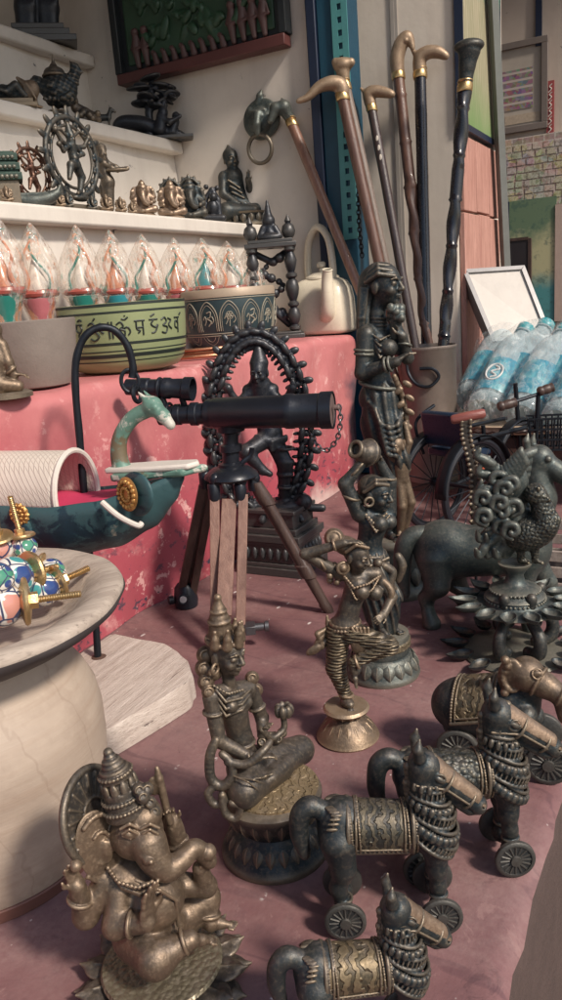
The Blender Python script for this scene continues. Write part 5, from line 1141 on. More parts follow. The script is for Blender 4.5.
def small_ledge_things():
    t = T('brass_statuette', 'brass statuette at the left picture edge in front of the grey bowl', 'statuette', ledge_root(6, .012, 392)); J = t.P
    S = Sculpt(.9, 2); S.path([J(-6,388,0), J(-4,360,0), J(-8,338,0)], [16,13,10], k=4); S.ball(J(-7,330,0), 9); S.path([J(2,345,-4), J(8,362,-8), J(14,376,-8)], [6,5.4,4.6]); hand(S, J(13,374,-8), (.9,-.2,-.1), (0,0,1), 18, .5); S.path([J(-4,384,-8), J(18,386,-10)], [9,6]); S.tor(J(11,370,-8), (.5,0,-.8), 5.6, 1.2); S.clip(lambda x, y, z: -z+0*x+0*y); S.build('figure', M_brass, t)
    m = MB(); m.lathe([(26,0),(26,4),(22,6),(0,6)], n=40, c=(0,2,0)); m.build('pedestal', M_dark, t)
    t = T('copper_loop', 'thin flattened copper ring lying on the pink ledge between the bowls and the telescope', 'ring', ledge_root(207, .028, 362))
    m = MB(); 
    for k, (rx, ry, z) in enumerate(((34,17,2.4),(31,14,6.2),(33,16,9.0))):
        m.torus((k*1.5,0,z), (.04*(k-1),.06,1), rx, 2.0-.2*k, 48, 8, ry=ry, x=(1,0,0))
    m.build('coil', M_copper, t)
small_ledge_things()
# ------------------------------------------------------------------ dragon boat hung from an iron crook
M_hull = None; M_bwhite = plain('chalky_white_paint', (.66,.60,.54), .6, 0, .25, 30, .3); M_bpink = plain('hot_pink_cloth', (.62,.05,.13), .6, 0, .15, 40)
def m_peel(name, a, b_, c_, lo=.52):
    t = NT(name); n = t.noise(26, 7, .7, dist=.4); n2 = t.noise(90, 4, .65); n3 = t.noise(14, 6, .7, vec=t.co((1,1,1), (1,2,3)))
    c = t.mix(t.ramp(n2, [(.3, 0), (.7, 1)]), [q*.7 for q in a], a); c = t.mix(t.ramp(n, [(lo, 0), (lo+.04, 1)]), c, b_); c = t.mix(t.ramp(n3, [(.60, 0), (.64, 1)]), c, c_)
    t.set(color=c, rough=.5); t.bump(t.math('ADD', n, t.math('MULTIPLY', n2, .4)), .5, .0015); return t.m
M_verd = m_peel('chipped_green_white_paint', (.13,.25,.20), (.50,.48,.42), (.13,.10,.06)); M_hull = m_peel('dark_teal_boat_paint', (.012,.038,.055), (.035,.085,.095), (.24,.22,.18), .47); M_rose = plain('gold_foil', (.50,.27,.09), .35, .6, .3, 90, .4)
def m_lattice():
    t = NT('white_lattice'); v = t.co((1,1,1)); g = t.wave(95, 0, vec=t.co((1,1,1), (.6,.5,.785)), dirn='X', det=0); h = t.wave(95, 0, vec=t.co((1,1,1), (-.6,-.5,-.785)), dirn='X', det=0)
    l = t.math('MAXIMUM', t.ramp(g, [(.86, 0), (.96, 1)]), t.ramp(h, [(.86, 0), (.96, 1)])); n = t.noise(60, 4)
    t.set(color=t.mix(t.math('MULTIPLY', l, .45), t.mix(n, (.58,.51,.44), (.72,.66,.58)), (.40,.33,.28)), rough=.6); t.bump(l, .5, .0012); return t.m
M_lat = m_lattice()
def crook_and_boat():
    base = flo(99, 657, .027)
    top = [(76,656),(112,633),(168,644),(188,660),(192,672),(186,684),(104,732),(66,712)]
    t = T('wooden_block', 'long pale weathered wooden block on the floor carrying the thin iron crook', 'block', flo(130, 700)); pts = [flo(x, y, .027)-t.loc for x, y in top]
    m = MB(); n = len(pts); rows = []
    Q_ = [V3(p.x,p.y,0) for p in pts]; dense = [Q_[i]+(Q_[(i+1) % n]-Q_[i])*q for i in range(n) for q in (.06,.3,.5,.7,.94)]; cen = sum(dense)/len(dense)
    for sc, z in ((1.02,.001),(1.03,.008),(1.01,.019),(1.0,.0245),(.985,.0268),(.5,.0273),(.02,.0274)):
        rows.append([cen+(p-cen)*sc*(1+.010*sin(i*1.7)+.006*sin(i*4.1+z*300))+V3(0,0,z) for i, p in enumerate(dense)])
    k = len(dense); m.add([p for r in rows for p in r], [(i*k+j, i*k+(j+1) % k, (i+1)*k+(j+1) % k, (i+1)*k+j) for i in range(len(rows)-1) for j in range(k)]+[tuple(range(k-1,-1,-1)), tuple((len(rows)-1)*k+j for j in range(k))])
    t.e.rotation_euler = (0,0,radians(63)); Ri = Matrix.Rotation(-radians(63), 4, 'Z'); m.v = [tuple(Ri @ Vector(p)) for p in m.v]; m.build('block', M_palewood, t, u=1/t.u, smooth=50)
    m = MB(); bl = base-t.loc; m.lathe([(.0075,0),(.006,.0006),(.0028,.0012)], c=(Ri @ Vector((bl.x,bl.y,.0272))), n=20); m.build('rust_ring', plain('rust_stain', (.10,.055,.04), .8), t, u=1/t.u)
    s = T('iron_crook', 'thin bent iron crook rising from the wooden block with a ring', 'crook', base); J = s.P
    px = [(98,657),(95,610),(89,545),(84,490),(80,440),(76,395),(76,362),(84,338),(98,328),(114,330),(127,345),(133,366),(132,378)]
    m = MB(); pp = sp([J(x, y, 0) for x, y in px], 7); m.tube(pp, [3.6+.5*sin(i*.9)*.3 for i in range(len(pp))], 10); m.build('rod', M_iron, s)
    m = MB(); m.torus(J(130,381,0), (.3,-.9,.1), 8, 1.9, 24, 8, ry=11, x=(1,0,0)); m.torus(J(137,394,-2), (.8,-.5,.1), 7.5, 2.2, 22, 8); m.build('ring', M_iron, s)
    # the boat
    b = T('toy_boat', 'toy boat with a dragon-head prow and white lattice cabin hanging from the iron crook', 'boat', s.loc-s.X*(22*s.u)+Vector((0,0,J(98,500,-8)[2]*s.u))-s.Y*.012, rz=-s.az-radians(36), u=s.u*1.14)
    st = [(-112,20,20,-16),(-80,29,14,-30),(-30,33,10,-38),(20,33,9,-38),(60,28,13,-30),(92,19,20,-14),(112,9,27,6),(122,1.5,30,24)]
    def hull(x): 
        for p, q in zip(st, st[1:]):
            if p[0] <= x <= q[0]: f_ = (x-p[0])/(q[0]-p[0]); f_ = f_*f_*(3-2*f_)*.5+f_*.5; return [p[i]+(q[i]-p[i])*f_ for i in range(4)]
    m = MB()
    def fn(u, v):
        x = -112+234*u; q = hull(min(x, 122)); a = -pi/2+pi*(v-.5)*1.0; yy = q[1]*(-cos(pi*v)); zz = q[3]+(q[2]-q[3])*(1-sin(pi*v)**.7)
        return (x, yy, zz)
    m.grid(fn, 60, 24); m.build('hull', M_hull, b, solid=1.6)
    m = MB(); m.grid(lambda u, v: (lambda q: (-108+224*u, (v-.5)*2*q[1]*.97, q[2]-3-.0*u))(hull(-108+224*u)), 40, 6); m.build('deck', M_bpink, b, solid=1)
    m = MB(); Rr = 27
    m.grid(lambda u, v: (-96+122*u, -Rr*1.06*cos(pi*(-.06+1.12*v)), 12+Rr*1.25*sin(pi*(-.06+1.12*v))), 20, 28); m.build('cabin', M_lat, b, solid=2)
    for xx in (26, -96):
        m = MB(); m.tube([(xx, -Rr*1.08*cos(pi*(-.06+1.12*v)), 12+Rr*1.28*sin(pi*(-.06+1.12*v))) for v in np.linspace(0, 1, 26)], 2.4, 8); m.build('cabin_arch', M_bwhite, b)
    m = MB(); m.prism([(-5,0),(5,0),(5,8),(3.6,12),(0,14),(-3.6,12),(-5,8)], 1, c=(-34,-29.6,10)); o = m.build('window', M_bwhite, b); m = MB()
    for i in range(3):
        for j in range(3): m.box((-37+i*3,-30.3,13+j*3), (2,.8,2))
    m.build('pane', M_bpink, o, u=b.u)
    def rosette(x, z, r, nm='rosette'):
        q = hull(x); y = -q[1]*1.0-1.5; m = MB(); m.lathe([(r*.3,0),(r*.95,.2),(r,1),(r*.9,2),(0,2.6)], c=(x,y,z), axis=(0,-1,0), n=30, fn=lambda a, i: 1+.06*cos(a*15))
        for i in range(14): a = 2*pi*i/14; m.ell((x+r*.78*cos(a), y-2, z+r*.78*sin(a)), r*.17, n=7, m=5)
        for i in range(7): a = 2*pi*i/7; m.ell((x+r*.4*cos(a), y-2.5, z+r*.4*sin(a)), r*.18, n=7, m=5)
        m.ell((x,y-2.8,z), r*.2, n=8, m=5); m.build(nm, M_rose, b)
    rosette(-4, 4, 9); rosette(-48, 4, 8)
    S = Sculpt(1, 2); S.ell((92,-19,17), (21,4.5,17), rot=(0,-.3,-.42)); S.build('bow_panel', M_hull, b)
    m = MB(); m.lathe([(3,0),(12,.3),(13,1.2),(12,2),(0,2.4)], c=(88.6,-24.4,18.5), axis=(-.40,-.91,.08), n=30); 
    for i in range(16): a = 2*pi*i/16; m.ell((87.8+9.4*.91*cos(a),-26.6-9.4*.4*cos(a)+.5*sin(a),18.6+9.4*sin(a)), 2, n=7, m=5); m.ell((87.6+5*.91*cos(a),-27.0-5*.4*cos(a),18.6+5*sin(a)), 1.5, n=7, m=5)
    m.build('rosette', M_rose, b)
    S = Sculpt(1, 2.5); S.curve([(80,0,17), (70,0,34), (70,2,54), (82,4,70), (97,6,77)], [9.5,6,5,4.8,5], k=3); hd = V3(100,6,79); S.ball(hd, 7.4); S.path([hd, hd+V3(9,-2,-7), hd+V3(15,-3,-14)], [6.6,5,3.8]); S.path([hd+V3(-3,3,5), hd+V3(-8,4,11)], [2.6,.8]); S.path([hd+V3(-3,-3,5), hd+V3(-8,-4,11)], [2.6,.8]); S.ball(hd+V3(5,-5.5,0), 2); S.build('dragon_neck', M_verd, b)
    m = MB(); m.prism([(60,-9),(100,-13),(132,-10),(137,0),(132,9),(100,12),(60,9)], 4.4, c=(0,0,29), x=(1,0,.05), y=(0,1,0)); m.build('prow_board', M_bwhite, b, bevel=1.6)
    m = MB(); m.prism([(66,-12),(92,-17),(110,-10),(128,-12),(134,-3),(143,3),(126,9),(104,12),(66,10)], 6, c=(0,0,22.5), x=(1,0,.07), y=(0,1,0)); m.build('prow_underside', M_verd, b, bevel=2)
    m = MB(); m.tube(sp([(70,-32,14),(84,-34,4),(98,-33,-3),(100,-30,-2)]), 2.2, 8); m.build('white_stick', M_bwhite, b)
    m = MB(); m.lathe([(6,0),(6,9),(5,10),(0,10)], c=(-2,-31,-12), n=20); m.build('side_drum', M_hull, b)
crook_and_boat()
# ------------------------------------------------------------------ big turned wooden jar, tray and ceramic knobs
def jar():
    t = T('wooden_jar', 'big pale turned wooden jar with a reddish foot under the tray at the left edge', 'jar', flo(-8, 850))
    m = MB(); m.lathe([(100,0),(106,2),(110,12),(118,40),(124,75),(127,110),(127,140),(124,160),(116,178),(102,198),(94,208),(92,216),(0,216)], n=110); m.build('body', M_pot, t, smooth=60)
    m = MB(); m.lathe([(104,0.2),(110,1),(113.6,14),(112.5,15),(104,14)], n=110); m.build('foot_ring', plain('reddish_foot', (.16,.07,.055), .6, 0, .3, 20), t)
    tr = T('wooden_tray', 'round pale wooden tray with a thick worn rim on top of the turned jar', 'tray', t.loc+Vector((-.002,0,217*t.u)), u=t.u*1.27)
    m = MB(); m.lathe([(50,0),(70,1.5),(104,12),(126,25),(130,29),(130,35),(127,38),(116,38),(104,33),(92,20),(70,9),(0,7)], n=130, fn=lambda a, i: 1+.007*sin(a*5+1)+.004*sin(a*13+i)); m.build('tray', m_wood('worn_tray_wood', (.30,.24,.20), (.50,.42,.35), 1.4, .8, 'X', .7), tr, smooth=50)
    m = MB(); m.lathe([(100,9.8),(104.6,11.4),(126.4,24.6),(129.0,27.4),(130.7,30.2),(130.7,32.0),(129,31.5)], n=130, caps=False, fn=lambda a, i: 1+.007*sin(a*5+1)+.004*sin(a*13+i)+.002); m.build('rim_band', plain('dark_rim', (.055,.045,.045), .7, 0, .4, 30), tr, smooth=50)
    # knobs
    def m_cer(name, a, b_, sc):
        q = NT(name); v = q.vor(sc, out='Distance'); n = q.noise(sc*.7, 2, .5); l = q.vor(sc*1.0, feat='DISTANCE_TO_EDGE')
        c = q.mix(q.ramp(v, [(.40, 1), (.44, 0)]), (.74,.70,.64), a); c = q.mix(q.ramp(n, [(.56, 0), (.58, 1)]), c, b_); c = q.mix(q.ramp(l, [(.03, 1), (.05, 0)]), c, (.05,.06,.12)); q.set(color=c, rough=.12, coat=.5); return q.m
    C1 = m_cer('painted_ceramic_teal', (.07,.30,.31), (.03,.06,.20), 75); C2 = m_cer('painted_ceramic_blue', (.04,.07,.22), (.07,.26,.17), 95); C3 = m_cer('painted_ceramic_cream', (.60,.48,.36), (.55,.25,.20), 60)
    first = None; KG = 'ceramic drawer knobs in the tray'
    def knob(px, py, z, ax, mat, r, L, label):
        p = tr.P(px, py, 0); Z = z; loc = flo(px, py, tr.loc.z+Z*tr.u*.8)
        k = T('drawer_knob', label, 'knob', loc, KG, u=tr.u*.76); ax = nrm(ax)
        m = MB(); m.lathe([(r*.45,-r*1.25),(r*.6,-r*1.1)]+[(r*sin(a)*1.05, -r*.0-r*cos(a)*1.0) for a in np.linspace(.7, 2.7, 14)]+[(0,r)], c=-ax*r*.1, axis=-ax, n=32) if False else m.ell(-ax*r*.2, (r,r,r), n=28, m=18)
        m.build('ceramic_ball', mat, k, smooth=80)
        m = MB(); m.lathe([(r*.5,r*.55),(r*1.02,r*.72),(r*1.08,r*.82),(r*1.0,r*.95),(r*.45,r*1.05),(0,r*1.06)], axis=ax, n=36); m.build('brass_plate', M_gold, k)
        m = MB(); m.lathe([(r*.38,r*1.0),(r*.38,r*1.35),(0,r*1.35)], axis=ax, n=6); m.lathe([(3.4,r*1.05)]+[(3.4-(.5 if i % 2 else 0), r*1.05+i*(L/40)) for i in range(1, 41)]+[(2,r*1.05+L+1),(0,r*1.05+L+1)], axis=ax, n=14); m.build('bolt', M_gold, k)
    knob(6, 604, 52, (1,-.05,-.05), C3, 21, 44, 'cream ceramic knob lying nearest, its brass plate and long bolt pointing right')
    knob(46, 588, 42, (.95,.35,.16), C1, 17, 30, 'teal and white ceramic knob just behind the nearest bolt')
    knob(49, 571, 40, (-.7,.3,.4), C2, 15, 20, 'small white and blue ceramic knob farthest right in the tray')
    knob(16, 577, 60, (.8,.5,-.1), C1, 21, 26, 'large teal flowered ceramic knob in the middle of the pile')
    knob(24, 546, 54, (-.1,.1,1), C2, 15, 42, 'blue diamond ceramic knob standing with its bolt straight up')
    knob(-2, 548, 64, (.1,-.2,.9), C3, 16, 16, 'cream ceramic knob at the left edge of the pile')
    knob(-6, 578, 78, (-.5,-.3,.6), C2, 16, 14, 'white and blue ceramic knob cut by the left edge on top of the pile')
jar()
# ------------------------------------------------------------------ figures on the shelves
SHZ = (.507, .69, .89); SHB = (.2, .38, .58)
def shelf_root(px, lev, back=.032):
    b = SHB[lev]+back; y = (215, 120, 55)[lev]; return W(onb(px, y, b)[0], b, SHZ[lev])
M_redb = BR('reddish_bronze', (.06,.03,.025), (.13,.06,.045), (.36,.22,.15), rough=.42, metal=.75)
UP = V3(0,0,1)
def box_base(m, w, d, z0, z1): m.box((0,0,(z0+z1)/2), (w,d,z1-z0))
def dancing_ring(t, R, zc, mat, ring_mat, nfl, legs=True):
    J = t.P; s_ = R/40.
    S = Sculpt(max(.8, s_*.95), 1.2)
    S.tor((0,0,zc), (0,1,0), R, 3.0*s_); S.tor((0,0,zc), (0,1,0), R*.80, 1.8*s_)
    for i in range(nfl):
        a = -1.1+(pi+2.2)*i/(nfl-1); d = V3(cos(a),0,sin(a)); S.ell(d*(R+5.5*s_)+V3(0,0,zc), (3.4*s_,2.2*s_,7*s_), B=(np.cross(d,(0,1,0)),(0,1,0),d)); S.ball(d*R*.90+V3(0,0,zc), 2.4*s_, k=.8)
        a += .09; d = V3(cos(a),0,sin(a)); S.ball(d*R*.90+V3(0,0,zc), 2.2*s_, k=.8)
    S.path([(-R*.62,0,4*s_),(R*.62,0,4*s_)], 4.5*s_); S.path([(-R*.6,0,4*s_),(-R*.66,0,zc-R*.75)], 3*s_); S.path([(R*.6,0,4*s_),(R*.66,0,zc-R*.75)], 3*s_)
    S.build('flame_ring', ring_mat, t)
    S = Sculpt(max(.8, s_*.9), 1.5*s_); p = lambda x, z, y=-2: V3(x*s_, y*s_, zc+z*s_)
    head(S, p(-2,19,-3), (-.2,-1,-.1), UP, 13*s_); S.path([p(-2,24), p(-3,33)], [5*s_,2*s_]); S.path([p(-2,11), p(0,0), p(1,-8)], [6*s_,4.6*s_,6*s_], k=3*s_); S.cone(p(-9,10), p(6,10), 3.4*s_, 3.4*s_)
    for e, h_ in (((-19,14),(-27,24)), ((-17,4),(-24,10)), ((17,12),(25,22)), ((14,4),(-2,-2))): S.path([p(-8 if e[0] < 0 else 6,10), p(*e,-4), p(*h_,-5)], [2.8*s_,2.4*s_,1.8*s_]); S.ball(p(*h_,-5), 3*s_)
    S.path([p(2,-8), p(9,-20), p(3,-36)], [5.6*s_,4.4*s_,3*s_]); S.path([p(0,-8), p(-12,-10,-7), p(-18,-24,-8)], [5.4*s_,4.2*s_,2.6*s_]); S.path([p(3,-36), p(-5,-38,-6)], [3*s_,2*s_])
    S.ell(p(3,-42), (13*s_,6*s_,4*s_)); S.path([p(-4,19), p(-16,26), p(-25,24)], [2*s_,1.6*s_,1*s_]); S.path([p(1,19), p(13,27), p(22,26)], [2*s_,1.6*s_,1*s_])
    S.build('figure', mat, t)
    m = MB(); box_base(m, R*1.5, 20*s_, 0, 3*s_); box_base(m, R*1.36, 17*s_, 3*s_, 7*s_); m.build('pedestal', mat, t, bevel=.5)
def squat_ganesh(t, h, mat, halo=None):
    s_ = h/40.; S = Sculpt(max(.75, s_*.85), 1.8*s_); p = lambda x, y, z: V3(x*s_, y*s_, z*s_)
    S.ell(p(0,0,13), (10*s_,8*s_,9*s_)); S.cone(p(0,0,14), p(0,-1,24), 8.5*s_, 6*s_, k=3*s_); S.ell(p(0,-3,28), (6.4*s_,6*s_,6.4*s_)); S.curve([p(0,-8,27), p(0,-11,21), p(2,-11,15), p(5,-10,13)], [3.4*s_,2.8*s_,2.2*s_,1.6*s_])
    for q in (-1,1):
        S.ell(p(8.4*q,-1,28), (5*s_,1.6*s_,6.6*s_)); S.path([p(7*q,-1,22), p(12*q,-4,17), p(9*q,-9,15)], [3*s_,2.6*s_,2*s_]); S.path([p(7*q,0,23), p(13*q,0,22), p(12*q,-2,29)], [2.8*s_,2.3*s_,1.8*s_]); S.path([p(4*q,-3,9), p(12*q,-7,8), p(2*q,-11,6)], [5*s_,4*s_,2.6*s_])
        S.ball(p(2.6*q,-8.6,29), 1.0*s_)
    S.path([p(0,-1,32), p(0,-1,37), p(0,0,41)], [5*s_,3.6*s_,1*s_]); S.tor(p(0,-1,34), UP, 5*s_, 1.1*s_)
    S.build('body', mat, t)
    m = MB(); m.lathe([(12,0),(13,2),(11,4),(12.5,6),(0,6.4)], n=30); m.build('pedestal', mat, t, u=s_)
    if halo:
        S = Sculpt(max(.75, s_*.85), .6); S.path(arc(p(0,5,24), (1,0,0), UP, 12*s_, 18*s_, -.7, pi+.7, 20), 1.7*s_)
        for i in range(11): a = -.5+(pi+1)*i/10; S.ell(p(13.4*cos(a),5,24+19.4*sin(a)), (1.8*s_,1.4*s_,3*s_), rot=(0,pi/2-a,0))
        S.ell(p(0,6,24), (11*s_,1.6*s_,17*s_)); S.build('halo', halo, t)
def buddha():
    t = T('seated_buddha_statue', 'dark seated buddha with raised hand on a lotus base', 'statue', shelf_root(247, 0, .05)); J = t.P; f = nrm((.45,-.9,0))
    S = Sculpt(.8, 2.2); S.path([J(242,207,0), J(236,190,0), J(234,178,0)], [12,9,10.5], k=4); S.cone(J(224,176,-2), J(244,176,3), 5, 5); S.cone(J(233,172,0), J(231,166,0), 4, 3.6); head(S, J(231,160,-1), f, UP, 20); S.ell(J(230,155,1), (7.4,7.4,6)); S.path([J(229,151,1), J(228,146,1)], [4,1.4])
    S.path([J(223,178,-3), J(223,194,-7), J(236,203,-12)], [4.8,4,3]); hand(S, J(236,203,-12), (.9,-.2,0), UP, 10, .4); S.path([J(245,178,2), J(251,190,-6), J(248,180,-12)], [4.8,3.8,2.8]); hand(S, J(248,181,-12), (.1,0,1), -f, 11, .1)
    S.path([J(240,208,-2), J(226,211,-16)], [9,8]); S.path([J(226,212,-16), J(254,210,-16)], [8,5]); S.path([J(246,208,2), J(264,208,-4)], [9,8]); S.path([J(264,209,-5), J(240,212,-16)], [8,5])
    for q in range(4): S.path([J(228+q*2,180+q*6,-10), J(240+q*2,188+q*5,-11)], .9, k=.6)
    S.build('body', M_dark, t)
    lotus_base(t, M_dark, [(24,0),(25,2),(23,5),(20,8),(23,12),(24,14),(0,14.3)], rings=[(21.5,2,12,18,3.4,2.4,2)])
def shelf_things():
    t = T('ring_dancer_statue', 'large dark four-armed dancer inside a ring of flames on the lowest shelf', 'statue', shelf_root(80, 0), rz=pi/2-AZ); dancing_ring(t, 36, 51, M_dark, M_dark, 15)
    t = T('ring_dancer_statue', 'small reddish dancer in a ring of flames left of the large ring dancer', 'statue', shelf_root(38, 0, .05), rz=pi/2-AZ); dancing_ring(t, 24, 34, M_redb, M_redb, 13)
    t = T('standing_woman_statue', 'slim brass woman statue holding a flat tray out to one side', 'statue', shelf_root(110, 0, .06)); J = t.P
    S = Sculpt(.8, 1.8); head(S, J(102,153,-2), (.6,-.8,0), UP, 12); S.ball(J(101,149,1), 5.5); S.path([J(103,161,0), J(105,172,0), J(108,182,0), J(110,208,0)], [5.4,4.4,6.4,4.4], k=2.5); S.path([J(101,162,-2), J(112,168,-6), J(118,171,-7)], [2.6,2.2,1.8]); S.path([J(106,162,2), J(116,167,-2), J(122,170,-4)], [2.6,2.2,1.8]); S.path([J(106,174,3), J(104,190,6), J(106,206,5)], [4,5,2]); S.build('body', M_brass2, t)
    S = Sculpt(.8, .8); S.ell(J(118,170,-6), (11,5,2)); S.path([J(108,170,-6), J(128,168,-6)], 1.7); S.build('tray', M_brass2, t)
    m = MB(); m.lathe([(10,0),(10,3),(7,5),(0,5)], n=26); m.build('pedestal', M_brass2, t)
    lab = {(70,14):'tiny dark seated figure left under the large ring dancer', (108,15):'tiny brass seated figure right of the ring dancer pedestal', (133,11):'smallest brass seated figure beside the pale elephant-headed figurine', (10,15):'tiny brass seated figure below the dark green tiered shrine', (62,13):'tiny brass seated figure at the foot of the large ring dancer on its left side', (94,13):'tiny dark seated figure right in front of the large ring dancer', (122,14):'tiny brass seated figure left of the pale brass elephant-headed figure', (52,15):'tiny dark seated figure in front of the small red ring dancer'}
    for (px, h), l in lab.items():
        t = T('seated_figurine', l, 'figurine', shelf_root(px, 0, .014), 'tiny seated figures along the front of the lowest shelf'); squat_ganesh(t, h*1.1, M_brass if 'brass' in l else M_dark)
    t = T('elephant_deity_figurine', 'pale brass seated elephant-headed figurine on the lowest shelf', 'figurine', shelf_root(145, 0, .03)); squat_ganesh(t, 34, M_pale)
    t = T('elephant_deity_figurine', 'copper-coloured elephant-headed figurine with an arched back plate on the lowest shelf', 'figurine', shelf_root(173, 0, .03)); squat_ganesh(t, 36, M_pale, M_dark)
    t = T('elephant_deity_figurine', 'dark elephant-headed figurine with an arched back plate on the lowest shelf', 'figurine', shelf_root(192, 0, .04)); squat_ganesh(t, 40, M_dark, M_dark)
    t = T('throne_ornament', 'small dark openwork throne between the dark elephant-headed figurine and the buddha', 'ornament', shelf_root(213, 0, .035)); J = t.P
    S = Sculpt(.75, 1); S.path([J(206,219,0), J(205,200,2), J(212,190,3), J(218,200,2), J(220,219,0)], 2.8); S.ell(J(213,208,0), (6,5,8)); S.ball(J(213,197,-2), 4); S.path([J(203,218,-4), J(223,218,-4)], 3.4); S.ball(J(206,187,3), 2.6); S.ball(J(217,188,3), 2.6); S.build('throne', M_black, t)
    buddha()
    t = T('tiered_shrine', 'dark green tiered shrine block at the left end of the lowest shelf', 'shrine', shelf_root(4, 0, .05)); m = MB()
    for i in range(3): box_base(m, 46-i*2, 30-i*2, 24+i*9, 31+i*9); box_base(m, 40-i*2, 25-i*2, 31+i*9, 33+i*9)
    m.build('roof', plain('mottled_green_enamel', (.035,.07,.055), .5, .2, .5, 50), t, bevel=.7)
    m = MB(); box_base(m, 38, 24, 0, 24); m.build('body', M_dark, t, bevel=.6); m = MB()
    for i in range(9): m.ell((-18+i*4.4, -15, 27+0*i), 2.2); m.ell((-17+i*4.2,-14,36), 2); m.ell((-16+i*4,-13,45), 1.9)
    m.build('bead_row', M_green, t)
    t = T('boat_ornament', 'dark green boat-shaped ornament with raised ends in front of the small red ring dancer', 'ornament', shelf_root(36, 0, .02)); S = Sculpt(.8, 1.5)
    S.curve([(-22,0,14),(-14,0,7),(0,0,5),(14,0,7),(24,0,12)], [4,6,7,6,3.4]); S.path([(-22,0,14),(-25,0,22)], [4,2]); S.path([(24,0,12),(27,0,18)], [3,1.6]); S.box((0,0,11), (14,4,2)); S.build('hull', M_green, t)
    # middle shelf
    t = T('bird_vessel', 'large dark bird-shaped vessel with a domed lid on the middle shelf', 'vessel', shelf_root(58, 1)); J = t.P
    S = Sculpt(.85, 2.5); S.ell(J(60,86,0), (20,15,19)); S.ell(J(57,98,0), (12,10,7)); S.path([J(72,78,0), J(78,66,-2), J(77,60,-2)], [8,5.5,5]); S.path([J(78,62,-3), J(87,66,-5)], [3.6,1]); S.path([J(46,84,0), J(34,78,2), J(24,86,0)], [9,7,4]); S.path([J(74,58,-2), J(72,53,-2)], [2,1]); S.ell(J(60,84,-11), (12,5,9), rot=(0,-.5,0)); [S.ell(J(50+i*5,80+i*3+(i%2)*5,-14), (5,2.6,3), rot=(0,-.6,0), k=.6) for i in range(5)]; [S.tor(J(75,70+i*4,-1), (.3,0,1), 6.4, 1.0, k=.4) for i in range(3)]; [S.ball(J(44+i*5,96,-12), 2.6, k=.8) for i in range(7)]; S.disp(lambda x, y, z: .5*np.sin(x*.8+z*.3)*np.sin(z*.8-x*.2)); S.build('body', M_dark, t)
    t.e.scale = (.88,)*3
    S = Sculpt(.85, 1.2); S.ell(J(54,68,0), (12,12,8)); S.tor(J(54,70,0), UP, 12, 1.6); S.ball(J(53,60,0), 4.4); S.path([J(53,58,0), J(52,46,0)], [2.4,1]); S.build('lid', M_brass2, t)
    m = MB(); m.lathe([(13,0),(14,2),(9,6),(10,8),(0,8)], n=30); m.build('foot', M_dark, t)
    t = T('leaf_ornament', 'pale brass leaf-shaped bird ornament beside the large bird vessel', 'ornament', shelf_root(34, 1, .012)); S = Sculpt(.8, 1.5); S.ell((0,0,16), (9,5,11), rot=(0,.6,0)); S.path([(-4,0,22),(-10,0,28)], [4,1.6]); S.path([(4,0,8),(5,0,0)], [2.4,2]); S.path([(-2,-4,22),(5,-4.4,8)], .9); S.ell((5,0,1.4), (6,5,1.6)); S.build('body', M_brass, t)
    t = T('reclining_figurine', 'dark reclining figurine on a long base at the left end of the middle shelf', 'figurine', shelf_root(8, 1, .04)); S = Sculpt(.85, 2); S.path([(-14,0,13),(0,0,15),(16,0,12)], [7,7,5]); head(S, V3(-16,-2,25), (.4,-.9,0), UP, 12); S.path([(-16,0,19),(-12,0,15)], [5,6]); S.path([(-10,-6,18),(2,-8,14)], [3,2]); S.path([(4,-4,15),(12,-5,20),(20,-3,11)], [5,4,3]); S.build('body', M_dark, t); m = MB(); box_base(m, 62, 24, 0, 4); box_base(m, 54, 19, 4, 8); m.build('pedestal', M_brass2, t, bevel=.6)
    t = T('cluster_figurine', 'small knobbly dark figurine between the bird vessel and the tiny horse', 'figurine', shelf_root(86, 1, .02)); S = Sculpt(.75, 1.5)
    S.path([(-8,0,14),(8,0,6)], [5,4]); head(S, V3(-8,-2,20), (.3,-.9,0), UP, 9)
    for i in range(9): S.ball((-10+i*2.8, -3+2*sin(i*2.), 11-i*.8+3*cos(i*1.6)), 3)
    S.path([(-12,0,3),(12,0,3)], 3.4); S.build('body', M_brass2, t)
    t = T('horse_figurine', 'tiny dark horse figurine at the right of the middle shelf, before the tree', 'figurine', shelf_root(105, 1, .02)); S = Sculpt(.6, 1.2); S.path([(-5,0,9),(4,0,9)], [3.4,3]); S.path([(4,0,10),(7,0,16),(11,0,14)], [2.6,2,1.2])
    for x, y in ((-5,-1.5),(-5,1.5),(4,-1.5),(4,1.5)): S.path([(x,y,8),(x,y,.8)], [1.6,1])
    S.path([(-8,0,10),(-10,0,4)], [1.2,.6]); S.build('body', M_dark, t)
    t = T('tree_statue', 'dark statue of figures resting under a flat-leaved tree at the end of the middle shelf', 'statue', shelf_root(154, 1, .03)); J = t.P
    S = Sculpt(.85, 2); S.path([J(150,136,0), J(149,112,2), J(152,92,2), J(151,80,2)], [5.4,3.6,2.8,2]); 
    for px, py, dd, w in ((150,78,0,13), (138,88,-4,12), (164,86,4,14), (146,98,-5,15), (167,98,5,10), (140,104,2,8), (158,106,-2,8), (172,94,0,8)): S.ell(J(px,py,dd), (w,9,2.6), rot=(.1,.15*sin(px),px)); S.path([J(151,py+4,2), J(px,py+1,dd)], 1.6)
    for i in range(16): S.ell(J(140+i*2.2,84+22*((i*.37)%1),-8+12*((i*.61)%1)), (6,3,1.6), rot=(0,.5*sin(i*2.),i))
    S.build('tree', M_black, t)
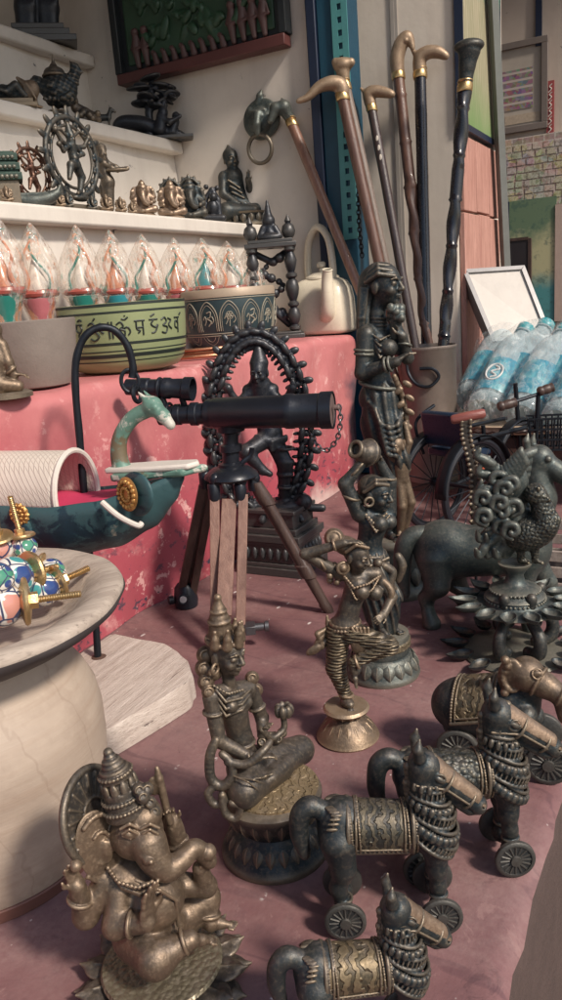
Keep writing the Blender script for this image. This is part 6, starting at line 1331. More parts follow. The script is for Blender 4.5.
    S = Sculpt(.85, 2); S.curve([J(116,126,0), J(124,122,0), J(142,124,0), J(158,130,0), J(182,136,0)], [3,5.6,7,6.4,4]); S.path([J(160,130,-4), J(163,112,-4)], [6.4,5]); head(S, J(163,104,-5), (.5,-.85,0), UP, 12); S.path([J(160,116,-6), J(170,122,-9), J(180,116,-8)], [3,2.4,2]); S.path([J(172,132,-2), J(176,122,-2)], [5,3.6]); S.ball(J(176,116,-2), 4); S.build('figures', M_black, t)
    m = MB(); m.box((8,0,1.5), (58,24,3)); m.build('pedestal', M_black, t, bevel=.5)
    t = T('standing_couple_statue', 'tall dark statue of standing figures on a stepped base on the topmost shelf', 'statue', shelf_root(45, 2)); J = t.P
    S = Sculpt(1, 2.5)
    for px in (24, 46): 
        S.path([J(px,36,0), J(px-1,8,0), J(px-2,-14,0), J(px-2,-30,0)], [7,8,9,7.5], k=3); S.path([J(px+7,36,-2), J(px+6,8,-2), J(px+2,-10,0)], [6,7,8], k=3); head(S, J(px-2,-50,0), (.4,-.9,0), UP, 22); S.path([J(px-10,-30,0), J(px-13,-8,-4)], [4.4,3.4]); S.path([J(px+6,-30,0), J(px+11,-10,-4), J(px+9,4,-6)], [4.4,3.6,3])
    S.path([J(35,20,0), J(36,-10,0)], 4); S.build('figures', M_black, t)
    m = MB(); m.box((0,0,3), (66,34,6)); m.box((-2,0,9), (58,28,6)); m.box((-3,0,14.5), (50,24,5)); m.build('pedestal', M_black, t, bevel=.7)
shelf_things()
# ------------------------------------------------------------------ row of clear flame-shaped ornaments
def glass_row():
    q = NT('clear_shell'); v = q.co((1,1,.25)); n = q.noise(90, 4, .6, vec=v, dist=1.5)
    tr = q.n.new('ShaderNodeBsdfTransparent'); mx = q.n.new('ShaderNodeMixShader'); tr.inputs[0].default_value = (.98,.96,.94,1)
    w2 = q.noise(55, 5, .65, vec=q.co((1,1,.35), (0,.4,.3)), dist=2.); am = q.ramp(w2, [(.52, 0), (.62, 1)]); gt = q.ramp(q.noise(42, 4, .6, vec=q.co((1,1,.4), (.5,0,1.)), dist=2.), [(.60, 0), (.67, 1)])
    cc = q.mix(am, (.82,.76,.70), (.62,.27,.14)); cc = q.mix(gt, cc, (.10,.34,.29)); fac = q.math('MAXIMUM', q.ramp(n, [(.44, .07), (.62, .5)]), q.math('MULTIPLY', q.math('MAXIMUM', am, gt), .6)); q.set(color=cc, rough=.06, spec=.9, coat=.8); q.bump(n, .9, .004)
    q.l.new(fac, mx.inputs[0]); q.l.new(tr.outputs[0], mx.inputs[1]); q.l.new(q.b.outputs[0], mx.inputs[2]); q.l.new(mx.outputs[0], q.out.inputs[0])
    red = plain('ruby_band', (.40,.10,.08), .2, 0, .4, 60, .1, coat=.5); grn = plain('bottle_green', (.03,.22,.18), .15, 0, .4, 60, .1, coat=.5); org = plain('amber_swirl', (.62,.24,.12), .2, 0, .4, 60, .1, coat=.5); wht = plain('milky_core', (.72,.66,.60), .3, 0, .15, 60); pnk = plain('rose_core', (.50,.16,.18), .3, 0, .3, 60); blu = plain('teal_core', (.04,.28,.33), .2, 0, .3, 60)
    row = [(10,212,1.25,'green'), (44,222,1.2,'magenta'), (88,224,1.12,'green'), (122,229,1.0,'teal'), (152,233,.98,'green'), (182,237,.9,'rose'), (211,237,.95,'green'), (236,240,.95,'teal'), (254,246,.8,'rose')]
    names = ['first from the left edge', 'second, above the grey bowl', 'third, at the green bowl rim', 'fourth, above the script', 'fifth, above the bowl middle', 'sixth and slimmer, near the bowl edge', 'seventh, between the two singing bowls', 'eighth, above the etched bowl', 'last and smallest, beside the pillared stand']
    for (px, py, s_, core), nm in zip(row, names):
        s_ *= rng.uniform(.92, 1.08)
        t = T('glass_ornament', 'flame-shaped glass ornament, %s' % nm, 'ornament', ledge_root(px, .165, 330), 'clear flame-shaped ornaments in a row behind the bowls'); top = t.P(px, py, 0)[2]; t.e.location.z += .13*top*t.u; t.loc = t.e.location.copy(); h = top*.87; r = 21*s_
        m = MB(); m.lathe([(r*.7,-.148*h),(r*.72,-.13*h),(r*.6,-.1*h),(r*.6,-.02*h),(r*.66,0)], n=28); m.build('foot', wht, t)
        tw = rng.uniform(-.5, .5); ln = rng.uniform(-2, 2)
        m = MB(); prof = [(.62,0),(.78,.02),(.66,.10),(.50,.22),(.50,.30),(.62,.38),(.86,.46),(1,.55),(.98,.64),(.80,.75),(.52,.86),(.26,.94),(.10,.985),(.02,1)]
        m.grid(lambda u, v, r=r, h=h: (lambda k: (lambda f_, i: (lambda R, z, a: (R*cos(a)*(1+.10*cos(3*a+z*.05))+ln*v, R*.8*sin(a)*(1+.10*sin(3*a+z*.07)), z))((prof[i][0]*(1-f_)+prof[i+1][0]*f_)*r, (prof[i][1]*(1-f_)+prof[i+1][1]*f_)*h, 2*pi*u+tw*v*3))(k-min(int(k), len(prof)-2), min(int(k), len(prof)-2)))(v*(len(prof)-1)), 40, 34, closeu=True); m.build('shell', q.m, t, smooth=80)
        m = MB(); m.lathe([(r*.5,1),(r*.52,h*.10),(r*.36,h*.22),(r*.40,h*.30),(r*.62,h*.40),(r*.66,h*.44)], n=24); m.build('base_core', {'green': grn, 'magenta': pnk, 'teal': blu, 'rose': pnk}[core], t)
        m = MB(); m.torus((0,0,h*.475), UP, r*.70, r*.15, 24, 8, ry=r*.55, x=(1,0,0)); m.build('red_band', red, t)
        m = MB(); m.lathe([(r*.5,h*.50),(r*.46,h*.56),(r*.25,h*.64),(r*.08,h*.74),(0.01,h*.8)], n=20); m.build('core', (wht, pnk, org, blu)[int(px) % 4], t)
        m = MB(); sg = 1 if core in ('green','rose') else -1
        m.tube(sp([(-r*.45*sg,-r*.4,h*.5),(-r*.5*sg,-r*.35,h*.6),(-r*.15*sg,-r*.3,h*.7),(r*.1*sg,-r*.2,h*.8),(0,0,h*.9)]), 1.3, 6); m.build('green_swirl', grn, t)
        m = MB(); m.tube(sp([(r*.5*sg,-r*.4,h*.48),(r*.3*sg,-r*.45,h*.6),(r*.45*sg,-r*.3,h*.72),(0,-r*.1,h*.88)]), [2.6]*6+[1.8]*6+[1.2]*7, 7); m.build('amber_swirl', org, t)
glass_row()
# ------------------------------------------------------------------ carved relief and knocker on the side wall
def relief():
    t = T('relief_panel', 'dark green carved relief of leaves and small people in a red frame', 'relief', W(SW-.004, .31, .816), **FR)
    Lb, Hh = .19, .34; fg = plain('dark_green_relief_paint', (.030,.075,.042), .4, 0, .7, 30, .3); fp = plain('dusky_red_relief_paint', (.095,.050,.048), .5, 0, .4, 60, .3); fr = plain('dark_red_frame', (.105,.032,.030), .5, 0, .4, 30, .25); bg = plain('near_black_panel', (.014,.018,.022), .5, 0, .4, 30, .2)
    m = MB(); m.boxab((-.014,-Lb,0), (-.002,Lb,Hh)); m.build('backboard', bg, t)
    m = MB(); m.boxab((-.030,-Lb-.004,-.004), (-.001,Lb+.004,.016)); m.build('frame_rail', fr, t, bevel=.002)
    for s_ in (-1,1): m = MB(); m.boxab((-.028,s_*Lb-.008,.0165), (-.0015,s_*Lb+.008,Hh)); m.build('frame_side', bg, t, bevel=.002)
    S = Sculpt(2.2, 3)
    for i in range(90):
        y = rng.uniform(-150,150); z = rng.uniform(48,330); r = rng.uniform(9,24); a = rng.uniform(0,6.3)
        if (y < -95 or y > 110) and z < 120: continue
        S.ell((-15-rng.uniform(0,9), y, z), (5,r,r*.42), rot=(a,0,0))
    for i in range(90): y = rng.uniform(-140,140); z = rng.uniform(60,320); r = rng.uniform(9,16); S.ell((-22,y,z), (6,r,r*.6), rot=(rng.uniform(0,6),0,0), k=1.5); S.ball((-24,y+r*.7,z+4), 4)
    S.box((-14,0,170), (3,170,140)); S.build('foliage', fg, t, u=.001)
    for i in range(14): 
        y = -150+i*22.5; hgt = 58 if (i < 4 or i > 11) else 22
        S = Sculpt(1.6, 2); z0 = 22
        if hgt > 30: S.ball((-22,y,z0+hgt+6), 8); S.path([(-20,y,z0+hgt-2), (-20,y+2,z0+hgt*.5), (-19,y,z0+2)], [7,8,5]); S.path([(-20,y-6,z0+hgt-6), (-22,y-11,z0+hgt*.6), (-25,y-3,z0+hgt*.55)], 3); S.path([(-20,y+6,z0+hgt-6), (-22,y+11,z0+hgt*.6), (-25,y+3,z0+hgt*.5)], 3)
        else: S.path([(-19,y,z0), (-21,y+3,z0+16)], [7,5]); S.ball((-20,y+7,z0+20), 5)
        S.build('carved_figure', fp, t, u=.001)
relief()
def knocker():
    q = ona(264, 120, SW); t = T('door_knocker', 'round dark green animal-faced knocker with a hanging ring on the side wall', 'knocker', W(SW-.003, q[1], q[2]), rz=-AZ, u=.0015)   # y points into the wall
    t.e.rotation_euler = (0,0,pi/2-AZ-pi/2); 
    S = Sculpt(.8, 2.5); S.ell((0,-4,0), (27,6,25)); S.ell((0,-9,-2), (17,7,16)); S.path([(0,-14,4), (0,-19,-8), (0,-17,-19)], [6,5,4]); S.path([(-3,-3,20), (0,-4,28), (2,-3,33)], [5,4,2])
    for s_ in (-1,1): S.ell((13*s_,-8,8), (5,3,8), rot=(0,.4*s_,0)); S.ball((5.5*s_,-14.5,2), 2.2); S.path([(3*s_,-14,8), (9*s_,-13,9)], 1.4)
    S.build('plate', M_green, t)
    m = MB(); m.torus((0,-15,-37), (0,1,.12), 17, 2.6, 36, 10); m.build('ring', M_dark, t)
knocker()
# ------------------------------------------------------------------ walking sticks in an old tin
def tin_and_sticks():
    loc = flo(432, 486)
    t = T('stick_tin', 'rusty brown cylindrical tin holding the walking sticks', 'tin', loc); J = t.P; zr = J(432,345,0)[2]
    m = MB(); m.lathe([(24.5,0),(25,2),(25,8),(25.6,9),(25,10),(26,zr-4),(26.8,zr-3),(27.2,zr-1),(26.6,zr),(25.6,zr-1),(25.2,zr-4),(24,4),(0,3)], n=64, fn=lambda a, i: 1+.012*sin(a*3+i*.4)+.006*sin(a*7-i)); m.build('body', M_rust, t, smooth=50)
    m = MB(); hx = lambda x, z: (x, -sqrt(max(0, 27.4**2-x*x))-1.5, z)
    m.tube(sp([hx(-20,zr-8), hx(-19,zr-22), hx(-12,zr-33), hx(0,zr-36), hx(9,zr-28), hx(4,zr-20), hx(-8,zr-19)]), 1.6, 8); m.build('handle', M_iron, t)
    stick_m = {'brown': m_wood('brown_cane', (.075,.035,.026), (.15,.075,.05), 2.5, .4, 'Z', .3, .2), 'copper': m_wood('coppery_cane', (.16,.075,.05), (.28,.15,.11), 2.5, .38, 'Z', .25, .3), 'grey': m_wood('grey_brown_cane', (.13,.10,.085), (.22,.17,.14), 2.5, .45, 'Z', .3), 'black': plain('black_lacquer_cane', (.014,.013,.018), .25, 0, .5, 60, .1, coat=.4), 'dark': m_wood('dark_carved_cane', (.03,.02,.02), (.07,.045,.04), 2.5, .35, 'Z', .3, .3)}
    G = 'walking sticks leaning out of the tin'
    def stick(label, top, d, foot_, mat, r0, r1, carve=None):
        k = T('walking_stick', label, 'walking stick', loc+Vector((0,0,.006)), G, u=t.u); k.e.location = loc+Vector((0,0,.006)); k.loc = k.e.location.copy()
        a = V3(foot_[0], foot_[1], 2); b_ = J(top[0], top[1], d); ax = nrm(b_-a); L = np.linalg.norm(b_-a); m = MB(); n = 160
        x = nrm(np.cross(ax, (0,1,0))); y = np.cross(ax, x)
        if carve:
            vs = []; fs = []; nn = 16
            for i in range(n+1):
                s_ = i/n; r = r0+(r1-r0)*s_
                for q in range(nn):
                    A = 2*pi*q/nn; on = 1 if (carve == 'twist' and (.42 < s_ < .72 or s_ > .80)) or (carve == 'all') or (carve == 'low' and s_ < .75) else 0
                    rr = r*(1+on*.16*sin(2*A+s_*L*.16)) + (.9 if abs((s_*9) % 1-.5) < .03 else 0); vs.append(a+ax*L*s_+(x*cos(A)+y*sin(A))*rr)
            for i in range(n):
                for q in range(nn): fs.append((i*nn+q, i*nn+(q+1) % nn, (i+1)*nn+(q+1) % nn, (i+1)*nn+q))
            fs.append(tuple(range(nn-1,-1,-1))); fs.append(tuple(n*nn+q for q in range(nn))); m.add(vs, fs)
        else: m.tube([a+ax*L*i/20 for i in range(21)], [r0+(r1-r0)*i/20+.12*sin(i*2.2) for i in range(21)], 16)
        m.build('shaft', stick_m[mat], k)
        m = MB(); m.lathe([(r1*1.12,-7),(r1*1.2,-6),(r1*1.2,-1),(r1*1.05,1),(r1*1.2,2),(r1*1.1,4)], c=b_, axis=ax, n=20); m.build('collar', M_gold, k)
        return k, b_, ax
    def brassy(k, fn, mat=None):
        S = Sculpt(.8, 1.6); fn(S); S.build('handle', mat or M_hand, k)
    M_hand = BR('worn_brass_handle', (.22,.15,.10), (.34,.245,.165), (.50,.38,.27), rough=.48, metal=.5)
    k, b_, ax = stick('coppery walking stick on the far left with a dark animal-head handle by the knocker', (291,124), 80, (6,-12), 'copper', 4.2, 5.2)
    brassy(k, lambda S: (S.path([J(289,120,80), J(284,111,78), J(276,112,76), J(271,124,74)], [5.5,7,6,3.4]), S.path([J(284,108,78), J(282,102,78)], [3,1])), M_green)
    k, b_, ax = stick('brown walking stick with a long brass bird-head handle reaching left', (342,97), 38, (-4,-4), 'brown', 5.0, 5.6)
    brassy(k, lambda S: (S.curve([J(343,97,38), J(340,89,38), J(331,87,36), J(319,91,34), J(308,101,32), J(298,105,31)], [6,6.4,6,4.6,3,1.8]), S.ball(J(335,86,33), 2)))
    k, b_, ax = stick('grey brown walking stick topped by a big round brass knob', (345,86), 54, (2,6), 'grey', 4.0, 4.6)
    brassy(k, lambda S: (S.path([J(345,88,54), J(343,76,54)], [4.4,6.5]), S.ell(J(343,69,54), (9.5,8,6.5)), S.path([J(336,66,52), J(351,66,52)], 4)))
    k, b_, ax = stick('slim dark walking stick with white inlays and a short curved brass handle', (371,108), 62, (8,0), 'dark', 4.2, 4.6)
    brassy(k, lambda S: (S.curve([J(371,109,62), J(369,98,62), J(375,95,61), J(384,96,60), J(392,98,58)], [5,5.4,5,4.4,3]), S.path([J(368,99,62), J(361,92,62)], [3.6,1.2])))
    m = MB()
    for i in range(3): c = b_-ax*(34+i*9); m.ell((c[0],c[1]-4.4,c[2]), (1.4,.8,3.2), n=8, m=5)
    m.build('inlay', plain('bone_inlay', (.62,.56,.48), .4), k)
    k, b_, ax = stick('carved brown walking stick with an upright hooked bird-beak brass handle', (398,76), 80, (10,8), 'brown', 5.2, 5.6, 'low')
    brassy(k, lambda S: (S.curve([J(398,78,80), J(397,62,80), J(401,48,80), J(407,41,79), J(411,47,78), J(413,53,77)], [6,6.6,6.4,5.4,3,1.2]), S.path([J(399,48,80), J(394,52,82)], [4,2]), S.ball(J(406,44,74), 1.8)))
    k, b_, ax = stick('straight black walking stick with a pale brass crook handle to the right', (420,75), 78, (-2,10), 'black', 5.2, 5.8)
    brassy(k, lambda S: (S.curve([J(420,76,78), J(420,62,78), J(428,56,77), J(438,56,76), J(446,60,75)], [6,6,5.6,5,3]), S.path([J(419,62,78), J(412,53,78)], [4,1.6])))
    k, b_, ax = stick('twisted black walking stick on the right, leaning right, with a broad knob head', (465,88), 34, (0,-10), 'black', 5.2, 6.0, 'twist')
    brassy(k, lambda S: (S.path([J(465,90,34), J(467,70,34), J(469,56,34)], [6.2,7,10], k=3), S.ell(J(469,50,34), (13.5,11,6))), M_dark)
tin_and_sticks()
def hanging_chain():
    p = W(.268, -.012, .60); t = T('hanging_chain', 'dark steel chain hanging down the blue pillar behind the sticks', 'chain', p, u=.001); m = MB()
    chain(m, [(0,0,0), (1,0,-50), (-1,-1,-110), (2,0,-175)], 5.2, 1.3); m.build('links', M_iron, t, smooth=60)
hanging_chain()
# ------------------------------------------------------------------ pictures at the right
def pic_mat(name, fn):
    t = NT(name); fn(t); return t.m
def pictures():
    b0 = -.162
    def grass(t):
        s_ = t.sepxyz(); n = t.noise(9, 6, .65, vec=t.co((1,1,.35), (0,0,0))); w = t.wave(26, 9, vec=t.co((1,1,.3), (0,.25,0)), det=3)
        c = t.mix(t.ramp(n, [(.3, 0), (.7, 1)]), (.24,.24,.14), (.42,.36,.25)); c = t.mix(t.math('MULTIPLY', t.ramp(w, [(.75, 0), (1, 1)]), .5), c, (.55,.50,.38))
        low = t.ramp(t.math('ADD', s_[2], t.math('MULTIPLY', n, .1)), [(.05, 1), (.15, 0)]); c = t.mix(t.math('MULTIPLY', low, .8), c, (.13,.26,.08))
        mint = t.math('MULTIPLY', t.ramp(t.math('ADD', s_[2], t.math('MULTIPLY', n, .08)), [(.27, 0), (.31, 1)]), 1); c = t.mix(mint, c, (.10,.34,.22)); t.set(color=c, rough=.5)
    t = T('meadow_painting', 'pale green painting of tall grasses hung high on the side of the cream pier', 'painting', W(.55, b0, .652), **FR)
    m = MB(); m.boxab((-.152,-.0165,0), (.152,-.004,.42)); m.build('canvas', pic_mat('meadow_picture', grass), t)
    m = MB(); m.boxab((-.156,-.0175,-.012), (.156,-.002,-.0005)); m.boxab((-.157,-.0175,0), (-.1525,-.002,.42)); m.build('dark_edge', M_navy, t); m = MB(); m.boxab((.1525,-.0175,0), (.158,-.002,.42)); m.build('frame_side', M_navy, t)  # dark strips below and beside the canvas
    t = T('pink_boards', 'pinkish bare wooden boards fixed to the pier under the meadow painting', 'boards', W(.55, b0, .40), **FR); wd = m_wood('pink_stained_boards', (.36,.17,.135), (.55,.30,.245), .9, .7, 'Z', .6)
    for i, (x0, x1, z0, z1) in enumerate(((-.145,-.05,.098,.232), (-.048,.055,.100,.232), (.057,.15,.097,.232), (-.145,-.03,-.34,.094), (-.028,.06,-.34,.096), (.062,.15,-.34,.093))): m = MB(); m.boxab((x0,-.012-.0008*(i%3),z0), (x1,-.001,z1)); m.build('board', wd, t, bevel=.0015)
    t = T('leaning_plank', 'long thin grey picture edge leaning against the pier corner', 'plank', W(.74, -.20, .02), **FR); m = MB(); m.tube([(0,.005,0),(-.19,.006,1.0)], .011, 4); m.build('plank', M_teal if False else plain('grey_weathered_edge', (.16,.17,.16), .6, 0, .4, 30), t, smooth=0); m = MB(); m.tube([(.016,.012,0),(-.172,.013,1.0)], .007, 4); m.build('edge', M_navy, t, smooth=0)
    A = 1.2
    def rect(x0, y0, x1, y1): 
        p, q = ona(x0, y0, A), ona(x1, y1, A); return p[1], q[1], q[2], p[2]
    def flat(name, label, cat, r, off, build):
        bl, br, zl, zh = r; t = T(name, label, cat, W(A-off, (bl+br)/2, zl), rz=-AZ, u=1.0); build(t, abs(bl-br)/2, zh-zl); return t       # local x to the right, y into the wall
    def crowd(t):
        s_ = t.sepxyz(); n = t.vor(120, out='Color'); b_ = t.wave(17, 0, dirn='Z', det=0); c = t.mix(.75, n, (.12,.11,.12)); c = t.mix(t.ramp(b_, [(.15, 1), (.25, 0)]), c, (.55,.50,.46)); c = t.mix(.3, c, (.20,.10,.10)); t.set(color=c, rough=.4)
    def framed(t, w, h):
        fm = plain('grey_brown_frame', (.17,.14,.125), .5, 0, .3, 40); q = .016
        for lo, hi in (((-w,-.012,0),(w,0,q)), ((-w,-.012,h-q),(w,0,h)), ((-w,-.0118,q+.0002),(-w+q,0,h-q-.0002)), ((w-q,-.0118,q+.0002),(w,0,h-q-.0002))): m = MB(); m.boxab(lo, hi); m.build('frame_rail', fm, t, bevel=.001)
        m = MB(); m.boxab((-w+q,-.004,q), (w-q,-.001,h-q)); m.build('mat_board', plain('buff_mat', (.40,.35,.30), .7), t)
        m = MB(); m.boxab((-w*.74,-.0055,h*.26), (w*.42,-.0042,h*.70)); m.build('print', pic_mat('crowd_print', crowd), t); m = MB(); m.boxab((-w*.66,-.0055,h*.10), (w*.7,-.0042,h*.20)); m.build('caption_strip', plain('sandy_strip', (.42,.34,.26), .7, 0, .5, 150), t)
    flat('framed_print', 'grey-framed print of crowded rows high on the far wall', 'framed print', rect(496,47,548,128), .002, framed)
    def cards(t, w, h):
        q = NT('postcard_board'); br = q.n.new('ShaderNodeTexBrick'); br.inputs['Scale'].default_value = 1; br.inputs['Brick Width'].default_value = .028; br.inputs['Row Height'].default_value = .017; br.inputs['Mortar Size'].default_value = .0014; br.inputs['Color1'].default_value = (.42,.31,.24,1); br.inputs['Color2'].default_value = (.26,.20,.17,1); br.inputs['Mortar'].default_value = (.52,.46,.40,1)
        q.l.new(q.co((1,1,1), (pi/2,0,0)), br.inputs['Vector']); v = q.vor(70, out='Color'); n = q.noise(130, 3); c = q.mix(q.math('MULTIPLY', q.ramp(n, [(.5, 0), (.6, 1)]), .5), br.outputs[0], (.16,.10,.09)); c = q.mix(.05, c, v); q.set(color=c, rough=.6)
        m = MB(); m.boxab((-w,-.008,0), (w,0,h)); m.build('board', q.m, t); m = MB()
        for z in np.arange(.006, h-.016, .0185):
            x = -w+.004+rng.uniform(0,.01)
            while x < w-.03:
                ww = rng.uniform(.018,.03); m.box((x+ww/2,-.0086-rng.uniform(0,.0006),z+.0075), (ww,.0008,.0150), rot=(0,rng.uniform(-.05,.05),0)); x += ww+rng.uniform(.001,.006)
        
        cm = NT('picture_cards'); n1 = cm.noise(45, 5, .7); v1 = cm.vor(38, out='Color'); cc = cm.ramp(n1, [(.30, (.10,.075,.06)), (.42, (.34,.25,.18)), (.52, (.48,.41,.34)), (.60, (.22,.19,.12)), (.72, (.40,.22,.17))]); cm.set(color=cm.mix(.12, cc, v1), rough=.5); m.build('cards', cm.m, t, smooth=0)
    r = rect(503,141,562,206); flat('card_board', 'board covered with rows of small tan picture cards on the far wall', 'board', (r[0], r[1]-.12, r[2], r[3]), .002, cards)
    def land(t):
        s_ = t.sepxyz(); n = t.noise(16, 6, .7); n2 = t.noise(45, 4, .7); z = s_[2]
        c = t.mix(t.ramp(t.math('ADD', z, t.math('MULTIPLY', t.math('SUBTRACT', n, .5), .12)), [(.10, 0), (.16, 1)]), (.07,.24,.25), (.42,.40,.24)); c = t.mix(t.ramp(t.math('ADD', z, t.math('MULTIPLY', t.math('SUBTRACT', n, .5), .16)), [(.22, 0), (.27, 1)]), c, (.12,.18,.11)); c = t.mix(t.math('MULTIPLY', t.ramp(n2, [(.52, 0), (.62, 1)]), .55), c, (.04,.09,.08));  t.set(color=c, rough=.45)
    def landp(t, w, h): m = MB(); m.boxab((-w,-.010,0), (w,0,h)); m.build('canvas', pic_mat('landscape_picture', land), t); m = MB(); m.boxab((-w-.004,-.012,0), (-w-.0002,0,h)); m.build('frame_side', M_navy, t)
    flat('landscape_painting', 'teal and green landscape painting with a tree on the far wall behind the silver frame', 'painting', rect(510,202,556,325), .002, landp)
    def small(t, w, h): m = MB(); m.boxab((-w,-.012,0), (w,0,h)); m.build('panel', plain('near_black_wood', (.025,.022,.026), .4), t); m = MB(); m.boxab((w+.0003,-.014,0), (w+.008,0,h+.004)); m.boxab((-w,-.014,h+.0003), (w,0,h+.008)); m.build('frame', M_darkwood, t); m = MB(); m.ell((w*.5,-.015,h*.62), .005); m.build('knob', M_gold, t)
    flat('dark_cupboard_door', 'small dark wooden door panel in front of the landscape painting', 'panel', rect(511,242,530,330), .02, small)
    def strip(t, w, h):
        m = MB(); m.boxab((-w,-.006,0), (w,0,h)); m.build('strip', plain('faded_red_strip', (.30,.06,.06), .6, 0, .3, 40), t); m = MB()
        for i in range(6): z = h*(.1+.14*i); m.tube(sp([(-w*.5,-.0068,z),(w*.3,-.0068,z+.008),(-w*.2,-.0068,z+.014),(w*.5,-.0068,z+.02)]), .0014, 5)
        m.build('lettering', plain('white_lettering', (.6,.55,.5), .6), t)
    flat('red_banner', 'narrow faded red banner strip with pale marks right of the framed print', 'banner', rect(547,82,554,138), .003, strip)
    def dark(t, w, h): m = MB(); m.boxab((-w,-.008,0), (w,0,h)); m.build('frame', M_navy, t)
    r = rect(536,-20,542,46); flat('dark_batten', 'dark upright batten above the framed print on the far wall', 'batten', r, .002, dark)
    r = rect(556,205,575,320); 
    def pale(t, w, h): m = MB(); m.boxab((-w,-.012,0), (w,0,h)); m.build('board', plain('pinkish_pale_board', (.44,.33,.28), .7), t)
    flat('pale_board', 'pinkish pale board at the right edge beside the landscape painting', 'board', r, .004, pale)
pictures()
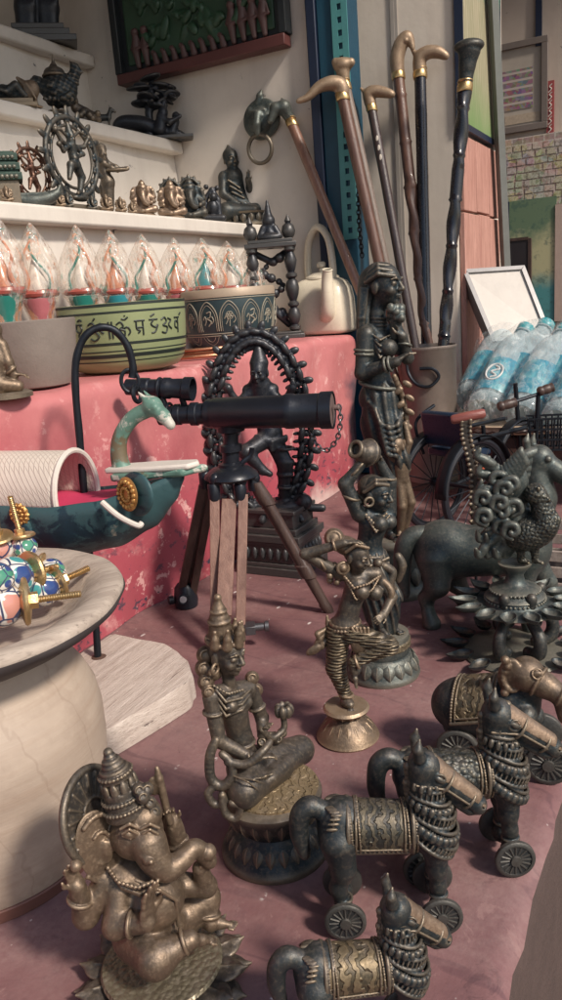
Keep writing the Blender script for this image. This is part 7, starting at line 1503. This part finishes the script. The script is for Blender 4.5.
# ------------------------------------------------------------------ bench with the bottle pack, tilted frame and tray
BZ = .118
def bench_goods():
    t = T('bench', 'low dark wooden bench under the water bottles and the tray', 'bench', W(.45, -.40, .001), **FR); dk = m_wood('bench_wood', (.05,.035,.035), (.10,.07,.065), 1.5, .6, 'X', .3)
    for i in range(3): m = MB(); m.boxab((-.36,-.155+i*.103,BZ-.02), (.5,-.055+i*.103,BZ-.001)); m.build('slat', dk, t, bevel=.002)
    for x in (-.32,.44):
        for y in (-.12,.12): m = MB(); m.boxab((x-.015,y-.015,0), (x+.015,y+.015,BZ-.0205)); m.build('leg', dk, t, bevel=.002)
    # tilted silver frame
    t = T('wooden_box', 'small dark wooden box on the bench hidden behind the water bottles', 'box', W(.49, -.30, BZ+.001), **FR); m = MB(); m.boxab((-.05,-.05,0), (.05,.05,.104)); m.build('body', dk, t, bevel=.002); m = MB(); m.boxab((-.052,-.052,.1043), (.052,.052,.112)); m.build('lid', dk, t, bevel=.002)
    loc = flo(512, 338, BZ+.06); t = T('silver_frame', 'shallow silver box frame with a white panel tilted behind the water bottles', 'frame', onplane(515, 320, flo(470, 425, BZ)+Vector((0,.16,0)), Vector((0,1,0)))); J = t.P
    c = [J(462,270,14), J(524,266,30), J(552,338,-4), J(492,342,-22)]; c = [npv(p) for p in c]; nn = nrm(np.cross(c[1]-c[0], c[3]-c[0])); nn = nn if nn[1] < 0 else -nn; back = -nn*16
    sv = plain('brushed_silver', (.30,.29,.29), .4, .6, .25, 50, .15)
    def quad(p, q, w, nm):                                   # a rail along an edge, inside the frame
        cen = sum(c)/4; d = nrm(q-p); ins = nrm(np.cross(nn, d)); ins = ins if np.dot(cen-p, ins) > 0 else -ins
        vs = [p,q,q+ins*w-d*w*.9,p+ins*w+d*w*.9]; m = MB(); m.add([v+nn*1.5 for v in vs]+[v+back for v in vs], [(0,1,2,3),(7,6,5,4),(0,4,5,1),(1,5,6,2),(2,6,7,3),(3,7,4,0)]); bmn = m.build(nm, sv, t, smooth=0)
        bm = bmesh.new(); bm.from_mesh(bmn.data); bmesh.ops.recalc_face_normals(bm, faces=bm.faces); bm.to_mesh(bmn.data); bm.free()
    for i in range(4): quad(c[i], c[(i+1) % 4], 4.2, 'frame_rail')
    cen = sum(c)/4; ins = [cen+(p-cen)*.92 for p in c]; m = MB(); m.add([p-nn*1 for p in ins]+[p-nn*4 for p in ins], [(0,1,2,3),(7,6,5,4),(0,4,5,1),(1,5,6,2),(2,6,7,3),(3,7,4,0)]); m.build('panel', plain('white_panel', (.62,.57,.52), .35, 0, .2, 20), t, smooth=0)
    # stand for the frame
    m = MB(); bc = (c[2]+c[3])/2; m.tube([bc+back*.8, V3(bc[0], bc[1]+6, -200)], 3, 8) if False else None
    # bottles
    q = NT('clear_bottle'); tr = q.n.new('ShaderNodeBsdfTransparent'); tr.inputs[0].default_value = (.90,.95,.96,1); mx = q.n.new('ShaderNodeMixShader'); lw = q.n.new('ShaderNodeLayerWeight'); lw.inputs[0].default_value = .45; q.set(color=(.62,.74,.78), rough=.08, spec=.8)
    q.l.new(q.ramp(lw.outputs['Facing'], [(0, .28), (1, .75)]), mx.inputs[0]); q.l.new(tr.outputs[0], mx.inputs[1]); q.l.new(q.b.outputs[0], mx.inputs[2]); q.l.new(mx.outputs[0], q.out.inputs[0]); MBt = q.m
    lab = NT('blue_label'); s_ = lab.noise(30, 3); z = lab.wave(60, 3, dirn='Z', det=2); lab.set(color=lab.mix(lab.ramp(s_, [(.42, 0), (.55, 1)]), (.05,.27,.38), (.14,.42,.48)), rough=.3); cap = plain('teal_cap', (.02,.30,.34), .35, 0, .1, 40)
    root = flo(496, 424, BZ+.002)
    G = 'water bottles in the shrink-wrapped pack'; first = None; ax = nrm((.38,.80,.66)); axes = []
    pk = T('plastic_wrap', 'clear crinkled shrink film wrapped round the pack of water bottles', 'plastic wrap', root)
    dd = pk.u; R_ = 21.0
    where = ['nearest, at the left', 'middle of the front row', 'right end of the front row', 'behind the leftmost bottle', 'behind the middle bottle', 'behind the right bottle']
    for i in range(6):
        row, colm = divmod(i, 3); p = V3(-10+colm*33, -4-colm*34, R_*.62-colm*1.5)+row*V3(-14, 44, 4)
        b = T('water_bottle', 'clear blue-labelled water bottle in the wrapped pack, %s' % where[i], 'bottle', root+pk.X*(p[0]*dd)+pk.Y*(p[1]*dd)+Vector((0,0,p[2]*dd)), G, u=dd)
        L = 128.; m = MB(); m.lathe([(0,2),(12,1),(18,0),(20,3),(20,10),(19,12),(20,14),(20,34),(19,36),(20,38),(20,70),(19,72),(20,75),(19,86),(15,98),(9,108),(8,112),(9.5,113),(9.5,115),(8,116),(8,118)], axis=ax, n=28); m.build('bottle', MBt, b, smooth=50)
        m = MB(); m.lathe([(20.6,14),(20.8,15),(20.8,57),(20.6,58)], axis=ax, n=28); lo = m.build('label', lab.m, b)
        m = MB(); m.lathe([(8.4,116),(9,117),(9,124),(8,125.5),(0,126)], axis=ax, n=24, fn=lambda a, i: 1+.02*cos(a*20)); m.build('cap', cap, b)
        x = nrm(np.cross(ax, (-.4,-1,0)))
        if i > 0: continue
        f_ = nrm(np.cross(x, ax)); f_ = f_ if f_[1] < 0 else -f_; m = MB(); m.torus(ax*36+f_*20.9, f_, 8, 1.0, 24, 6, ry=11, x=x); m.tube(sp([ax*44+f_*20.9-x*1, ax*40+f_*21+x*4, ax*36+f_*21-x*3, ax*31+f_*21+x*3, ax*28+f_*21-x*2]), 1.1, 6); m.build('emblem', plain('white_print', (.7,.7,.68), .5), lo, u=dd)
    S = Sculpt(2.6, 16)
    for i in range(6):
        row, colm = divmod(i, 3); p = V3(-10+colm*33, -4-colm*34, R_*.62-colm*1.5)+row*V3(-14, 44, 4); S.path([p+ax*2, p+ax*84, p+ax*118], [22.5,22,11])
    S.disp(lambda x, y, z: 1.0*np.sin(x*.35+z*.22+2*np.sin(y*.12))*np.sin(z*.31-y*.2)); S.clip(lambda x, y, z: -z+0*x+0*y+.5)
    fl = NT('shrink_film'); n = fl.noise(120, 5, .65, vec=fl.co((1,.4,.6), (.3,.5,.2)), dist=1); tr = fl.n.new('ShaderNodeBsdfTransparent'); mx = fl.n.new('ShaderNodeMixShader'); fl.set(color=(.72,.76,.76), rough=.2, spec=.8); fl.bump(n, .8, .004)
    fl.l.new(fl.ramp(n, [(.44, .05), (.66, .42)]), mx.inputs[0]); fl.l.new(tr.outputs[0], mx.inputs[1]); fl.l.new(fl.b.outputs[0], mx.inputs[2]); fl.l.new(mx.outputs[0], fl.out.inputs[0]); S.build('film', fl.m, pk)
    t = T('wooden_platter', 'long pale oval wooden platter with a dark rope-like rim on the front of the bench', 'platter', flo(520, 428, BZ+.001), u=None); m = MB()
    m.lathe([(40,0),(58,3),(66,10),(67,12),(64,12.5),(56,7),(40,4),(0,4)], n=60); m.v = [(x*1.25, y*.95, z) for x, y, z in m.v]; m.build('platter', m_wood('platter_wood', (.46,.33,.22), (.62,.48,.35), 1.5, .5, 'X', .2), t, smooth=50)
    m = MB(); P = [(68*1.25*cos(a), 68*.95*sin(a), 8+.6*sin(a*60)) for a in np.linspace(0, 2*pi, 240)][:-1]; m.tube(P, [1.9+.5*sin(i*1.3) for i in range(len(P))], 6, closed=True); m.build('rope_rim', M_darkwood, t)
bench_goods()
# ------------------------------------------------------------------ iron cycle rickshaw model and the chain with a wooden grip
def rickshaw():
    t = T('rickshaw_model', 'black iron model cycle rickshaw with a blue seat, spoked wheels and handlebar grips', 'model', flo(470, 532)); J = t.P; tyre = plain('black_rubber', (.012,.013,.02), .5, 0, .4, 60); seat = plain('navy_vinyl', (.012,.026,.055), .3, 0, .3, 40)
    ax = nrm((.78,-.62,0)); fw = nrm((.62,.78,0))
    def whl(c, R, k):
        m = MB(); m.torus(c, ax, R, R*.075, 44, 8, x=fw); w = m.build('wheel', tyre, t); m = MB(); m.torus(c, ax, R*.92, R*.03, 40, 6, x=fw)
        for i in range(k): a = 2*pi*i/k; m.tube([c+(fw*cos(a)+UP*sin(a))*R*.08, c+(fw*cos(a)+UP*sin(a))*R*.92], R*.012, 4)
        m.lathe([(R*.06,-R*.1),(R*.1,-R*.05),(R*.1,R*.05),(R*.06,R*.1)], c=c, axis=ax, n=12); m.build('rim', M_iron, w, u=t.u)
        m = MB(); m.grid(lambda u, v: c+(fw*cos(-.2+u*(pi+.2))+UP*sin(-.2+u*(pi+.2)))*R*1.13+ax*(v-.5)*R*.28, 24, 4); m.build('mudguard', M_iron, t, solid=.8)
    c1 = J(434,480,14); R1 = c1[2]-.5; R1 = min(R1, 46); c1[2] = R1*1.075; whl(c1, R1, 18); c2 = c1+ax*52; whl(c2, R1, 18); c3 = c1+fw*110+ax*26; whl(c3, R1*.95, 16)
    m = MB(); mid = (c1+c2)/2; m.tube([c1, c2], 2.4); m.tube([c1-ax*4+UP*R1*1.05, c1+fw*120+UP*R1*1.0], 2.2); m.tube([c2+ax*4+UP*R1*1.05, c2+fw*105+UP*R1*1.0], 2.2); m.tube([mid, mid+fw*60+UP*6, c3], 2.4); m.tube([c3, c3-fw*10+UP*(R1*1.9)], 2.4); m.tube([mid+fw*50, mid+fw*46+UP*52], 2.2)
    for q in (-1,1): m.tube(sp([mid+ax*30*q-fw*10+UP*30, mid+ax*32*q-fw*18+UP*62, mid+ax*30*q+fw*8+UP*76]), 1.7, 8)
    m.build('frame', M_iron, t)
    m = MB(); m.box(mid+UP*(R1*.72)+fw*8, (52,34,9), rot=(0,0,atan2(ax[1], ax[0]))); m.box(mid+UP*(R1*1.25)-fw*12, (52,8,34), rot=(.15,0,atan2(ax[1], ax[0]))); m.build('seat', seat, t, bevel=2.5)
    h = J(531,396,0); m = MB(); m.tube(sp([J(513,402,-6), J(526,398,0), J(540,393,6), J(548,388,8)]), 1.8, 8); m.tube([J(538,395,4), J(536,440,6)], 2.2); m.tube([J(536,440,6), c3], 2.4); m.build('handlebar', M_iron, t)
    for a_, b_ in (((498,407,-10),(516,402,-5)), ((538,392,4),(553,387,9))): p, q = J(*a_), J(*b_); m = MB(); ringed(m, p, q, [(0,3.6),(.08,4.6),(.25,4.6),(.3,4),(.5,4.6),(.7,4.6),(.76,4),(.95,4.6),(1,3.6)], 14); m.build('grip', M_darkwood, t)
    m = MB(); o = J(546,434,2)
    for i in range(7): m.tube([o+V3(-14+i*5,-8,-14), o+V3(-16+i*5.6,-10,16)], .9, 5); m.tube([o+V3(-14+i*5,10,-14), o+V3(-16+i*5.6,12,16)], .9, 5)
    for z in (-14,-4,6,16): k = 1+.05*(z+14)/10; m.tube([o+V3(-15*k,-9*k,z), o+V3(17*k,-9*k,z), o+V3(17*k,11*k,z), o+V3(-15*k,11*k,z), o+V3(-15*k,-9*k,z)], 1.1, 5)
    m.build('basket', M_iron, t)
rickshaw()
def strap():
    t = T('chain_pull', 'patterned brass chain pull with a reddish wooden grip behind the plumed lamp', 'chain pull', flo(476, 600)); J = t.P
    m = MB(); p, q = J(451,420,10), J(485,413,14); ringed(m, p, q, [(0,3.4),(.06,4.6),(.5,5),(.94,4.6),(1,3.4)], 14); m.build('grip', m_wood('reddish_grip', (.20,.06,.05), (.32,.11,.09), 2, .4, 'X'), t)
    S = Sculpt(.9, 1.0); P = sp([J(466,420,11), J(466,436,11), J(471,456,10), J(475,478,10), J(474,500,10), J(475,530,8)], 8)
    for i, c in enumerate(P): S.ell(c, (5.4 if i % 2 else 4.2, 3, 3.4), rot=(0,.5*(-1)**i,0)); S.ball(c+V3(4*(-1)**i,-2.4,0), 2)
    S.build('chain', M_brass2, t)
    m = MB(); m.tube([J(468,418,12), J(475,530,12), V3(J(475,530,12)[0], 12, 0)], 1.6, 8); m.lathe([(12,0),(12,2),(3,4),(2,8)], c=(J(475,530,12)[0], 12, 0), n=24); m.build('stand', M_iron, t)
    t = T('orange_finial', 'tiny orange pointed bead poking out behind the plumes', 'bead', flo(486, 606)); m = MB(); p = t.P(486,471,14); m.lathe([(0.1,-9),(3.4,-5),(5,0),(5,5),(3,9),(.1,11)], c=p, axis=(-1,0,.05), n=16); m.build('bead', plain('orange_bead', (.45,.10,.05), .35), t); m = MB(); m.tube([p+V3(6,0,0), p+V3(10,4,-20), V3(p[0]+10,p[1]+4,0)], 1.4, 8); m.build('stem', M_iron, t)
strap()

def crate():
    t = T('slatted_crate', 'low dark crate with pale horizontal slats at the right edge behind the big horse', 'crate', W(-.225, -.435, .001), rz=pi/2-AZ, u=.6)
    pw = m_wood('dusty_slat_wood', (.24,.19,.165), (.40,.34,.30), 1.6, .8, 'X', .5); dk = m_wood('dark_crate_wood', (.05,.04,.04), (.10,.08,.075), 1.6, .7, 'Z', .4)
    for i in range(3):
        for y in (-.07, .07): m = MB(); m.boxab((-.10, y-.004, .012+i*.032), (.10, y+.004, .033+i*.032)); m.build('slat', pw, t, bevel=.001)
        for x in (-.104, .104): m = MB(); m.boxab((x-.0035, -.066, .012+i*.032), (x+.0035, .066, .033+i*.032)); m.build('slat', pw, t, bevel=.001)
    for x in (-.094, .094):
        for y in (-.0595, .0595): m = MB(); m.boxab((x-.006, y-.006, 0), (x+.006, y+.006, .112)); m.build('post', dk, t, bevel=.001)
    m = MB(); m.boxab((-.098, -.064, .008), (.098, .064, .0115)); m.build('bottom', dk, t)
crate()
